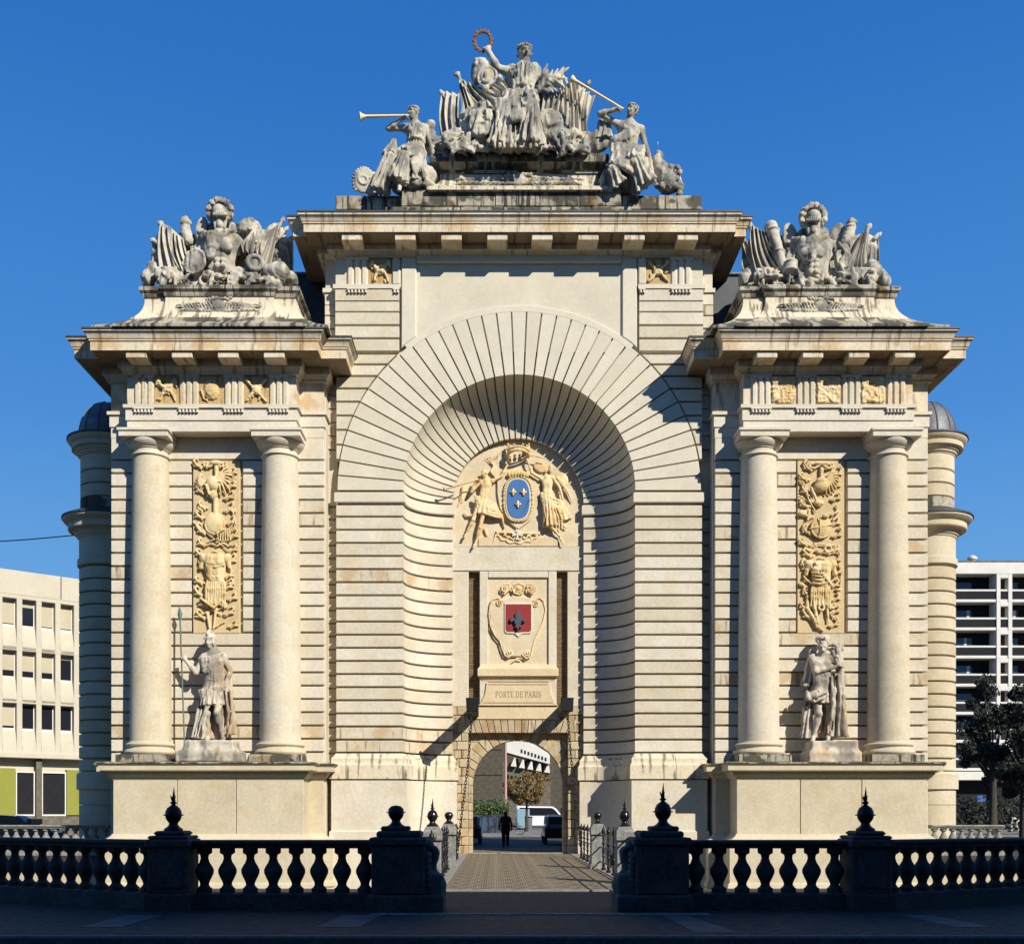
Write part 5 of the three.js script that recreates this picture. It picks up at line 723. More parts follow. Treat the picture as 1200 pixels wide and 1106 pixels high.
// ---------- the two trumpet players ----------
function trumpet(st, a, b, bell) { const t = part('trumpet', st); mesh('pipe', rod(a, b, 0.035, 0.06), M.gilt, t); const d = V.norm(V.sub(b, a)), g = lathe([[0.05, 0], [0.07, 0.1], [0.12, 0.2], [bell, 0.27], [bell * 0.92, 0.26], [0.05, 0.12]], 20, 0.6); g.applyQuaternion(new THREE.Quaternion().setFromUnitVectors(new THREE.Vector3(0, 1, 0), new THREE.Vector3(...d))); const m = mesh('bell', g, M.gilt, t); m.position.set(...V.sub(b, V.mul(d, 0.02))); }
{
  const o = [PX(490, 0), 25.5, 0.1], st = thing('trumpeter_statue', 'grey stone seated figure blowing a long straight level trumpet, fluted shell at its feet', 'statue', o);
  const w = (cx, cy, z) => V.sub(P(400 + cx / 7.373, 100 + cy / 7.373, z), o), z = 2.15, s = new Carving(0.027);
  const J = { neck: w(640, 335, 0.1), chest: w(640, 410, 0.15), waist: w(640, 495, 0.15), pel: w(632, 580, 0.1), sl: w(562, 370, 0.1), sr: w(722, 375, 0.08) };
  torso(s, J.neck, J.chest, J.waist, J.pel, J.sl, J.sr, z, { female: true });
  head(s, w(622, 240, 0.2), z, [0.05, -0.7, 0], { hair: true, wreath: true });
  arm(s, J.sl, w(405, 372, 0.25), w(545, 275, 0.45), z, { curl: 1 }); arm(s, J.sr, w(785, 520, 0.1), w(800, 610, 0.3), z, { curl: 0.5 });
  leg(s, w(590, 590, 0.2), w(430, 610, 0.75), w(330, 860, 0.5), w(280, 925, 0.65), z); leg(s, w(670, 590, 0.2), w(545, 600, 0.95), w(505, 850, 0.75), w(500, 905, 1.0), z);
  const d = new Carving(0.024);
  d.cloth(w(590, 570, 0.3), w(440, 615, 0.7), 0.24, 0.22, { n: 7, amp: 0.15, grow: 0 }).cloth(w(660, 570, 0.3), w(540, 600, 0.9), 0.26, 0.24, { n: 7, amp: 0.15, grow: 0 }).cloth(w(425, 600, 0.7), w(330, 915, 0.5), 0.22, 0.34, { n: 9, amp: 0.24 }).cloth(w(545, 590, 0.9), w(490, 830, 0.8), 0.22, 0.36, { n: 9, amp: 0.22 }).cloth(w(640, 440, 0.13), w(635, 590, 0.15), 0.26, 0.40, { n: 17, amp: 0.12, flat: 0.8 }).cloth(w(640, 600, 0.2), w(640, 880, 0.2), 0.4, 0.52, { n: 11, amp: 0.16 }).cloth(w(450, 470, 0.0), w(420, 600, 0.1), 0.14, 0.28, { n: 6, amp: 0.25, flat: 0.6 });
  for (let i = 0; i < 7; i++) d.line([w(575 + i * 20, 570 + i * 4, 0.75 - i * 0.03), w(610 + i * 18, 680, 0.85 - i * 0.03), w(650 + i * 15, 800, 0.7)], 0.05, 0.04, 0.02);
  d.ring(w(640, 487, 0.15), 0.30, 0.035, [1.57, 0, 0], 0.02).cloth(w(640, 372, 0.12), w(640, 500, 0.15), 0.41, 0.35, { n: 19, amp: 0.06, flat: 0.78, grow: 0 }).ell(w(625, 590, 0.35), [0.5, 0.28, 0.4], null, 0.15);
  carved('body', s, st, { rough: 0.01 }); carved('robe', d, st, { rough: 0.010, ridge: [0.05, 5, 1.5, 5] });
  trumpet(st, w(585, 258, 0.5), w(215, 268, 0.75), 0.17);
  const b = new Carving(0.03); b.ell(w(720, 800, 0.0), [0.55, 0.5, 0.5], null, 0.1).ell(w(770, 480, -0.25), [0.22, 0.6, 0.2], null, 0.1).ell(w(768, 345, -0.15), [0.19, 0.22, 0.2], null, 0.05).ell(w(870, 540, -0.1), [0.5, 0.42, 0.3], [0, 0, -0.5], 0.08).ell(w(640, 890, 0.1), [0.9, 0.24, 0.6], null, 0.1); for (let i = 0; i < 16; i++) b.ell(w(800 + (i % 4) * 38, 480 + Math.floor(i / 4) * 38, 0.12), [0.15, 0.06, 0.1], [0, 0, i], 0.02);
  carved('rock_seat', b, st, { rough: 0.015, freq: 6, ridge: [0.08, 3, 2.4, 3] });
  const f = new Carving(0.026), c = w(190, 835, 0.1); f.ell(c, [0.34, 0.46, 0.14], [0, 0.3, -0.35], 0.03).ell(w(270, 860, 0.0), [0.3, 0.5, 0.2], null, 0.05); for (let i = 0; i < 15; i++) { const a = 0.3 + i / 14 * 3.6; f.cap([c[0] + Math.cos(a) * 0.16, c[1] + Math.sin(a) * 0.2, c[2] + 0.12], [c[0] + Math.cos(a) * 0.4, c[1] + Math.sin(a) * 0.52, c[2] + 0.06], 0.04, 0.06, 0.012); } f.ring([c[0], c[1], c[2] + 0.14], 0.16, 0.05, [0, 0.2, 0], 0.02);
  carved('fluted_shell', f, st, { rough: 0.012 });
}
{
  const o = [PX(740, 0), 25.6, 0.1], st = thing('trumpeter_statue', 'grey stone seated figure blowing a raised slanting trumpet, horn of plenty behind its arm', 'statue', o);
  const w = (cx, cy, z) => V.sub(P(670 + cx / 6.507, 80 + cy / 6.507, z), o), z = 2.2, s = new Carving(0.027);
  const J = { neck: w(445, 415, 0.1), chest: w(435, 490, 0.15), waist: w(415, 570, 0.18), pel: w(425, 660, 0.12), sl: w(368, 435, 0.1), sr: w(528, 470, 0.05) };
  torso(s, J.neck, J.chest, J.waist, J.pel, J.sl, J.sr, z, { female: true });
  head(s, w(462, 325, 0.2), z, [-0.1, -0.75, -0.15], { hair: true, wreath: true });
  arm(s, J.sl, w(215, 345, 0.25), w(345, 312, 0.42), z, { curl: 1 }); arm(s, J.sr, w(585, 660, 0.05), w(630, 860, 0.3), z, { curl: 0.4 });
  leg(s, w(390, 670, 0.2), w(300, 770, 0.85), w(330, 870, 0.55), w(340, 905, 0.8), z); leg(s, w(470, 670, 0.2), w(470, 720, 0.95), w(500, 890, 0.7), w(510, 935, 0.95), z);
  const d = new Carving(0.024);
  d.cloth(w(400, 640, 0.3), w(310, 765, 0.8), 0.30, 0.26, { n: 8, amp: 0.15, grow: 0 }).cloth(w(470, 650, 0.3), w(470, 715, 0.9), 0.30, 0.3, { n: 8, amp: 0.15, grow: 0 }).cloth(w(470, 700, 0.85), w(560, 890, 0.6), 0.3, 0.42, { n: 10, amp: 0.22 }).cloth(w(300, 760, 0.8), w(360, 890, 0.6), 0.24, 0.34, { n: 8, amp: 0.2 }).cloth(w(420, 560, 0.15), w(430, 680, 0.15), 0.34, 0.46, { n: 17, amp: 0.12, flat: 0.8 }).cloth(w(240, 400, -0.1), w(255, 540, 0), 0.2, 0.34, { n: 7, amp: 0.25, flat: 0.6 });
  for (let i = 0; i < 7; i++) d.line(swag(w(300 + i * 6, 590 + i * 22, 0.5 + i * 0.06), w(545, 600 + i * 34, 0.35 + 0.05 * i), 0.1 + 0.02 * i, 6, 0.2), 0.10, 0.08, 0.09);
  for (let i = 0; i < 4; i++) d.line(swag(w(300, 545 + i * 14, 0.3), w(470, 445 + i * 22, 0.4), 0.08, 5, 0.12), 0.05, 0.04, 0.09);
  d.cloth(w(438, 470, 0.12), w(418, 580, 0.16), 0.41, 0.36, { n: 19, amp: 0.06, flat: 0.78, grow: 0 }).ell(w(430, 670, 0.35), [0.5, 0.32, 0.4], null, 0.15);
  carved('body', s, st, { rough: 0.01 }); carved('robe', d, st, { rough: 0.010, ridge: [0.05, 5, 1.5, 5] });
  trumpet(st, w(395, 310, 0.42), w(40, 103, 0.75), 0.13);
  const b = new Carving(0.03); b.ell(w(400, 880, 0.05), [0.9, 0.4, 0.6], null, 0.1).ell(w(265, 850, 0.35), [0.28, 0.38, 0.3], null, 0.06).ell(w(540, 800, -0.1), [0.4, 0.6, 0.4], null, 0.1).ell(w(200, 560, -0.2), [0.5, 0.4, 0.3], null, 0.08);
  carved('rock_seat', b, st, { rough: 0.015, freq: 6, ridge: [0.08, 3, 2.4, 3] });
  const h = new Carving(0.028); h.line([w(650, 700, 0.0), w(690, 780, 0.1), w(730, 870, 0.1)], 0.2, 0.42, 0.06).ell(w(740, 860, 0.05), [0.5, 0.42, 0.3], [0, 0, -0.5], 0.08); const r = rng(5); for (let i = 0; i < 26; i++) h.ell(w(650 + 170 * r(), 750 + 180 * r(), 0.15 + 0.25 * r()), [0.11, 0.11, 0.11], null, 0.02); h.ell(w(665, 670, -0.1), [0.16, 0.22, 0.14], null, 0.04).cap(w(660, 650, -0.1), w(655, 560, -0.1), 0.03, 0.02, 0.02).line([w(790, 800, 0), w(830, 890, 0.1), w(820, 960, 0.1)], 0.12, 0.14, 0.04);
  carved('horn_of_plenty', h, st, { rough: 0.015, freq: 6, ridge: [0.04, 5, 5, 5] });
}
// ---------- reliefs on the arch ----------
function relief(name, parent, c, plane, color, rough = 0.008, ridge = null) { return mesh(name, c.build({ color, rough, ridge, clipZ: plane - 0.03 }), M.carve, parent); }
{ // tympanum: two winged figures, crown, cartouche
  const zb = ZPAN, w = (cx, cy, d) => P(520 + cx / 7.06, 505 + cy / 7.06, zb + d), tr = part('tympanum_relief', arch), z = 1.25;
  const a = new Carving(0.017);
  torso(a, w(352, 408, 0.16), w(350, 455, 0.17), w(335, 530, 0.17), w(315, 585, 0.15), w(305, 425, 0.16), w(400, 415, 0.16), z, {}); head(a, w(335, 352, 0.24), z, [0.1, -0.7, 0], { hair: true });
  arm(a, w(305, 425, 0.18), w(228, 505, 0.25), w(272, 405, 0.32), z, { curl: 1 }); arm(a, w(400, 415, 0.16), w(480, 375, 0.14), w(535, 262, 0.16), z, { curl: 0.8 }); a.cap(w(535, 262, 0.16), w(520, 200, 0.16), 0.04, 0.05, 0.02);
  leg(a, w(288, 600, 0.15), w(245, 735, 0.2), w(188, 840, 0.14), w(172, 880, 0.2), z); leg(a, w(340, 610, 0.15), w(300, 800, 0.2), w(265, 920, 0.14), w(245, 965, 0.2), z);
  a.cloth(w(335, 500, 0.15), w(310, 690, 0.12), 0.16, 0.26, { n: 9, amp: 0.22, flat: 0.8 }); for (let i = 0; i < 8; i++) a.line(swag(w(262 + i * 3, 540 + i * 15 + 6 * (i % 2), 0.24), w(430 + i * 7, 600 + i * 17, 0.16), 0.05 + 0.02 * (i % 3), 6, 0.05), 0.055, 0.04, 0.03);
  a.line([w(440, 640, 0.14), w(480, 700, 0.12), w(500, 800, 0.06)], 0.06, 0.03, 0.02).line([w(240, 700, 0.12), w(195, 700, 0.1), w(170, 680, 0.08)], 0.06, 0.03, 0.02).ell(w(350, 840, 0.05), [0.08, 0.2, 0.05], [0, 0, 0.3], 0.02);
  relief('winged_trumpeter', tr, a, zb, stoneTan, 0.008, [0.014, 8, 4, 8]);
  const wing = new Carving(0.017); for (let i = 0; i < 7; i++) wing.line([w(440, 400, 0.06), w(415 - i * 8 + 20, 300 + i * 6, 0.1), w(345 + i * 22, 225 - i * 9, 0.05)], 0.035, 0.014, 0.008); wing.line([w(160, 470, 0.05), w(150, 560, 0.06), w(115, 625, 0.02)], 0.07, 0.02, 0.02).ell(w(160, 520, 0.02), [0.14, 0.4, 0.05], [0, 0, -0.25], 0.02);
  relief('wing', tr, wing, zb, stoneTan);
  const tp = w(310, 398, 0.34), te = w(20, 480, 0.75); mesh('trumpet', merge([rod(tp, te, 0.02, 0.028, 8), rod(V.mix(tp, te, 0.97), V.add(te, V.mul(V.norm(V.sub(te, tp)), 0.1)), 0.03, 0.09, 12)]), M.ochre, tr);
  const b = new Carving(0.017);
  torso(b, w(850, 372, 0.16), w(858, 430, 0.17), w(855, 505, 0.17), w(850, 570, 0.15), w(805, 395, 0.16), w(905, 392, 0.16), z, {}); head(b, w(888, 315, 0.24), z, [0.1, -0.5, 0.1], { hair: true });
  arm(b, w(805, 395, 0.18), w(725, 345, 0.2), w(690, 232, 0.18), z, { curl: 0.8 }); arm(b, w(905, 392, 0.14), w(960, 470, 0.14), w(985, 560, 0.16), z, { curl: 0.5 });
  leg(b, w(845, 600, 0.15), w(870, 770, 0.22), w(960, 870, 0.14), w(990, 935, 0.18), z); leg(b, w(890, 600, 0.15), w(930, 720, 0.16), w(985, 770, 0.1), w(1010, 800, 0.1), z);
  b.cloth(w(855, 520, 0.15), w(890, 790, 0.12), 0.17, 0.30, { n: 11, amp: 0.24, flat: 0.8 }).cloth(w(960, 600, 0.1), w(1010, 740, 0.06), 0.16, 0.24, { n: 7, amp: 0.24, flat: 0.6 }); for (let i = 0; i < 7; i++) b.line(swag(w(806 + i * 4, 520 + i * 17 + 5 * (i % 2), 0.2), w(970 + i * 5, 580 + i * 26, 0.14), 0.05 + 0.02 * (i % 3), 6, 0.07), 0.06, 0.045, 0.04); for (let i = 0; i < 6; i++) b.line([w(830 + i * 22, 640, 0.3), w(845 + i * 26, 720, 0.28), w(860 + i * 24, 800 + 12 * (i % 2), 0.18)], 0.04, 0.035, 0.02);
  relief('winged_herald', tr, b, zb, stoneTan, 0.008, [0.014, 8, 4, 8]);
  const wg = new Carving(0.017); for (let i = 0; i < 8; i++) wg.line([w(935 + i * 4, 385 + i * 6, 0.12), w(985 + i * 6, 420 + i * 12, 0.15), w(1020 + i * 6, 500 + i * 13, 0.06)], 0.05, 0.02, 0.01); wg.ell(w(980, 400, 0.08), [0.24, 0.3, 0.07], [0, 0, 0.5], 0.03).ell(w(800, 300, 0.05), [0.28, 0.22, 0.06], [0, 0, -0.4], 0.03);
  relief('wing', tr, wg, zb, stoneTan);
  const cr = new Carving(0.016); cr.ring(w(618, 205, 0.2), 0.42, 0.05, [1.35, 0, 0], 0.02).ring(w(618, 178, 0.2), 0.43, 0.035, [1.35, 0, 0], 0.02); for (let i = 0; i < 9; i++) { const q = -0.2 + i / 8 * 3.54, x = 618 - Math.cos(q) * 88; cr.ell(w(x, 150 - 8 * (i % 2), 0.2 + 0.2 * Math.sin(q)), [0.065, 0.09, 0.05], null, 0.01).ell(w(x, 122 - 10 * (i % 2), 0.2 + 0.2 * Math.sin(q)), [0.04, 0.05, 0.04], null, 0.01); } cr.cap(w(700, 200, 0.25), w(850, 225, 0.3), 0.035, 0.012, 0.01);
  relief('crown', tr, cr, zb, stoneTan);
  const ovalShape = (rx, ry) => { const s = new THREE.Shape(), n = 2.6; for (let i = 0; i <= 40; i++) { const t = i / 40 * 6.2832, c = Math.cos(t), q = Math.sin(t), x = rx * Math.sign(c) * Math.abs(c) ** (2 / n), y = ry * Math.sign(q) * Math.abs(q) ** (2 / n); i ? s.lineTo(x, y) : s.moveTo(x, y); } return s; };
  const cc = w(614, 572, 0), at = (g) => move(g, cc[0], cc[1], zb);
  const out = [[-0.62, 0.86], [-0.86, 0.95], [-0.86, 0.25], [-0.76, -0.35], [-0.5, -0.85], [-0.1, -1.16], [0, -1.2], [0.1, -1.16], [0.5, -0.85], [0.76, -0.35], [0.92, 0.25], [0.92, 0.7], [0.7, 0.86], [0.4, 1.05], [0, 1.14], [-0.4, 1.05]];
  mesh('cartouche', at(plate(out, -0.05, 0.10, 0.035)), M.tympan[0], tr);
  mesh('shield_rim', at(plate(ovalShape(0.53, 0.86), 0.0, 0.17, 0.02)), M.plaster[0], tr);
  const rim = new Carving(0.015); for (let i = 0; i < 44; i++) { const t = i / 44 * 6.2832, c = Math.cos(t), q = Math.sin(t), x = 0.575 * Math.sign(c) * Math.abs(c) ** 0.77, y = 0.90 * Math.sign(q) * Math.abs(q) ** 0.77; rim.ell([cc[0] + x, cc[1] + y, zb + 0.15], [0.05, 0.05, 0.05], null, 0.008); } for (let i = 0; i < 7; i++) rim.ell([cc[0] - 0.36 + i * 0.12, cc[1] + 0.97 + 0.06 * Math.cos((i - 3) * 0.5), zb + 0.17], [0.085, 0.12, 0.08], null, 0.02); for (let i = 0; i < 48; i++) { const t = i / 48 * 6.2832, t2 = (i + 1) / 48 * 6.2832, f = (q) => [cc[0] + 0.575 * Math.sign(Math.cos(q)) * Math.abs(Math.cos(q)) ** 0.77, cc[1] + 0.90 * Math.sign(Math.sin(q)) * Math.abs(Math.sin(q)) ** 0.77, zb + 0.13]; rim.cap(f(t), f(t2), 0.035, 0.035, 0.01); }
  relief('garland_rim', tr, rim, zb, (x, y, q) => mixc([0.66, 0.5, 0.24], [0.5, 0.31, 0.10], noise3(x * 14, y * 14, q * 14)));
  mesh('blue_shield', at(plate(ovalShape(0.47, 0.80), 0.1, 0.19, 0.02)), M.blue, tr).userData.label = 'blue painted oval shield with three golden lilies';
  for (const [x, y] of [[572, 520], [657, 520], [612, 620]]) { const p = w(x, y, 0); mesh('lily', move(lilyGeo(0.30), p[0], p[1], zb + 0.185), M.gold, tr); }
  const lf = new Carving(0.016); for (let i = 0; i < 13; i++) { const t = i / 12 * Math.PI, x = 610 - Math.cos(t) * 165, y = 850 + Math.sin(t) * 75; lf.ell(w(x, y, 0.05), [0.15, 0.045, 0.05], [0, 0, -(Math.PI / 2 - t) * 0.6 + (i % 2 ? 0.5 : -0.3)], 0.008).ell(w(610 - Math.cos(t) * 110, 845 + Math.sin(t) * 50, 0.06), [0.1, 0.04, 0.05], [0, 0, (i % 2 ? 0.8 : -0.5)], 0.008); } lf.line([w(430, 860, 0.06), w(420, 900, 0.05), w(400, 960, 0.03)], 0.04, 0.02, 0.01).cap(w(440, 840, 0.05), w(790, 850, 0.05), 0.05, 0.05, 0.02);
  relief('laurel', tr, lf, zb, stoneTan);
  const cp = w(610, 865, 0), cross = []; for (let i = 0; i < 4; i++) { const q = i * Math.PI / 2; const rot = (x, y) => [cp[0] + x * Math.cos(q) - y * Math.sin(q), cp[1] + x * Math.sin(q) + y * Math.cos(q)]; cross.push(plate([rot(0.02, 0), rot(0.085, 0.24), rot(0, 0.2), rot(-0.085, 0.24), rot(-0.02, 0)], zb + 0.06, zb + 0.15, 0.01)); }
  mesh('cross_badge', merge(cross), M.plaster[0], tr);
}
function lilyGeo(h) {
  const s = new THREE.Shape(); const pts = [[0, 0.5], [0.1, 0.36], [0.14, 0.2], [0.07, 0.02], [0.2, 0.14], [0.34, 0.14], [0.4, 0.0], [0.33, -0.1], [0.24, -0.06], [0.22, 0.0], [0.14, -0.08], [0.18, -0.12], [0.14, -0.18], [0.08, -0.18], [0.16, -0.36], [0.07, -0.34], [0, -0.5]];
  const all = [...pts, ...pts.slice(1, -1).reverse().map(([x, y]) => [-x, y])]; all.forEach(([x, y], i) => i ? s.lineTo(x * h, y * h) : s.moveTo(x * h, y * h));
  const g = new THREE.ExtrudeGeometry(s, { depth: 0.03, bevelEnabled: true, bevelThickness: 0.035 * h / 0.3, bevelSize: 0.012, bevelOffset: -0.004, bevelSegments: 3 }); return finish(g, 0.9);
}
{ // red arms of the town in a scrolled frame
  const zb = ZPAN - 0.03, w = (cx, cy, d = 0) => P(560 + cx / 5.98, 665 + cy / 5.98, zb + d), tr = part('scrolled_cartouche', arch), q = (l) => l.map(([x, y]) => w(x, y).slice(0, 2));
  mesh('cartouche', plate(q([[80, 300], [85, 250], [110, 222], [150, 215], [185, 222], [250, 200], [320, 205], [385, 222], [430, 215], [455, 245], [470, 300], [458, 380], [430, 450], [400, 510], [385, 570], [372, 615], [340, 635], [280, 628], [215, 632], [185, 610], [170, 560], [150, 510], [110, 465], [85, 400]]), zb - 0.02, zb + 0.12, 0.04), M.tympan[0], tr);
  const sc = new Carving(0.015), L = (pts, r) => sc.line(pts.map(([x, y, d]) => w(x, y, d ?? 0.13)), r, r * 0.8, 0.012);
  L([[175, 235], [140, 215], [105, 225], [85, 270], [78, 330], [88, 410], [120, 475], [155, 515], [172, 570], [190, 615], [215, 630], [245, 610], [235, 588], [212, 590]], 0.035); L([[390, 235], [430, 212], [462, 235], [475, 300], [455, 390], [420, 460], [395, 520], [380, 580], [372, 620], [340, 638], [310, 610], [325, 588], [350, 592]], 0.035);
  for (const [x, y] of [[150, 250], [405, 255], [185, 150], [388, 150], [222, 600], [345, 600]]) { sc.ring(w(x, y, 0.14), 0.10, 0.03, null, 0.01).ell(w(x, y, 0.14), [0.045, 0.045, 0.06], null, 0.01); }
  L([[185, 185], [225, 150], [215, 115], [180, 120]], 0.04); L([[385, 185], [350, 160], [345, 120], [385, 118]], 0.04); L([[240, 140], [255, 180], [290, 190], [320, 170], [325, 130], [285, 110], [245, 125]], 0.035); sc.ell(w(285, 150, 0.08), [0.2, 0.2, 0.08], null, 0.03).ell(w(285, 145, 0.14), [0.1, 0.08, 0.06], null, 0.02); L([[245, 660], [275, 635], [310, 640]], 0.03);
  relief('scrollwork', tr, sc, zb, stoneTan, 0.004);
  const shield = [[-0.58, 0.66], [0.58, 0.66], [0.58, -0.5], [0.5, -0.6], [0.16, -0.62], [0, -0.76], [-0.16, -0.62], [-0.5, -0.6], [-0.58, -0.5]], c = w(283, 365);
  mesh('shield_border', move(plate(shield, zb + 0.06, zb + 0.17, 0.03), c[0], c[1], 0), M.plaster[0], tr);
  mesh('red_shield', move(plate(shield.map(([x, y]) => [x * 0.9, y < -0.5 ? -0.53 + (y + 0.6) * 0.2 : y * 0.9]), zb + 0.10, zb + 0.185, 0.015), c[0], c[1], 0), M.red, tr).userData.label = 'red painted shield bearing a silver lily';
  const p = w(280, 378); mesh('lily', move(lilyGeo(0.82), p[0], p[1], zb + 0.18), M.silver, tr);
}
{ // tall panels of trophies between the columns
  const build = (ox, X, list) => {
    const tr = part('trophy_relief', arch), zb = ZW + 0.02, w = (cx, cy, d = 0.06) => P(ox + cx / 5.03, 530 + cy / 5.03, zb + d);
    mesh('panel_slab', cbox(X - 0.9, X + 0.9, 8.55, 15.17, 0.2, zb, 0.02), M.yellow, tr);
    const q = rng(Math.round(ox)); for (let i = 0; i < 26; i++) { const sd = i % 2 ? 1 : -1, y0 = 70 + i * 37 + 20 * q(), x0 = 165 + sd * (75 + 30 * q()), c = new Carving(0.018), a = 0.6 + q(), l = 28 + 22 * q(); c.line([w(x0 - sd * 30, y0 + 18, 0.04), w(x0 + sd * 6, y0 + 8, 0.09), w(x0 + sd * l * 0.6, y0 - l * 0.4 * a, 0.09), w(x0 + sd * l * 0.35, y0 - l * 0.75 * a, 0.07), w(x0 + sd * 2, y0 - l * 0.5 * a, 0.06)], 0.055, 0.03, 0.01); for (let k = 0; k < 3; k++) c.ell(w(x0 - sd * 10 + sd * k * 12, y0 + 18 - k * 4, 0.06), [0.12, 0.04, 0.05], [0, 0, sd * (0.9 - 0.5 * k)], 0.01); relief('leaf_scroll', tr, c, zb, stoneYellow, 0.006); }
    for (const [nm, f] of Object.entries(list)) { const n = nm.replace(/\d$/, ''), c = new Carving(0.019); f(c, w); relief(n, tr, c, zb, stoneYellow, 0.008, n === 'cuirass' || n === 'hanging_cloth' ? [0.02, 7, 4, 7] : null); }
  };
  const ribbon = (c, w, pts, r = 0.035) => c.line(pts.map(([x, y]) => w(x, y, 0.1)), r, r * 0.6, 0.012);
  const feathers = (c, w, x, y, n, a0, a1, l, r = 0.03) => { for (let i = 0; i < n; i++) { const a = a0 + (a1 - a0) * i / (n - 1); c.line([w(x, y, 0.16), w(x + Math.cos(a) * l * 0.6, y - Math.sin(a) * l * 0.6 - 6, 0.18), w(x + Math.cos(a) * l, y - Math.sin(a) * l + 12, 0.08)], r * 1.5, r, 0.01); } };
  const cuirass = (c, w, x, y, k, skirt) => { c.cap(w(x - 22, y - 20, 0.05), w(x - 18, y + 95, 0.05), 0.26 * k, 0.20 * k, 0.08).cap(w(x + 22, y - 20, 0.05), w(x + 18, y + 95, 0.05), 0.26 * k, 0.20 * k, 0.08); for (const s of [-1, 1]) { c.ell(w(x + s * 26, y - 5, 0.28), [0.15, 0.12, 0.07], null, 0.02).ell(w(x + s * 68, y - 30, 0.1), [0.17, 0.2, 0.16], [0, 0, -s * 0.5], 0.04).cap(w(x + s * 75, y - 20, 0.1), w(x + s * 85, y + 25, 0.1), 0.10, 0.08, 0.03); for (let r = 0; r < 3; r++) c.ell(w(x + s * 13, y + 32 + r * 24, 0.25), [0.065, 0.06, 0.05], null, 0.012); } c.ring(w(x, y - 55, 0.12), 0.15, 0.04, [1.1, 0, 0], 0.02).line([w(x - 55, y + 12, 0.26), w(x, y + 22, 0.33), w(x + 55, y + 8, 0.26)], 0.022, 0.022, 0.006); for (let i = 0; i < 9; i++) c.line([w(x - 48 + i * 12, y + 105, 0.2), w(x - 54 + i * 13.5, y + skirt * 0.6, 0.22), w(x - 56 + i * 14, y + skirt + 14 * Math.sin(i), 0.12)], 0.05, 0.045, 0.008); c.cloth(w(x, y + 100, 0.02), w(x, y + skirt, 0.02), 0.25, 0.32, { n: 14, amp: 0.14, flat: 0.6 }); };
  build(220, PX(253.5, ZW), {
    helmet: (c, w) => { c.ell(w(148, 185, 0.1), [0.26, 0.30, 0.2], [0, 0, 0.2], 0.03).cap(w(110, 200, 0.22), w(125, 245, 0.2), 0.07, 0.05, 0.02).ell(w(150, 250, 0.1), [0.16, 0.2, 0.12], null, 0.03).cap(w(95, 190, 0.2), w(190, 170, 0.22), 0.04, 0.04, 0.02); feathers(c, w, 175, 150, 9, 0.9, -1.7, 95); feathers(c, w, 95, 175, 6, 2.4, 4.2, 55); c.cap(w(168, 90, 0.08), w(168, 140, 0.1), 0.09, 0.07, 0.03); },
    ribbon: (c, w) => { for (const s of [-1, 1]) ribbon(c, w, [[160, 60], [160 + s * 30, 85], [160 + s * 65, 80], [160 + s * 68, 55], [160 + s * 45, 60], [160 + s * 50, 95]], 0.045); c.ell(w(165, 62, 0.1), [0.24, 0.1, 0.1], null, 0.03); },
    ribbon1: (c, w) => ribbon(c, w, [[200, 130], [235, 140], [265, 130], [285, 160]]),
    ribbon2: (c, w) => ribbon(c, w, [[60, 330], [85, 345], [80, 375]]),
    ribbon3: (c, w) => ribbon(c, w, [[240, 330], [265, 350], [280, 420], [260, 470]]),
    shield: (c, w) => { c.cap(w(163, 280, 0.05), w(163, 360, 0.06), 0.10, 0.09, 0.03).ell(w(158, 425, 0.05), [0.40, 0.47, 0.16], [0, 0, 0.25], 0.02).ring(w(158, 425, 0.13), 0.37, 0.025, [0, 0, 0]).line([w(170, 450, 0.28), w(180, 520, 0.2)], 0.02, 0.02).line([w(150, 485, 0.24), w(215, 455, 0.22)], 0.018, 0.018); for (let i = 0; i < 5; i++) c.line([w(195 + i * 12, 455, 0.16), w(190 + i * 15, 520, 0.14)], 0.035, 0.03, 0.01); },
    crossed_swords: (c, w) => { c.line([w(30, 410, 0.05), w(100, 465, 0.08), w(250, 590, 0.08)], 0.03, 0.022).line([w(285, 400, 0.05), w(200, 500, 0.08), w(75, 540, 0.06)], 0.03, 0.022).ell(w(60, 340, 0.06), [0.14, 0.07, 0.05], [0, 0, 0.5]).ell(w(270, 345, 0.06), [0.12, 0.1, 0.06]); for (let i = 0; i < 6; i++) c.ell(w(75 + i * 35, 540 + 8 * (i % 2), 0.08), [0.15, 0.04, 0.05], [0, 0, i % 2 ? 0.4 : -0.3], 0.012); },
    cuirass: (c, w) => cuirass(c, w, 162, 655, 1.1, 245),
    hanging_cloth: (c, w) => { c.line([w(45, 970, 0.04), w(110, 945, 0.1), w(235, 910, 0.08)], 0.035, 0.03).line([w(115, 950, 0.1), w(135, 1070, 0.06)], 0.07, 0.03).line([w(165, 920, 0.1), w(150, 1050, 0.06)], 0.05, 0.03).line([w(170, 945, 0.08), w(215, 970, 0.06)], 0.03, 0.02).line([w(215, 1000, 0.05), w(150, 1035, 0.07)], 0.03, 0.02).line([w(75, 860, 0.2), w(150, 915, 0.24), w(200, 870, 0.2)], 0.045, 0.045, 0.02).ell(w(255, 775, 0.06), [0.13, 0.06, 0.06], null, 0.02); },
  });
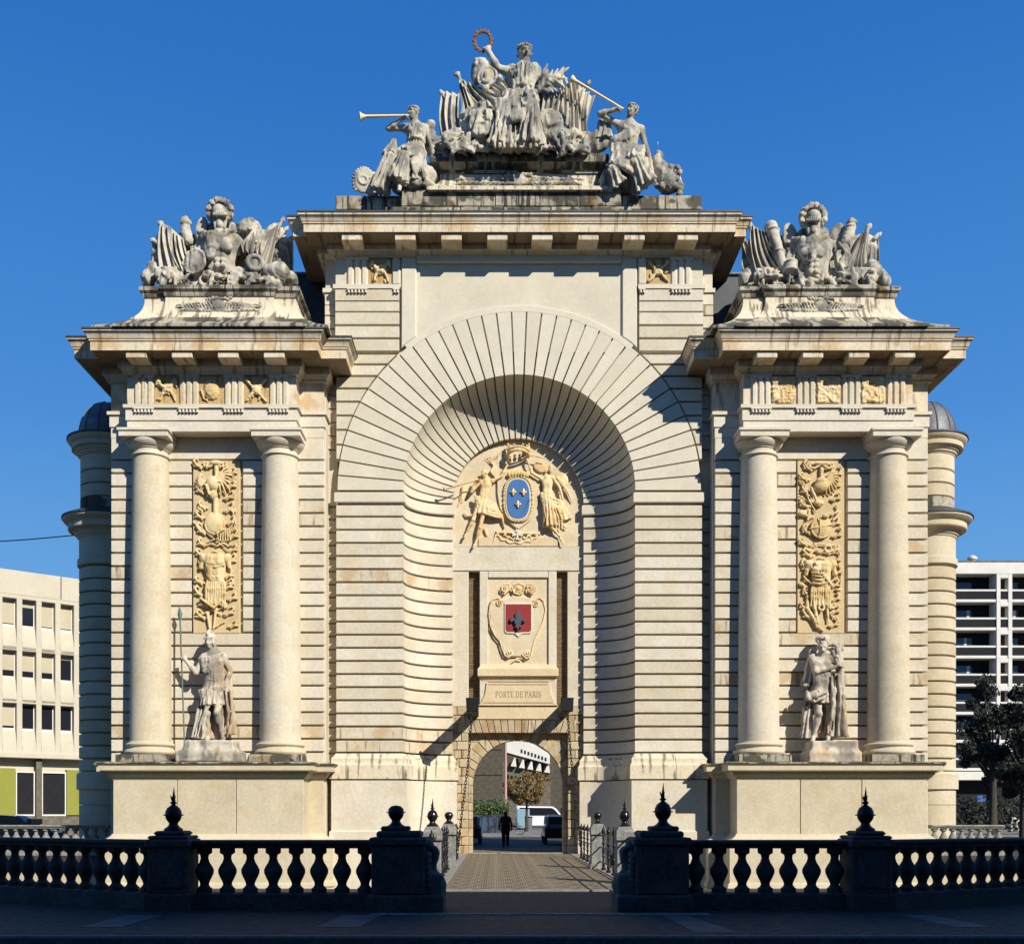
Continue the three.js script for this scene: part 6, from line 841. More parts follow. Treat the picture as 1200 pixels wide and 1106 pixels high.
  build(930, PX(962, ZW), {
    helmet: (c, w) => { c.ell(w(165, 200, 0.1), [0.30, 0.24, 0.2], [0, 0, 0.3], 0.03).ell(w(165, 170, 0.14), [0.22, 0.16, 0.16], null, 0.03).ell(w(130, 240, 0.22), [0.13, 0.15, 0.1], null, 0.02, true).cap(w(105, 210, 0.18), w(150, 315, 0.12), 0.05, 0.06, 0.02).ell(w(150, 300, 0.1), [0.2, 0.12, 0.12], null, 0.03); feathers(c, w, 195, 160, 9, 0.9, -1.6, 78); c.cap(w(165, 100, 0.06), w(165, 160, 0.08), 0.08, 0.07, 0.03); },
    ribbon: (c, w) => { for (const s of [-1, 1]) ribbon(c, w, [[165, 70], [165 + s * 40, 95], [165 + s * 72, 85], [165 + s * 65, 62], [165 + s * 45, 70]], 0.05); c.ell(w(165, 65, 0.1), [0.3, 0.09, 0.1], null, 0.03); },
    ribbon1: (c, w) => ribbon(c, w, [[30, 260], [60, 270], [90, 290]]),
    ribbon2: (c, w) => ribbon(c, w, [[50, 170], [70, 200], [60, 240]]),
    branch: (c, w) => { c.line([w(60, 200, 0.06), w(95, 290, 0.08), w(130, 350, 0.08)], 0.03, 0.035); for (let i = 0; i < 7; i++) c.ell(w(45 + i * 12, 175 + i * 20, 0.08), [0.14, 0.045, 0.04], [0, 0, i % 2 ? 1.3 : -0.4], 0.01); },
    shield: (c, w) => { c.ell(w(165, 445, 0.06), [0.42, 0.42, 0.15], null, 0.02).ring(w(165, 445, 0.13), 0.38, 0.03, null, 0.015).line([w(155, 370, 0.23), w(160, 510, 0.22)], 0.02, 0.02).line([w(95, 450, 0.2), w(235, 425, 0.2)], 0.02, 0.02).ell(w(190, 375, 0.2), [0.14, 0.1, 0.08], null, 0.02).ell(w(55, 360, 0.08), [0.16, 0.12, 0.1], null, 0.03).line([w(85, 400, 0.1), w(95, 340, 0.1), w(70, 345, 0.1)], 0.05, 0.04).line([w(235, 400, 0.1), w(275, 355, 0.1), w(255, 350, 0.1)], 0.05, 0.04); },
    crossed_swords: (c, w) => { c.line([w(30, 540, 0.05), w(130, 550, 0.08)], 0.03, 0.02).line([w(75, 570, 0.07), w(210, 600, 0.08), w(270, 590, 0.06)], 0.03, 0.02).line([w(100, 600, 0.08), w(150, 540, 0.1), w(240, 550, 0.08), w(265, 580, 0.06)], 0.04, 0.03); for (let i = 0; i < 7; i++) c.ell(w(80 + i * 28, 575 + 10 * (i % 2), 0.08), [0.13, 0.04, 0.05], [0, 0, i % 2 ? 0.6 : -0.4], 0.012); c.ring(w(205, 570, 0.1), 0.12, 0.035); },
    cuirass: (c, w) => { cuirass(c, w, 160, 695, 1.05, 210); for (let i = 0; i < 5; i++) c.line([w(110, 680 + i * 22, 0.26), w(160, 690 + i * 22, 0.33), w(208, 676 + i * 22, 0.26)], 0.022, 0.022, 0.006); c.line([w(130, 650, 0.3), w(190, 740, 0.33), w(240, 800, 0.2)], 0.03, 0.03, 0.01); },
    hanging_cloth: (c, w) => { c.line([w(85, 840, 0.06), w(80, 920, 0.1), w(120, 980, 0.12), w(140, 1030, 0.1), w(175, 1050, 0.06)], 0.08, 0.04).line([w(120, 880, 0.16), w(135, 960, 0.16), w(150, 1030, 0.1)], 0.06, 0.05).line([w(195, 870, 0.1), w(205, 1000, 0.08)], 0.05, 0.04).line([w(220, 955, 0.05), w(250, 990, 0.07), w(270, 1005, 0.05)], 0.025, 0.02).ring(w(165, 915, 0.16), 0.1, 0.04).ring(w(235, 905, 0.1), 0.08, 0.035).line([w(265, 660, 0.08), w(285, 700, 0.08), w(275, 790, 0.06)], 0.04, 0.03).ell(w(50, 780, 0.06), [0.14, 0.08, 0.06], [0, 0, -0.5]).ell(w(265, 810, 0.06), [0.12, 0.06, 0.06]); },
  });
}
{ // small carved metopes
  const r = rng(321);
  const metope = (x0, x1, y0, y1, z, kind, color) => { const mp = part('metope', arch); mesh('metope_slab', cbox(x0, x1, y0, y1, z - 0.12, z, 0.004), color === stoneYellow ? M.ochre : M.stained[1], mp); const c = new Carving(0.022), X = (u) => x0 + (x1 - x0) * u, Y = (v) => y0 + (y1 - y0) * v, W = x1 - x0, H = y1 - y0, pt = (u, v, d = 0.04) => [X(u), Y(v), z + d];
    if (kind === 0) c.line([pt(0.1, 0.85), pt(0.5, 0.5, 0.08), pt(0.9, 0.1)], 0.05, 0.05).line([pt(0.9, 0.85), pt(0.5, 0.5, 0.08), pt(0.1, 0.12)], 0.05, 0.05).ell(pt(0.5, 0.5), [W * 0.2, H * 0.18, 0.12], null, 0.03);
    else if (kind === 1) c.ell(pt(0.5, 0.5, 0.02), [W * 0.32, H * 0.36, 0.12], null, 0.02).ring(pt(0.5, 0.5, 0.1), W * 0.2, 0.03, null).line([pt(0.1, 0.5), pt(0.2, 0.2), pt(0.4, 0.08)], 0.05, 0.03);
    else if (kind === 3) c.box(pt(0.5, 0.5, 0), [W * 0.46, H * 0.46, 0.07], null, 0.05, 0.02);
    else c.ell(pt(0.55, 0.55, 0.03), [W * 0.24, H * 0.2, 0.12], [0, 0, 0.4], 0.03).line([pt(0.35, 0.6, 0.08), pt(0.2, 0.82, 0.06), pt(0.12, 0.7)], 0.07, 0.05).line([pt(0.65, 0.6, 0.08), pt(0.85, 0.85), pt(0.92, 0.6)], 0.07, 0.03).line([pt(0.4, 0.45), pt(0.25, 0.15)], 0.06, 0.04).line([pt(0.7, 0.45), pt(0.85, 0.12)], 0.06, 0.04);
    for (let i = 0; i < 9; i++) c.ell(pt(0.12 + 0.76 * r(), 0.12 + 0.76 * r(), 0.02), [0.09, 0.04, 0.05], [0, 0, r() * 3], 0.02);
    relief('carving', mp, c, z, color, 0.02, kind === 3 ? [0.07, 6, 6, 6] : [0.02, 9, 9, 9]); };
  for (const s of [-1, 1]) for (let i = 0; i < 3; i++) { const xc = s * (PC + 0.02) + (i - 1) * 1.69, d = s > 0 && i !== 1; metope(xc - 0.47, xc + 0.47, 17.05, 18.12, ZE + 0.02, s < 0 ? [2, 1, 0][i] : 3, s < 0 ? stoneYellow : stoneTan); }
  metope(-5.88, -4.93, 22.18, 23.18, -0.01, 2, stoneYellow); metope(4.93, 5.88, 22.18, 23.18, -0.01, 0, stoneYellow);
  // festoons on the attic dies and on the group's pedestal
  const garland = (x, y, z, L, H, n) => { const c = new Carving(0.022), q = rng(n); c.ell([x, y + H * 0.1, z - 0.02], [0.26, 0.24, 0.12], null, 0.03).line([[x - L * 0.95, y - H * 0.12, z - 0.02], [x, y - H * 0.2, z], [x + L * 0.95, y - H * 0.12, z - 0.02]], 0.05, 0.05, 0.03);
    for (const s of [-1, 1]) for (let i = 0; i < 20; i++) { const t = (i + 0.5) / 20, row = i % 2 ? 1 : -1; c.line([[x + s * L * (0.1 + 0.7 * t), y - H * 0.12 + 0.03 * row, z], [x + s * L * (0.16 + 0.74 * t), y + row * H * (0.22 - 0.1 * t), z + 0.05], [x + s * L * (0.26 + 0.76 * t), y + row * H * (0.36 - 0.2 * t) - 0.04, z - 0.02]], 0.05, 0.028, 0.008); }
    for (let i = 0; i < 9; i++) c.ell([x - 0.44 + i * 0.11, y + H * (0.36 + 0.12 * q()), z + 0.02], [0.10, 0.06, 0.07], [0, 0, q() * 3], 0.01); return c; };
  for (const s of [-1, 1]) { const g = garland(s * 11.36, 20.72, 1.16, 1.6, 0.75, s + 9); mesh('festoon', g.build({ rough: 0.008, ridge: [0.02, 9, 9, 9], clipZ: 0.95 }), M.carve, arch); }
  mesh('festoon', garland(0, 25.98, 0.36, 2.5, 0.5, 4).build({ rough: 0.015, clipZ: 0.1 }), M.carve, arch);
}
// ================= GROUND, MOAT, BRIDGE =================
{
  const s = new THREE.Shape([[-500, -500], [500, -500], [500, 500], [-500, 500]].map((p) => new THREE.Vector2(...p)));
  s.holes.push(new THREE.Path([[-26, 0.6], [-26, -17.4], [26, -17.4], [26, 0.6]].map((p) => new THREE.Vector2(...p))));   // shape y is -z
  const g = new THREE.ShapeGeometry(s); g.rotateX(-Math.PI / 2); g.translate(0, -0.13, 0);
  structure('ground', finish(g), M.asphalt, 'dark asphalt street reaching out round the monument', 'ground');
  structure('moat_floor', cbox(-26.5, 26.5, -4.8, -4.5, -3, 18, 0), M.grass, 'grass floor of the dry moat below the bridge', 'moat');
  for (const s2 of [-1, 1]) structure('moat_wall', s2 > 0 ? cbox(15.6, 27, -4.7, -0.02, -1.2, -0.6, 0.01) : cbox(-27, -15.6, -4.7, -0.02, -1.2, -0.6, 0.01), M.warm[2], 'stone retaining wall on the far side of the moat', 'wall');
  structure('moat_wall', cbox(-27, 27, -4.7, -0.02, 17.4, 17.9, 0.01), M.shadeDarkStone, 'dark retaining wall on the street side of the moat', 'wall');
  for (const s2 of [-1, 1]) structure('moat_wall', cbox(s2 * 26.3 - 0.4, s2 * 26.3 + 0.4, -4.7, -0.02, -1, 17.6, 0.01), M.shadeDarkStone, 'end retaining wall of the dry moat', 'wall');
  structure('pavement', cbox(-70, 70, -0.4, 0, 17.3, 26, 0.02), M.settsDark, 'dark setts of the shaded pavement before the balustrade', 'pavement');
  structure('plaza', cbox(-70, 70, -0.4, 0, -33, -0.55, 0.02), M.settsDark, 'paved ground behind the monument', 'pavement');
  structure('kerb', cbox(-70, 70, -0.4, 0.012, 26.002, 26.2, 0.03), M.granite, 'kerb stones along the shaded street edge', 'kerb');
  structure('far_street', cbox(-90, 90, -0.4, 0.02, -75, -36, 0.02), stoneMat(lin(0.30, 0.28, 0.25), mapRough, 0.01), 'sunlit pale street surface seen through the gate', 'road');
}
const strip = (pts, label) => { const m = mesh('paving_strip', plan(pts, 0.002, 0.006, 0), M.granite, scene); m.userData = { kind: 'structure', label, category: 'paving' }; };
strip([[PX(775, 23), 23.2], [PX(802, 23), 23.2], [PX(866, 25.7), 25.7], [PX(815, 25.7), 25.7]], 'smooth granite band across dark setts');
strip([[PX(1050, 23), 23.2], [PX(1085, 23), 23.2], [PX(1165, 25), 25.0], [PX(1120, 25), 25.0]], 'smooth granite band across dark setts');
strip([[PX(150, 23), 23.2], [PX(195, 23), 23.2], [PX(140, 25), 25.0], [PX(95, 25), 25.0]], 'smooth granite band across dark setts');
strip([[PX(405, 23), 23.2], [PX(450, 23), 23.2], [PX(420, 25), 25.0], [PX(370, 25), 25.0]], 'smooth granite band across dark setts');
{
  const br = thing('footbridge', 'stone footbridge with sett paving leading over the moat to the gate', 'bridge', [0, 0, 0]);
  mesh('deck', cbox(-2.05, 2.05, -0.3, 0.012, -9.2, 18.05, 0.01), M.setts, br);
  for (const s of [-1, 1]) mesh('edge_kerb', cbox(s * 2.3 - 0.24, s * 2.3 + 0.24, -0.4, 0.03, -2.0, 18.0, 0.02), M.kerb, br);
  mesh('threshold_stone', cbox(-2.05, 2.05, -0.2, 0.022, 17.75, 18.1, 0.015), M.kerb, br);
  mesh('step_stone', cbox(-3.0, 2.6, -0.2, 0.02, 23.0, 23.18, 0.015), M.kerb, br);
  mesh('gate_sill', cbox(-1.84, 1.84, -0.2, 0.05, -2.5, -2.05, 0.015), M.kerb, br);
  const sh = new THREE.Shape(); sh.moveTo(-17.4, -4.5); sh.lineTo(-17.4, -0.35); sh.lineTo(1.2, -0.35); sh.lineTo(1.2, -4.5); for (const c of [-1.5, -6.5, -11.5]) { sh.lineTo(c, -4.5); sh.absarc(c - 1.9, -3.2, 1.9, 0, Math.PI, false); sh.lineTo(c - 3.8, -4.5); } sh.closePath();
  const g = new THREE.ExtrudeGeometry(sh, { depth: 4.6, bevelEnabled: false, curveSegments: 12 }); g.rotateY(Math.PI / 2); g.translate(-2.3, 0, 0); mesh('bridge_arches', finish(g), M.warm[2], br);
}
// ---------- balustrades ----------
const balProf = [[0, 0], [0.13, 0], [0.13, 0.08], [0.10, 0.10], [0.075, 0.14], [0.085, 0.19], [0.125, 0.27], [0.155, 0.34], [0.158, 0.40], [0.13, 0.46], [0.085, 0.53], [0.065, 0.60], [0.075, 0.655], [0.10, 0.67], [0.13, 0.69], [0.13, 0.77], [0, 0.77]];
const balGeo = lathe(balProf, 16, 0.7);
function balustrade(a, b, label, mat = M.shadeDarkStone, group, scale = 1) {
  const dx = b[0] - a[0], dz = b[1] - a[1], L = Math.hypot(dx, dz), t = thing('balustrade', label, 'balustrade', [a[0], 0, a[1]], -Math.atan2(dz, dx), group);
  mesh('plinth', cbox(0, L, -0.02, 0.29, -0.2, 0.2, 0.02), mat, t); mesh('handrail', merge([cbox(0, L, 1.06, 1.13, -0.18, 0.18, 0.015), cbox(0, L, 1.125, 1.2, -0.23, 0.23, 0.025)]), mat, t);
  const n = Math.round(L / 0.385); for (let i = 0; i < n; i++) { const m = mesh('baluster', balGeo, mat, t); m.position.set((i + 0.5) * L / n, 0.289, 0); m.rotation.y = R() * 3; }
  return t;
}
const finialProf = [[0, 0], [0.19, 0], [0.19, 0.05], [0.13, 0.09], [0.095, 0.13], [0.09, 0.17], [0.13, 0.22], [0.158, 0.27], [0.165, 0.32], [0.205, 0.325], [0.205, 0.345], [0.168, 0.35], [0.16, 0.41], [0.125, 0.48], [0.06, 0.53], [0.035, 0.55]];
function finial(parent, y, mat, flame, k = 1, x = 0) {
  const f = part('finial', parent); f.position.set(x, y, 0); f.scale.setScalar(k);
  mesh('ball', lathe(flame ? [...finialProf, [0.065, 0.575], [0.065, 0.60], [0, 0.62]] : [...finialProf.slice(0, -3), [0.10, 0.47], [0, 0.49]], 28, 0.7), mat, f);
  if (flame) for (let i = 0; i < 5; i++) { const a = i * 1.2566, g = rod([0, 0.58, 0], [Math.cos(a) * (i ? 0.075 : 0.01), i ? 0.74 : 0.92, Math.sin(a) * (i ? 0.075 : 0.01)], i ? 0.028 : 0.045, 0.003, 7); mesh('flame', g, mat, f); }
}
function pier(x, z, turn, label, flame) {
  const t = thing('balustrade_pier', label, 'pier', [x, 0, z], turn, undefined);
  mesh('base', cbox(-0.40, 0.40, -0.02, 0.30, -0.40, 0.40, 0.02), M.shadeDarkStone, t); mesh('shaft', cbox(-0.34, 0.34, 0.295, 1.08, -0.34, 0.34, 0.02), M.shadeDarkStone, t); mesh('panel', cbox(-0.24, 0.24, 0.4, 0.98, 0.335, 0.36, 0.015), M.shadeDarkStone, t);
  mesh('cap', merge([cbox(-0.38, 0.38, 1.075, 1.22, -0.38, 0.38, 0.03), plan([[-0.34, -0.34], [0.34, -0.34], [0.34, 0.34], [-0.34, 0.34]], 1.215, 1.28, 0.03), plan([[-0.26, -0.26], [0.26, -0.26], [0.26, 0.26], [-0.26, 0.26]], 1.275, 1.36, 0.04)]), M.shadeDarkStone, t);
  finial(t, 1.35, M.iron, flame, 0.84); return t;
}
const BZ = 22.2, xs = (px) => PX(px, BZ);
balustrade([xs(226), BZ], [xs(441), BZ], 'shade toned stone balustrade between the plain ball bridge pier and the warrior side pier');
balustrade([xs(802), BZ], [xs(992), BZ], 'shade toned stone balustrade between the two flame topped piers on the bearded hero side');
balustrade([-11.6, 19.6], [xs(181), BZ - 0.05], 'shade toned stone balustrade angling back beyond the warrior side flame pier');
balustrade([xs(1037), BZ - 0.05], [10.9, 19.6], 'shade toned stone balustrade angling back beyond the hero side flame pier');
pier(xs(203), BZ, 0, 'square shade toned pier with flame tipped ball, before the pedestal of the lance bearing warrior', true);
pier(xs(1014.5), BZ, 0, 'square shade toned pier with flame tipped ball, before the pedestal of the bearded hero', true);
function gatePier(x, s, label, flame) {   // s: side of the bridge
  const t = thing('bridge_gate_pier', label, 'pier', [x, 0, BZ]);
  mesh('base', s > 0 ? cbox(-0.84, 0.45, -0.02, 0.28, -0.5, 0.5, 0.03) : cbox(-0.45, 0.84, -0.02, 0.28, -0.5, 0.5, 0.03), M.shadeDarkStone, t);
  mesh('shaft', s > 0 ? cbox(-0.52, 0.38, 0.275, 1.12, -0.42, 0.42, 0.03) : cbox(-0.38, 0.52, 0.275, 1.12, -0.42, 0.42, 0.03), M.shadeDarkStone, t);
  mesh('cap', merge(s > 0 ? [cbox(-0.56, 0.42, 1.11, 1.25, -0.46, 0.46, 0.03), cbox(-0.45, 0.30, 1.245, 1.36, -0.38, 0.38, 0.04), cbox(-0.24, 0.24, 1.355, 1.44, -0.24, 0.24, 0.03)] : [cbox(-0.42, 0.56, 1.11, 1.25, -0.46, 0.46, 0.03), cbox(-0.30, 0.45, 1.245, 1.36, -0.38, 0.38, 0.04), cbox(-0.24, 0.24, 1.355, 1.44, -0.24, 0.24, 0.03)]), M.shadeDarkStone, t);
  const c = new Carving(0.024), k = -s; c.line([[k * 0.55, 1.1, 0], [k * 0.62, 0.9, 0], [k * 0.58, 0.72, 0], [k * 0.62, 0.55, 0], [k * 0.72, 0.4, 0], [k * 0.74, 0.3, 0]], 0.11, 0.12, 0.05).box([k * 0.62, 0.42, 0], [0.2, 0.2, 0.26], null, 0.05, 0.1).ring([k * 0.70, 0.42, 0.12], 0.12, 0.05, null, 0.03).ring([k * 0.70, 0.42, -0.12], 0.12, 0.05, null, 0.03).ring([k * 0.60, 0.97, 0.1], 0.10, 0.05, null, 0.03).ring([k * 0.60, 0.97, -0.1], 0.10, 0.05, null, 0.03); for (let i = 0; i < 6; i++) c.ell([k * 0.55, 0.95 - i * 0.1, 0.28 - 0.02 * i], [0.09, 0.05, 0.12], [0.3, 0, 0.3 * k], 0.02);
  mesh('scroll', c.build({ color: () => [0.115, 0.112, 0.105], rough: 0.01 }), M.carve, t);  // same stone colour, darkened to carry the shade
  finial(t, 1.40, M.iron, flame, flame ? 0.86 : 0.82); return t;
}
gatePier(xs(464), -1, 'shade toned scrolled bridge pier topped by a plain round ball', false);
gatePier(xs(777), 1, 'shade toned scrolled bridge pier topped by a flame tipped ball', true);
// pale balustrades on the far side of the moat
balustrade([-26, -0.85], [-16.2, -0.85], 'pale balustrade at the moat edge below the cream office block', M.grey[0]);
balustrade([16.3, -0.85], [19.2, -0.85], 'pale balustrade at the moat edge beside the sunlit round turret', M.grey[0]);
// ---------- stone posts and iron railings of the bridge ----------
function post(x, z, flame, label) {
  const t = thing('bridge_post', label, 'post', [x, 0, z]);
  mesh('base', cbox(-0.25, 0.25, 0, 0.16, -0.25, 0.25, 0.015), M.grey[0], t); mesh('shaft', cbox(-0.205, 0.205, 0.155, 0.98, -0.205, 0.205, 0.012), M.grey[0], t); mesh('collar', cbox(-0.215, 0.215, 0.99, 1.012, -0.215, 0.215, 0.004), M.iron, t); mesh('head_block', cbox(-0.225, 0.225, 1.02, 1.22, -0.225, 0.225, 0.012), M.grey[0], t);
  const g = new THREE.CylinderGeometry(0.15 * 1.414, 0.22 * 1.414, 0.13, 4); g.rotateY(Math.PI / 4); g.translate(0, 1.285, 0); mesh('cap', finish(g, 0.3), M.grey[1], t);
  finial(t, 1.345, M.ironGloss, flame, flame ? 0.74 : 0.74); return t;
}
post(-2.42, 15.6, true, 'grey stone post with flame tipped black ball next to the plain ball pier');
post(-2.32, 9.2, false, 'grey stone post with round black ball nearer the gate on the warrior side');
post(2.13, 15.6, true, 'grey stone post with knobbed black ball next to the flame topped bridge pier');
post(2.13, 9.2, false, 'grey stone post with round black ball nearer the gate on the hero side');
const stanchion = lathe([[0, 0], [0.07, 0], [0.07, 0.06], [0.035, 0.09], [0.05, 0.16], [0.025, 0.24], [0.028, 0.36], [0.05, 0.40], [0.028, 0.44], [0.045, 0.55], [0.025, 0.68], [0.028, 0.74], [0.055, 0.78], [0.03, 0.82], [0.04, 0.95], [0.025, 1.04], [0.05, 1.08], [0.065, 1.13], [0.045, 1.19], [0.015, 1.22], [0.02, 1.26], [0, 1.28]], 12, 0.7);
for (const s of [-1, 1]) {
  const t = thing('iron_railing', s < 0 ? 'black iron bridge railing along the warrior side posts' : 'black iron bridge railing along the hero side posts', 'railing', [s < 0 ? -2.32 : 2.18, 0, 0]);
  for (const z of [17.6, 14.3, 13.0, 11.7, 10.4, 7.9, 6.6, 5.3, 4.0, 2.8]) { const m = mesh('stanchion', stanchion, M.iron, t); m.position.set(0, 0.02, z); }
  for (const y of [0.24, 0.66, 1.08]) { mesh('rail', rod([0, y, 2.6], [0, y, 9.0], 0.022), M.iron, t); mesh('rail', rod([0, y, 9.4], [0, y, 15.4], 0.022), M.iron, t); mesh('rail', rod([0, y, 15.8], [0, y, 21.8], 0.022), M.iron, t); }
}
const linkGeo = (() => { const g = new THREE.TorusGeometry(0.055, 0.016, 6, 12); g.scale(0.8, 1.5, 1); return finish(g, 1.2); })();
function chain(pts, label, cat = 'chain') {
  const c = new THREE.CatmullRomCurve3(pts.map((p) => new THREE.Vector3(...p))), L = c.getLength(), n = Math.round(L / 0.125), list = [];
  for (let i = 0; i < n; i++) { const p = c.getPointAt((i + 0.5) / n), d = c.getTangentAt((i + 0.5) / n), g = linkGeo.clone(); g.rotateY(i % 2 ? Math.PI / 2 : 0); g.applyQuaternion(new THREE.Quaternion().setFromUnitVectors(new THREE.Vector3(0, 1, 0), d)); g.translate(p.x, p.y, p.z); list.push(g); }
  const m = mesh('chain', merge(list), M.iron, scene); m.userData = { label, category: cat, kind: undefined }; delete m.userData.kind; return m;
}
chain([[-1.80, 5.5, 1.05], [-1.95, 3.6, 1.15], [-2.15, 1.9, 1.35], [-2.3, 0.6, 1.6], [-2.34, 0.05, 1.75]], 'long iron chain hanging from the drawbridge arm on the warrior side');
chain([[1.80, 5.5, 1.05], [1.95, 3.6, 1.15], [2.12, 1.9, 1.35], [2.25, 0.6, 1.6], [2.28, 0.05, 1.75]], 'long iron chain hanging from the drawbridge arm on the hero side');
chain([[-2.32, 1.02, 2.75], [-2.3, 0.55, 2.3], [-2.28, 0.5, 2.0], [-2.25, 0.95, 1.6]], 'short iron chain looped between railing end and hanging chain, warrior side');
chain([[2.18, 1.02, 2.75], [2.2, 0.55, 2.3], [2.2, 0.5, 2.0], [2.2, 0.95, 1.6]], 'short iron chain looped between railing end and hanging chain, hero side');

// ================= BUILDINGS AROUND =================
const B = { precast: stoneMat(lin(0.57, 0.525, 0.43), mapPlaster, 0.006), white: std(lin(0.72, 0.71, 0.68), { map: mapPlaster }), pane: std(lin(0.012, 0.014, 0.018), { roughness: 0.08 }), blind: std(lin(0.50, 0.45, 0.34), { map: mapPlaster }), olive: std(lin(0.25, 0.26, 0.028), { map: mapPlaster, roughness: 0.7 }), concrete: stoneMat(lin(0.12, 0.10, 0.072), mapRough, 0.02), concreteLight: stoneMat(lin(0.20, 0.175, 0.13), mapRough, 0.02), darkPanel: std(lin(0.012, 0.013, 0.017), { map: mapRough, roughness: 0.97 }), brown: std(lin(0.10, 0.035, 0.018), { map: mapRough, roughness: 0.7 }), glassBlue: std(lin(0.03, 0.05, 0.08), { roughness: 0.06 }), curtain: std(lin(0.45, 0.45, 0.44), { roughness: 0.9 }) };
{ // cream office block
  const t = thing('office_building', 'cream precast concrete office block with blinds and olive ground floor', 'building', [PX(0, -35.5), 0, -35.5], Math.atan2(3, 3.7)); t.scale.setScalar(1.218);
  const L0 = -9, L1 = 16, PW = 1.12;
  mesh('wall', cbox(L0, L1, 0, 16.0, -12, -0.55, 0.02), B.precast, t);
  for (let i = 0; i < 6; i++) { const x = L0 + i * (L1 - L0) / 6; mesh('parapet_panel', cbox(x + 0.02, x + (L1 - L0) / 6 - 0.02, 14.62, 16.1, -0.6, 0.02, 0.03), B.precast, t); }
  const rows = [[12.7, 14.4], [9.55, 11.25], [6.4, 8.05]];
  rows.forEach(([y0, y1], r) => {
    mesh('lintel_band', cbox(L0, L1, y1, y1 + 0.26, -0.6, 0, 0.02), B.precast, t);
    const nb = Math.floor((L1 - L0) / PW);
    for (let i = 0; i < nb; i++) {
      const x = L0 + i * PW; mesh('fin', cbox(x - 0.16, x + 0.16, y0 - 1.4, y1 + 0.01, -0.6, 0.004, 0.02), B.precast, t);
      mesh('spandrel_panel', sweep([[-0.6, y0 - 1.4], [0, y0 - 1.4], [0, y0 - 0.95], [-0.30, y0], [-0.6, y0]], [[x + 0.165, 0], [x + PW - 0.165, 0]]), B.precast, t);
      if (x < -3 || x > 9) continue;
      const w = part('window', t); mesh('frame', plate((() => { const s = new THREE.Shape([[x + 0.165, y0], [x + PW - 0.165, y0], [x + PW - 0.165, y1], [x + 0.165, y1]].map((p) => new THREE.Vector2(...p))); s.holes.push(new THREE.Path([[x + 0.23, y0 + 0.16], [x + 0.23, y1 - 0.06], [x + PW - 0.23, y1 - 0.06], [x + PW - 0.23, y0 + 0.16]].map((p) => new THREE.Vector2(...p)))); return s; })(), -0.46, -0.38, 0), B.white, w);
      mesh('pane', cbox(x + 0.2, x + PW - 0.2, y0 + 0.1, y1 - 0.03, -0.45, -0.43, 0), B.pane, w);
      const drop = r === 0 ? (i % 5 === 4 ? 0.25 : 0.95) : r === 1 ? (hash3(i, r, 2) < 0.4 ? 0.75 : 0.15) : (hash3(i, r, 5) < 0.2 ? 0.9 : 0.05);
      if (drop > 0.1) mesh('blind', cbox(x + 0.22, x + PW - 0.22, y1 - 0.05 - (y1 - y0 - 0.2) * drop, y1 - 0.05, -0.428, -0.41, 0), B.blind, w);
    }
  });
  mesh('ledge', cbox(L0, L1, 4.72, 5.05, -0.6, 0.25, 0.03), B.precast, t);
  for (let x = -8.7; x < L1 - 4.2; x += 4.2) { mesh('olive_panel', cbox(x, x + 1.2, 1.25, 4.1, -0.6, -0.2, 0.01), B.olive, t); mesh('column', cbox(x + 2.35, x + 2.7, 0, 4.72, -0.6, -0.05, 0.02), B.concreteLight, t); for (const d of [1.22, 2.72]) { const w = part('window', t), e = x + d + (d > 2 ? 1.45 : 1.1); mesh('frame', merge([cbox(x + d, e, 1.2, 1.3, -0.4, -0.22, 0), cbox(x + d, e, 3.85, 3.95, -0.4, -0.22, 0), cbox(x + d, x + d + 0.07, 1.3, 3.85, -0.4, -0.22, 0), cbox(e - 0.07, e, 1.3, 3.85, -0.4, -0.22, 0)]), B.white, w); mesh('pane', cbox(x + d + 0.05, e - 0.05, 1.25, 3.9, -0.36, -0.32, 0), B.darkPanel, w); } }
  mesh('base', cbox(L0, L1, 0, 1.18, -0.6, -0.18, 0.01), B.concreteLight, t);
}
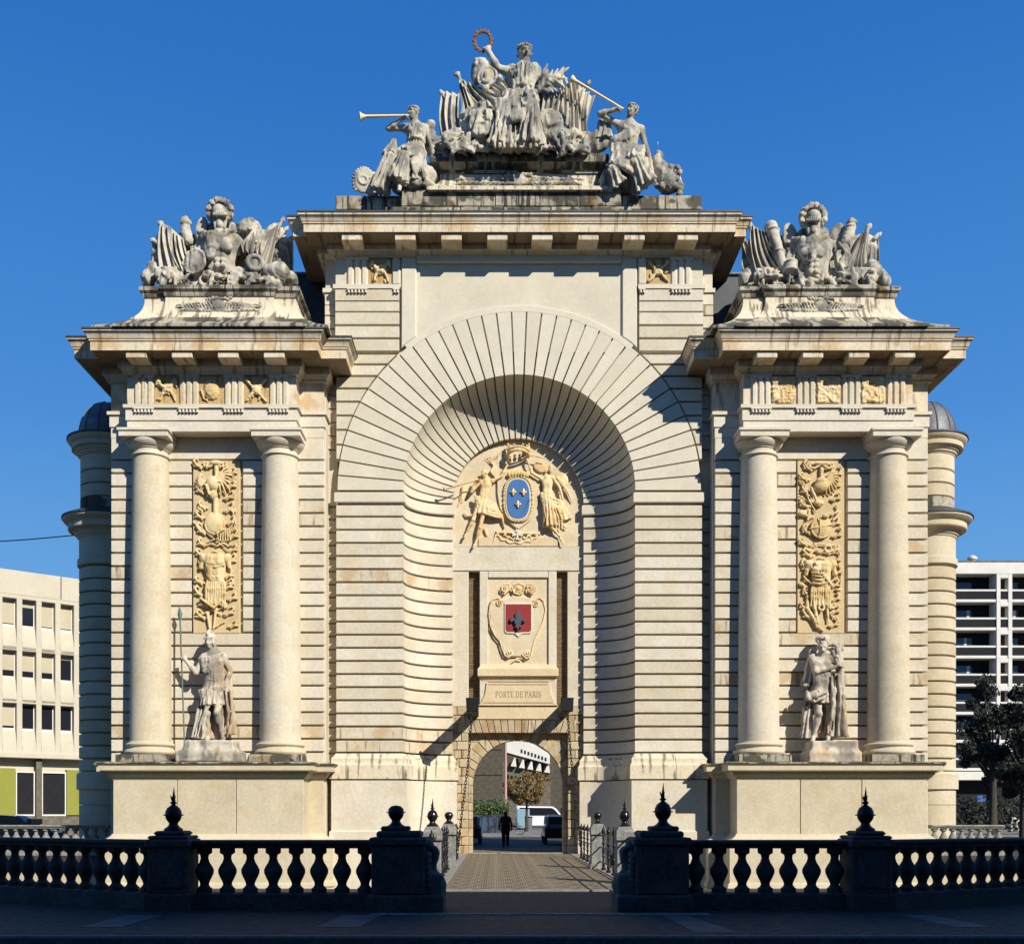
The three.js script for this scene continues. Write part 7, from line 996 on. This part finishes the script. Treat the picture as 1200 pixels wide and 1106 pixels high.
{ // apartment block with white balconies
  const z0 = -70, sc = (y) => PY(y, z0), t = thing('apartment_building', 'dark brown apartment block with white balcony bands and white framed loggias', 'building', [44, 0, z0]);
  mesh('wall', cbox(-4, 34, 0, 27.6, -14, -1.6, 0.02), B.darkPanel, t);
  mesh('roof_band', cbox(-4, 34, 27.2, 28.4, -14, 0.1, 0.03), B.white, t); mesh('roof_parapet', cbox(-4, 34, 28.41, 28.9, -13, -1, 0.03), B.concreteLight, t);
  const vent = part('roof_vent', t); mesh('vent_pipe', move(lathe([[0.35, 0], [0.35, 0.5], [0.5, 0.55], [0.5, 0.8], [0.2, 1.0], [0, 1.0]], 16), PX(1155, z0) - 44, 28.9, -3), B.white, vent);
  const bays = [[-4, 2.0], [8.3 - 0.0, 15], [21.5, 28]];
  const towers = [PX(1168, z0) - 44, PX(1168, z0) - 44 + 13.2, PX(1168, z0) - 44 - 13.2];
  for (let f = 0; f < 8; f++) {
    const yb = 27.2 - (f + 1) * 3.0; if (yb < 6) break;
    mesh('balcony_slab', cbox(-4, 34, yb, yb + 0.3, -1.7, 0, 0.02), B.white, t); mesh('balcony_front', cbox(-4, 34, yb + 0.32, yb + 1.15, -0.14, -0.05, 0.01), B.darkPanel, t); mesh('balcony_rail', cbox(-4, 34, yb + 1.15, yb + 1.36, -0.2, 0.0, 0.02), B.white, t);
    for (const x of towers) { if (x < -6 || x > 34) continue; for (const [a, b] of [[0, 0.42], [1.25, 1.67]]) mesh('loggia_post', cbox(x + a, x + b, yb + 0.01, yb + 3.0, -1.7, 0.08, 0.02), B.white, t); mesh('loggia_panel', cbox(x + 0.42, x + 1.25, yb + 0.3, yb + 2.6, -1.5, -0.7, 0.02), B.brown, t); mesh('loggia_lintel', cbox(x + 0.421, x + 1.249, yb + 2.55, yb + 3.0, -1.7, 0.075, 0.01), B.white, t); }
    for (const x of [towers[0] - 2.6, towers[0] - 7.2, towers[0] + 2.4, towers[0] + 6.5]) { const w = part('window', t); mesh('frame', cbox(x - 1.35, x + 0.75, yb + 0.6, yb + 2.5, -1.62, -1.52, 0.01), B.darkPanel, w); mesh('pane', cbox(x - 1.25, x + 0.65, yb + 0.6, yb + 2.4, -1.55, -1.5, 0), B.glassBlue, w); if (hash3(f, Math.round(x), 1) < 0.6) mesh('curtain', cbox(x - 0.2 + (f % 2) * 0.3, x + 0.1 + (f % 2) * 0.3, yb + 0.6, yb + 2.4, -1.49, -1.45, 0), B.curtain, w); }
  }
  mesh('base_band', cbox(-4, 34, 5.2, 6.1, -1.7, 0.15, 0.03), B.white, t);
  for (let x = -3; x < 34; x += 6) mesh('pillar', cbox(x, x + 0.6, 0, 5.2, -1.4, -0.8, 0.02), B.darkPanel, t);
}
{ // concrete offices seen through the gate
  const z0 = -100, t = thing('concrete_office_building', 'brown concrete office building with white slotted crown seen through the gate', 'building', [0, 0, z0]), x = (px) => PX(px, z0), y = (py) => PY(py, z0);
  mesh('wall', cbox(x(540), x(589), 0, 22, -12, 0.6, 0.05), B.concrete, t);
  for (let k = 1; k < 5; k++) mesh('wall_joint', cbox(x(541), x(588.5), k * 3.4, k * 3.4 + 0.08, 0.55, 0.66, 0), B.darkPanel, t);
  mesh('wall', cbox(x(589), x(643), 0, y(893), -12, -0.3, 0.05), B.concreteLight, t);
  mesh('rear_wing', cbox(x(560), x(680), 0, 24, -16, -12.05, 0.05), B.concrete, t);
  mesh('wall', cbox(x(642), x(700), 0, y(862), -12, -0.1, 0.05), B.concrete, t);
  mesh('lower_wall', cbox(x(589), x(645), 0, y(914), -0.6, 0.3, 0.05), B.concreteLight, t);
  const cr = part('crown', t); mesh('crown_block', plate([[x(592), y(882)], [x(644), y(896)], [x(644), y(884)], [x(625), y(872)], [x(592), y(862)]], -3, 0.8, 0.05), B.white, cr);
  for (let i = 0; i < 8; i++) { const px = 610 + i * 4; mesh('slot', cbox(x(px), x(px + 2.2), y(881.5 + i * 1.35 + 1.2), y(878.5 + i * 1.35), 0.72, 0.83, 0), B.darkPanel, cr); }
  for (let i = 0; i < 5; i++) { const px = 598 + i * 9.8, py = 898 + i * 1.8; mesh('triangular_bay', plate([[x(px), y(py)], [x(px + 7), y(py + 1)], [x(px + 6), y(py - 10)], [x(px + 4.5), y(py - 10)]], -0.4, 0.5, 0.05), B.white, t); mesh('bay_window', cbox(x(px + 6.5), x(px + 9.6), y(py + 0.5), y(py - 9), -0.4, -0.2, 0), B.pane, t); }
  for (let i = 0; i < 11; i++) { const px = 594 + i * 4.7; mesh('window', cbox(x(px), x(px + 2.6), y(912 + i * 0.7), y(908 + i * 0.7), -0.4, -0.25, 0), B.pane, t); }
}
{ // row of houses across the street, behind the viewer: its shadow covers the pavement
  const t = thing('street_house_row', 'tall row of town houses across the street that shades the pavement', 'building', [22, 0, 48]), Hh = (48 - 18.15) * SUN.y;
  mesh('wall', cbox(-60, 62, -0.12, Hh - 1.2, 0.6, 13, 0.02), M.brick, t); mesh('cornice', cbox(-60.3, 62.3, Hh - 1.2, Hh, 0, 13, 0.05), B.concreteLight, t);
  for (let f = 0; f < 6; f++) for (let i = 0; i < 20; i++) { const w = part('window', t), x = -56 + i * 6; mesh('frame', cbox(x, x + 1.6, 1.2 + f * 3.6, 3.4 + f * 3.6, 0.5, 0.8, 0.03), B.white, w); mesh('pane', cbox(x + 0.12, x + 1.48, 1.35 + f * 3.6, 3.25 + f * 3.6, 0.47, 0.7, 0), B.pane, w); }
}
// ================= TREES AND STREET THINGS =================
function tree(name, label, x, z, h, rx, ry, cols, seed, leaves, size, category = 'tree', trunkH = 0.4, group) {
  const r = rng(seed), t = thing(name, label, category, [x, 0, z], 0, group), wood = [rod([0, -0.1, 0], [0.05 * h * 0.1, h * 0.55, 0], h * 0.028, h * 0.014, 8)];
  const cy = h - ry, clumps = [];
  for (let i = 0; i < 46; i++) { const a = r() * 6.283, e = Math.acos(2 * r() - 1), q = 0.3 + 0.7 * Math.cbrt(r()); clumps.push([Math.cos(a) * Math.sin(e) * rx * q, cy + Math.cos(e) * ry * q, Math.sin(a) * Math.sin(e) * rx * q, (0.16 + 0.16 * r()) * Math.min(rx, ry)]); }
  for (const c of clumps.slice(0, 24)) wood.push(rod([0, h * (trunkH + 0.12 * r()), 0], [c[0] * 0.85, c[1], c[2] * 0.85], h * 0.010, h * 0.003, 5));
  mesh('trunk', merge(wood), std(lin(0.07, 0.055, 0.04), { map: mapRough }), t);
  const pos = [], col = [];
  for (let i = 0; i < leaves; i++) {
    const c = clumps[Math.floor(r() * clumps.length)], a = r() * 6.283, e = Math.acos(2 * r() - 1), q = c[3] * Math.sqrt(r()) * 1.15, p = [c[0] + Math.cos(a) * Math.sin(e) * q, c[1] + Math.cos(e) * q * 0.8, c[2] + Math.sin(a) * Math.sin(e) * q];
    const u = V.norm([r() - 0.5, r() - 0.5, r() - 0.5]), v = V.norm(V.cross(u, [r() - 0.5, r() - 0.5, r() - 0.5])), s = size * (0.6 + 0.8 * r()), A = V.add(p, V.mul(u, s)), C = V.sub(p, V.mul(u, s)), Bv = V.add(p, V.mul(v, s * 0.5)), D = V.sub(p, V.mul(v, s * 0.5)); pos.push(...A, ...Bv, ...C, ...A, ...C, ...D);
    const k = cols[Math.floor(r() * cols.length)], m = 0.75 + 0.5 * r(); for (let n = 0; n < 6; n++) col.push(k[0] * m, k[1] * m, k[2] * m);
  }
  const g = tris(pos); g.setAttribute('color', new THREE.Float32BufferAttribute(col, 3)); g.computeVertexNormals(); mesh('crown', g, M.leaf, t); return t;
}
M.leaf = new THREE.MeshPhysicalMaterial({ color: lin(1, 1, 1), vertexColors: true, roughness: 0.75, transmission: 0.25, thickness: 0 });
const green = [[0.035, 0.06, 0.014], [0.028, 0.05, 0.015], [0.05, 0.07, 0.02]], gold = [[0.30, 0.17, 0.03], [0.22, 0.13, 0.03], [0.14, 0.12, 0.03], [0.36, 0.20, 0.04], [0.08, 0.09, 0.02]];
const dark = [[0.012, 0.02, 0.007], [0.016, 0.026, 0.009], [0.009, 0.015, 0.006]];
tree('street_tree', 'dark leafy tree before the brown apartment block, next to the round turret', PX(1164, -38), -38, PY(794, -38), 2.3, 4.4, dark, 3, 12000, 0.13, 'tree', 0.3);
tree('street_tree', 'tall dark leafy tree standing away from the turret before the apartment block', PX(1200, -30), -30, PY(790, -30), 2.3, 4.6, dark, 8, 14000, 0.13, 'tree', 0.3);
tree('street_tree', 'small tree with golden autumn leaves seen through the gate', PX(617, -53), -53, PY(903, -53), 2.2, 1.5, gold, 17, 7000, 0.10, 'tree', 0.5);
function hedge(label, x0, x1, y1, z, cols, seed, size) {
  const r = rng(seed), pos = [], col = []; for (let i = 0; i < 3200; i++) { const p = [x0 + (x1 - x0) * r(), y1 * (0.15 + 0.85 * r()) * (0.86 + 0.14 * Math.sin(r() * 20)), z + (r() - 0.5) * 1.4], u = V.norm([r() - 0.5, r() - 0.5, r() - 0.5]), v = V.norm(V.cross(u, [r() - 0.5, r() - 0.5, r() - 0.5])), s = size * (0.6 + 0.8 * r()); pos.push(...V.add(p, V.mul(u, s)), ...V.add(p, V.mul(v, s * 0.5)), ...V.sub(p, V.mul(u, s)), ...V.add(p, V.mul(u, s)), ...V.sub(p, V.mul(u, s)), ...V.sub(p, V.mul(v, s * 0.5))); const k = cols[Math.floor(r() * cols.length)], m = 0.7 + 0.6 * r(); for (let n = 0; n < 6; n++) col.push(k[0] * m, k[1] * m, k[2] * m); }
  const g = tris(pos); g.setAttribute('color', new THREE.Float32BufferAttribute(col, 3)); g.computeVertexNormals(); const m = mesh('hedge', g, M.leaf, scene); m.userData = { label, category: 'hedge' };
}
hedge('bright green hedge above a blue wall seen through the gate', PX(550, -48), PX(596, -48), PY(937, -48), -48, [[0.06, 0.12, 0.02], [0.09, 0.15, 0.03], [0.04, 0.08, 0.015]], 4, 0.12);
hedge('dark hedge under the apartment block trees', 33, 46, 3.0, -40, dark, 6, 0.16);
{ const t = thing('poster_wall', 'low blue painted wall below the green hedge beyond the gate', 'wall', [0, 0, -46]); mesh('wall', cbox(PX(550, -46), PX(597, -46), 0, 1.5, -0.2, 0, 0.02), std(lin(0.05, 0.10, 0.20), { map: mapWeather, roughness: 0.8 }), t); }
{ const z = -50, x = PX(592.5, z), t = thing('lamp_post', 'tall pinkish street lamp post with dark head beyond the gate', 'lamp post', [x, 0, z]); const pm = std(lin(0.42, 0.24, 0.19), { roughness: 0.6 }); mesh('pole', rod([0, 0, 0], [0, 8.6, 0], 0.14, 0.10), pm, t); mesh('base', lathe([[0, 0], [0.24, 0], [0.22, 0.5], [0.15, 0.6]], 16), pm, t); mesh('head', cbox(-0.55, 0.25, 8.0, 8.5, -0.25, 0.25, 0.08), M.iron, t); mesh('arm', rod([0, 8.1, 0], [-0.3, 8.3, 0], 0.05), M.iron, t); }
{ const z = -62, t = thing('street_bin', 'grey litter bin beside a teal kiosk beyond the gate', 'bin', [PX(619.5, z), 0, z]); mesh('body', lathe([[0, 0], [0.34, 0], [0.38, 1.3], [0.36, 1.34], [0, 1.36]], 20), std(lin(0.10, 0.11, 0.12)), t); mesh('rim', lathe([[0.37, 1.22], [0.42, 1.25], [0.42, 1.32], [0.37, 1.35]], 20), M.iron, t); }
{ const z = -64, t = thing('street_kiosk', 'pale teal kiosk panel standing beyond the gate', 'kiosk', [PX(613, z), 0, z]); mesh('panel', cbox(-0.65, 0.65, 0.15, 2.1, -0.3, 0.3, 0.06), std(lin(0.20, 0.32, 0.36), { roughness: 0.5 }), t); mesh('plinth', cbox(-0.6, 0.6, 0, 0.16, -0.26, 0.26, 0.02), M.iron, t); }
// vehicles: side profiles with real width
const paint = (c) => new THREE.MeshPhysicalMaterial({ color: c, roughness: 0.35, clearcoat: 1, clearcoatRoughness: 0.05 });
function vehicle(name, label, cat, pos, turn, body, roof, W, H, wheels, m) {
  const t = thing(name, label, cat, pos, turn), bm = paint(m);
  const sh = (pts, w, c) => { const g = plate(pts, -w / 2, w / 2, c); return g; };
  mesh('body', sh(body, W, 0.10), bm, t); mesh('cabin', sh(roof, W * 0.9, 0.12), bm, t);
  const gl = roof.map(([x, y]) => [x, y]); const cx = gl.reduce((a, p) => a + p[0], 0) / gl.length, cyy = gl.reduce((a, p) => a + p[1], 0) / gl.length;
  mesh('side_window', sh(gl.map(([x, y]) => [cx + (x - cx) * 0.88, cyy + (y - cyy) * 0.74]), W * 0.905, 0.01), B.pane, t);
  const y0 = Math.min(...roof.map((p) => p[1])), y1 = Math.max(...roof.map((p) => p[1])), xs2 = roof.map((p) => p[0]), xa = Math.min(...xs2), xb = Math.max(...xs2);
  mesh('rear_window', cbox(xa + 0.02, xa + 0.2, y0 + 0.14, y1 - 0.12, -W * 0.38, W * 0.38, 0.03), B.pane, t); mesh('windscreen', cbox(xb - 0.25, xb - 0.02, y0 + 0.1, y1 - 0.2, -W * 0.38, W * 0.38, 0.03), B.pane, t);
  for (const x of wheels) for (const s of [-1, 1]) { const w = part('wheel', t); const g = new THREE.TorusGeometry(0.25, 0.09, 8, 20); mesh('tyre', move(finish(g, 1.2), x, 0.34, s * (W / 2 - 0.08)), std(lin(0.015, 0.015, 0.015)), w); const g2 = new THREE.CylinderGeometry(0.2, 0.2, 0.14, 16); g2.rotateX(Math.PI / 2); mesh('rim', move(finish(g2, 0.5), x, 0.34, s * (W / 2 - 0.08)), std(lin(0.35, 0.35, 0.36), { metalness: 0.7, roughness: 0.35 }), w); }
  const ex = Math.min(...body.map((p) => p[0])), fx = Math.max(...body.map((p) => p[0]));
  for (const s of [-1, 1]) { mesh('tail_light', cbox(ex - 0.03, ex + 0.1, 0.85, 1.05, s * W * 0.36 - 0.14, s * W * 0.36 + 0.14, 0.02), std(lin(0.35, 0.015, 0.012), { roughness: 0.3 }), t); mesh('headlight', cbox(fx - 0.12, fx + 0.02, 0.62, 0.8, s * W * 0.36 - 0.15, s * W * 0.36 + 0.15, 0.03), std(lin(0.6, 0.6, 0.6), { roughness: 0.2 }), t); }
  return t;
}
const carBody = [[-2.1, 0.35], [2.1, 0.35], [2.15, 0.7], [1.9, 0.95], [0.9, 1.02], [-2.0, 1.08], [-2.15, 0.9]], carRoof = [[-1.95, 1.02], [1.0, 1.0], [0.35, 1.52], [-0.9, 1.60], [-1.7, 1.5]];
vehicle('parked_car', 'black car with red tail light parked just beyond the gate on the hero side', 'car', [2.55, 0, -16], Math.PI / 2, carBody, carRoof, 1.78, 1.6, [-1.3, 1.3], lin(0.01, 0.01, 0.012));
vehicle('parked_car', 'black car parked just beyond the gate on the warrior side', 'car', [-2.55, 0, -16], Math.PI / 2, carBody, carRoof, 1.78, 1.6, [-1.3, 1.3], lin(0.012, 0.012, 0.014));
vehicle('white_van', 'white van crossing the street beyond the gate', 'van', [PX(634, -66), 0, -66], 0, [[-2.6, 0.35], [2.6, 0.35], [2.65, 0.9], [2.3, 1.25], [1.6, 1.3], [-2.6, 1.3]], [[-2.6, 1.25], [2.2, 1.25], [1.55, 2.1], [1.2, 2.35], [-2.55, 2.4]], 2.0, 2.4, [-1.7, 1.7], lin(0.75, 0.76, 0.78));
vehicle('parked_car', 'dark car parked before the cream office block', 'car', [PX(20, -12), 0, -12], 0, carBody, carRoof, 1.78, 1.6, [-1.3, 1.3], lin(0.012, 0.013, 0.016));
{ // bicycle
  const z = -38, t = thing('bicycle', 'bicycle standing beyond the gate behind the walking person', 'bicycle', [PX(601, z), 0.025, z]); const w = (x) => { const p = part('wheel', t); mesh('tyre', move(finish(new THREE.TorusGeometry(0.33, 0.02, 8, 28), 1.2), x, 0.35, 0), M.iron, p); mesh('rim', move(finish(new THREE.TorusGeometry(0.30, 0.014, 6, 28), 1.2), x, 0.35, 0), M.silver, p); }; w(-0.55); w(0.55);
  mesh('frame', merge([rod([-0.55, 0.35, 0], [-0.15, 0.32, 0], 0.015), rod([-0.55, 0.35, 0], [-0.25, 0.82, 0], 0.014), rod([-0.15, 0.32, 0], [-0.28, 0.9, 0], 0.018), rod([-0.15, 0.32, 0], [0.38, 0.8, 0], 0.02), rod([-0.25, 0.82, 0], [0.36, 0.86, 0], 0.018), rod([0.55, 0.35, 0], [0.35, 1.0, 0], 0.016)]), M.iron, t); mesh('saddle', cbox(-0.42, -0.16, 0.9, 0.95, -0.07, 0.07, 0.02), M.iron, t); mesh('handlebar', merge([rod([0.34, 1.02, -0.28], [0.34, 1.02, 0.28], 0.014), rod([0.35, 1.0, 0], [0.34, 1.03, 0], 0.015)]), M.iron, t);
}
{ // person walking out of the passage
  const x = PX(592.5, -10), t = thing('person', 'person in dark jacket and trousers walking away through the gate', 'person', [x, 0, -10]), s = new Carving(0.016), z = 0.97;
  const n = [0, 1.46, 0], sl = [-0.2, 1.42, 0], sr = [0.2, 1.42, 0]; torso(s, n, [0, 1.28, 0], [0, 1.08, 0], [0, 0.94, 0], sl, sr, z, {}); head(s, [0, 1.64, -0.01], z, [0.05, Math.PI, 0], { hair: true });
  s.cap([0, 1.36, 0], [0, 0.92, 0], 0.17, 0.19, 0.08).cap([-0.06, 1.4, 0], [-0.08, 0.9, 0], 0.13, 0.14, 0.06).cap([0.06, 1.4, 0], [0.08, 0.9, 0], 0.13, 0.14, 0.06);
  arm(s, sl, [-0.29, 1.15, 0.03], [-0.28, 0.9, -0.08], z, { curl: 0.5 }); arm(s, sr, [0.29, 1.15, 0.06], [0.29, 0.9, 0.02], z, { curl: 0.5 });
  leg(s, [-0.1, 0.92, 0], [-0.1, 0.5, -0.08], [-0.1, 0.09, 0.05], [-0.11, 0.035, -0.12], z); leg(s, [0.1, 0.92, 0], [0.1, 0.5, -0.1], [0.1, 0.09, -0.2], [0.11, 0.035, -0.36], z);
  for (const q of [-1, 1]) s.cap([q * 0.1, 0.9, 0], [q * 0.1, 0.5, -0.09], 0.105, 0.085, 0.03).cap([q * 0.1, 0.5, -0.09], [q * 0.1, 0.12, q < 0 ? 0.04 : -0.18], 0.085, 0.07, 0.03);
  mesh('body', s.build({ rough: 0.004, color: (px, py, pz) => py > 1.53 ? (pz > -0.06 || py > 1.68 ? [0.02, 0.014, 0.01] : [0.35, 0.2, 0.14]) : py > 0.88 ? (Math.abs(px) > 0.2 && py < 0.93 ? [0.35, 0.2, 0.14] : [0.02, 0.022, 0.03]) : py < 0.09 ? [0.012, 0.012, 0.012] : [0.016, 0.017, 0.022] }), M.carve, t);
}
{ const m = mesh('overhead_cable', tube([[PX(-40, -6), PY(636, -6), -6], [PX(20, -6), PY(633, -6), -6], [PX(100, -6), PY(626, -6), -6]], 0.025, 20, 6), M.iron, scene); m.userData = { label: 'thin overhead cable running from the shaded turret over the office block', category: 'cable' }; }
{ const z = -44, t = thing('street_sign', 'small blue street sign under the apartment block trees', 'sign', [PX(1150, z), 0, z]); mesh('pole', rod([0, 0, 0], [0, 3.2, 0], 0.05), M.lead, t); mesh('plate', cbox(-0.35, 0.35, 2.6, 3.1, 0.05, 0.09, 0.01), std(lin(0.05, 0.10, 0.35), { roughness: 0.4 }), t); }
{ const z = -50, t = thing('utility_cabinet', 'small white cabinet at the foot of the apartment block trees', 'cabinet', [PX(1190, z), 0, z]); mesh('body', cbox(-0.5, 0.5, 0.1, 1.3, -0.3, 0.3, 0.04), B.white, t); mesh('plinth', cbox(-0.52, 0.52, 0, 0.1, -0.32, 0.32, 0.01), B.concrete, t); mesh('door', cbox(-0.42, 0.42, 0.2, 1.2, 0.3, 0.315, 0.005), B.white, t); }
renderer.render(scene, camera);
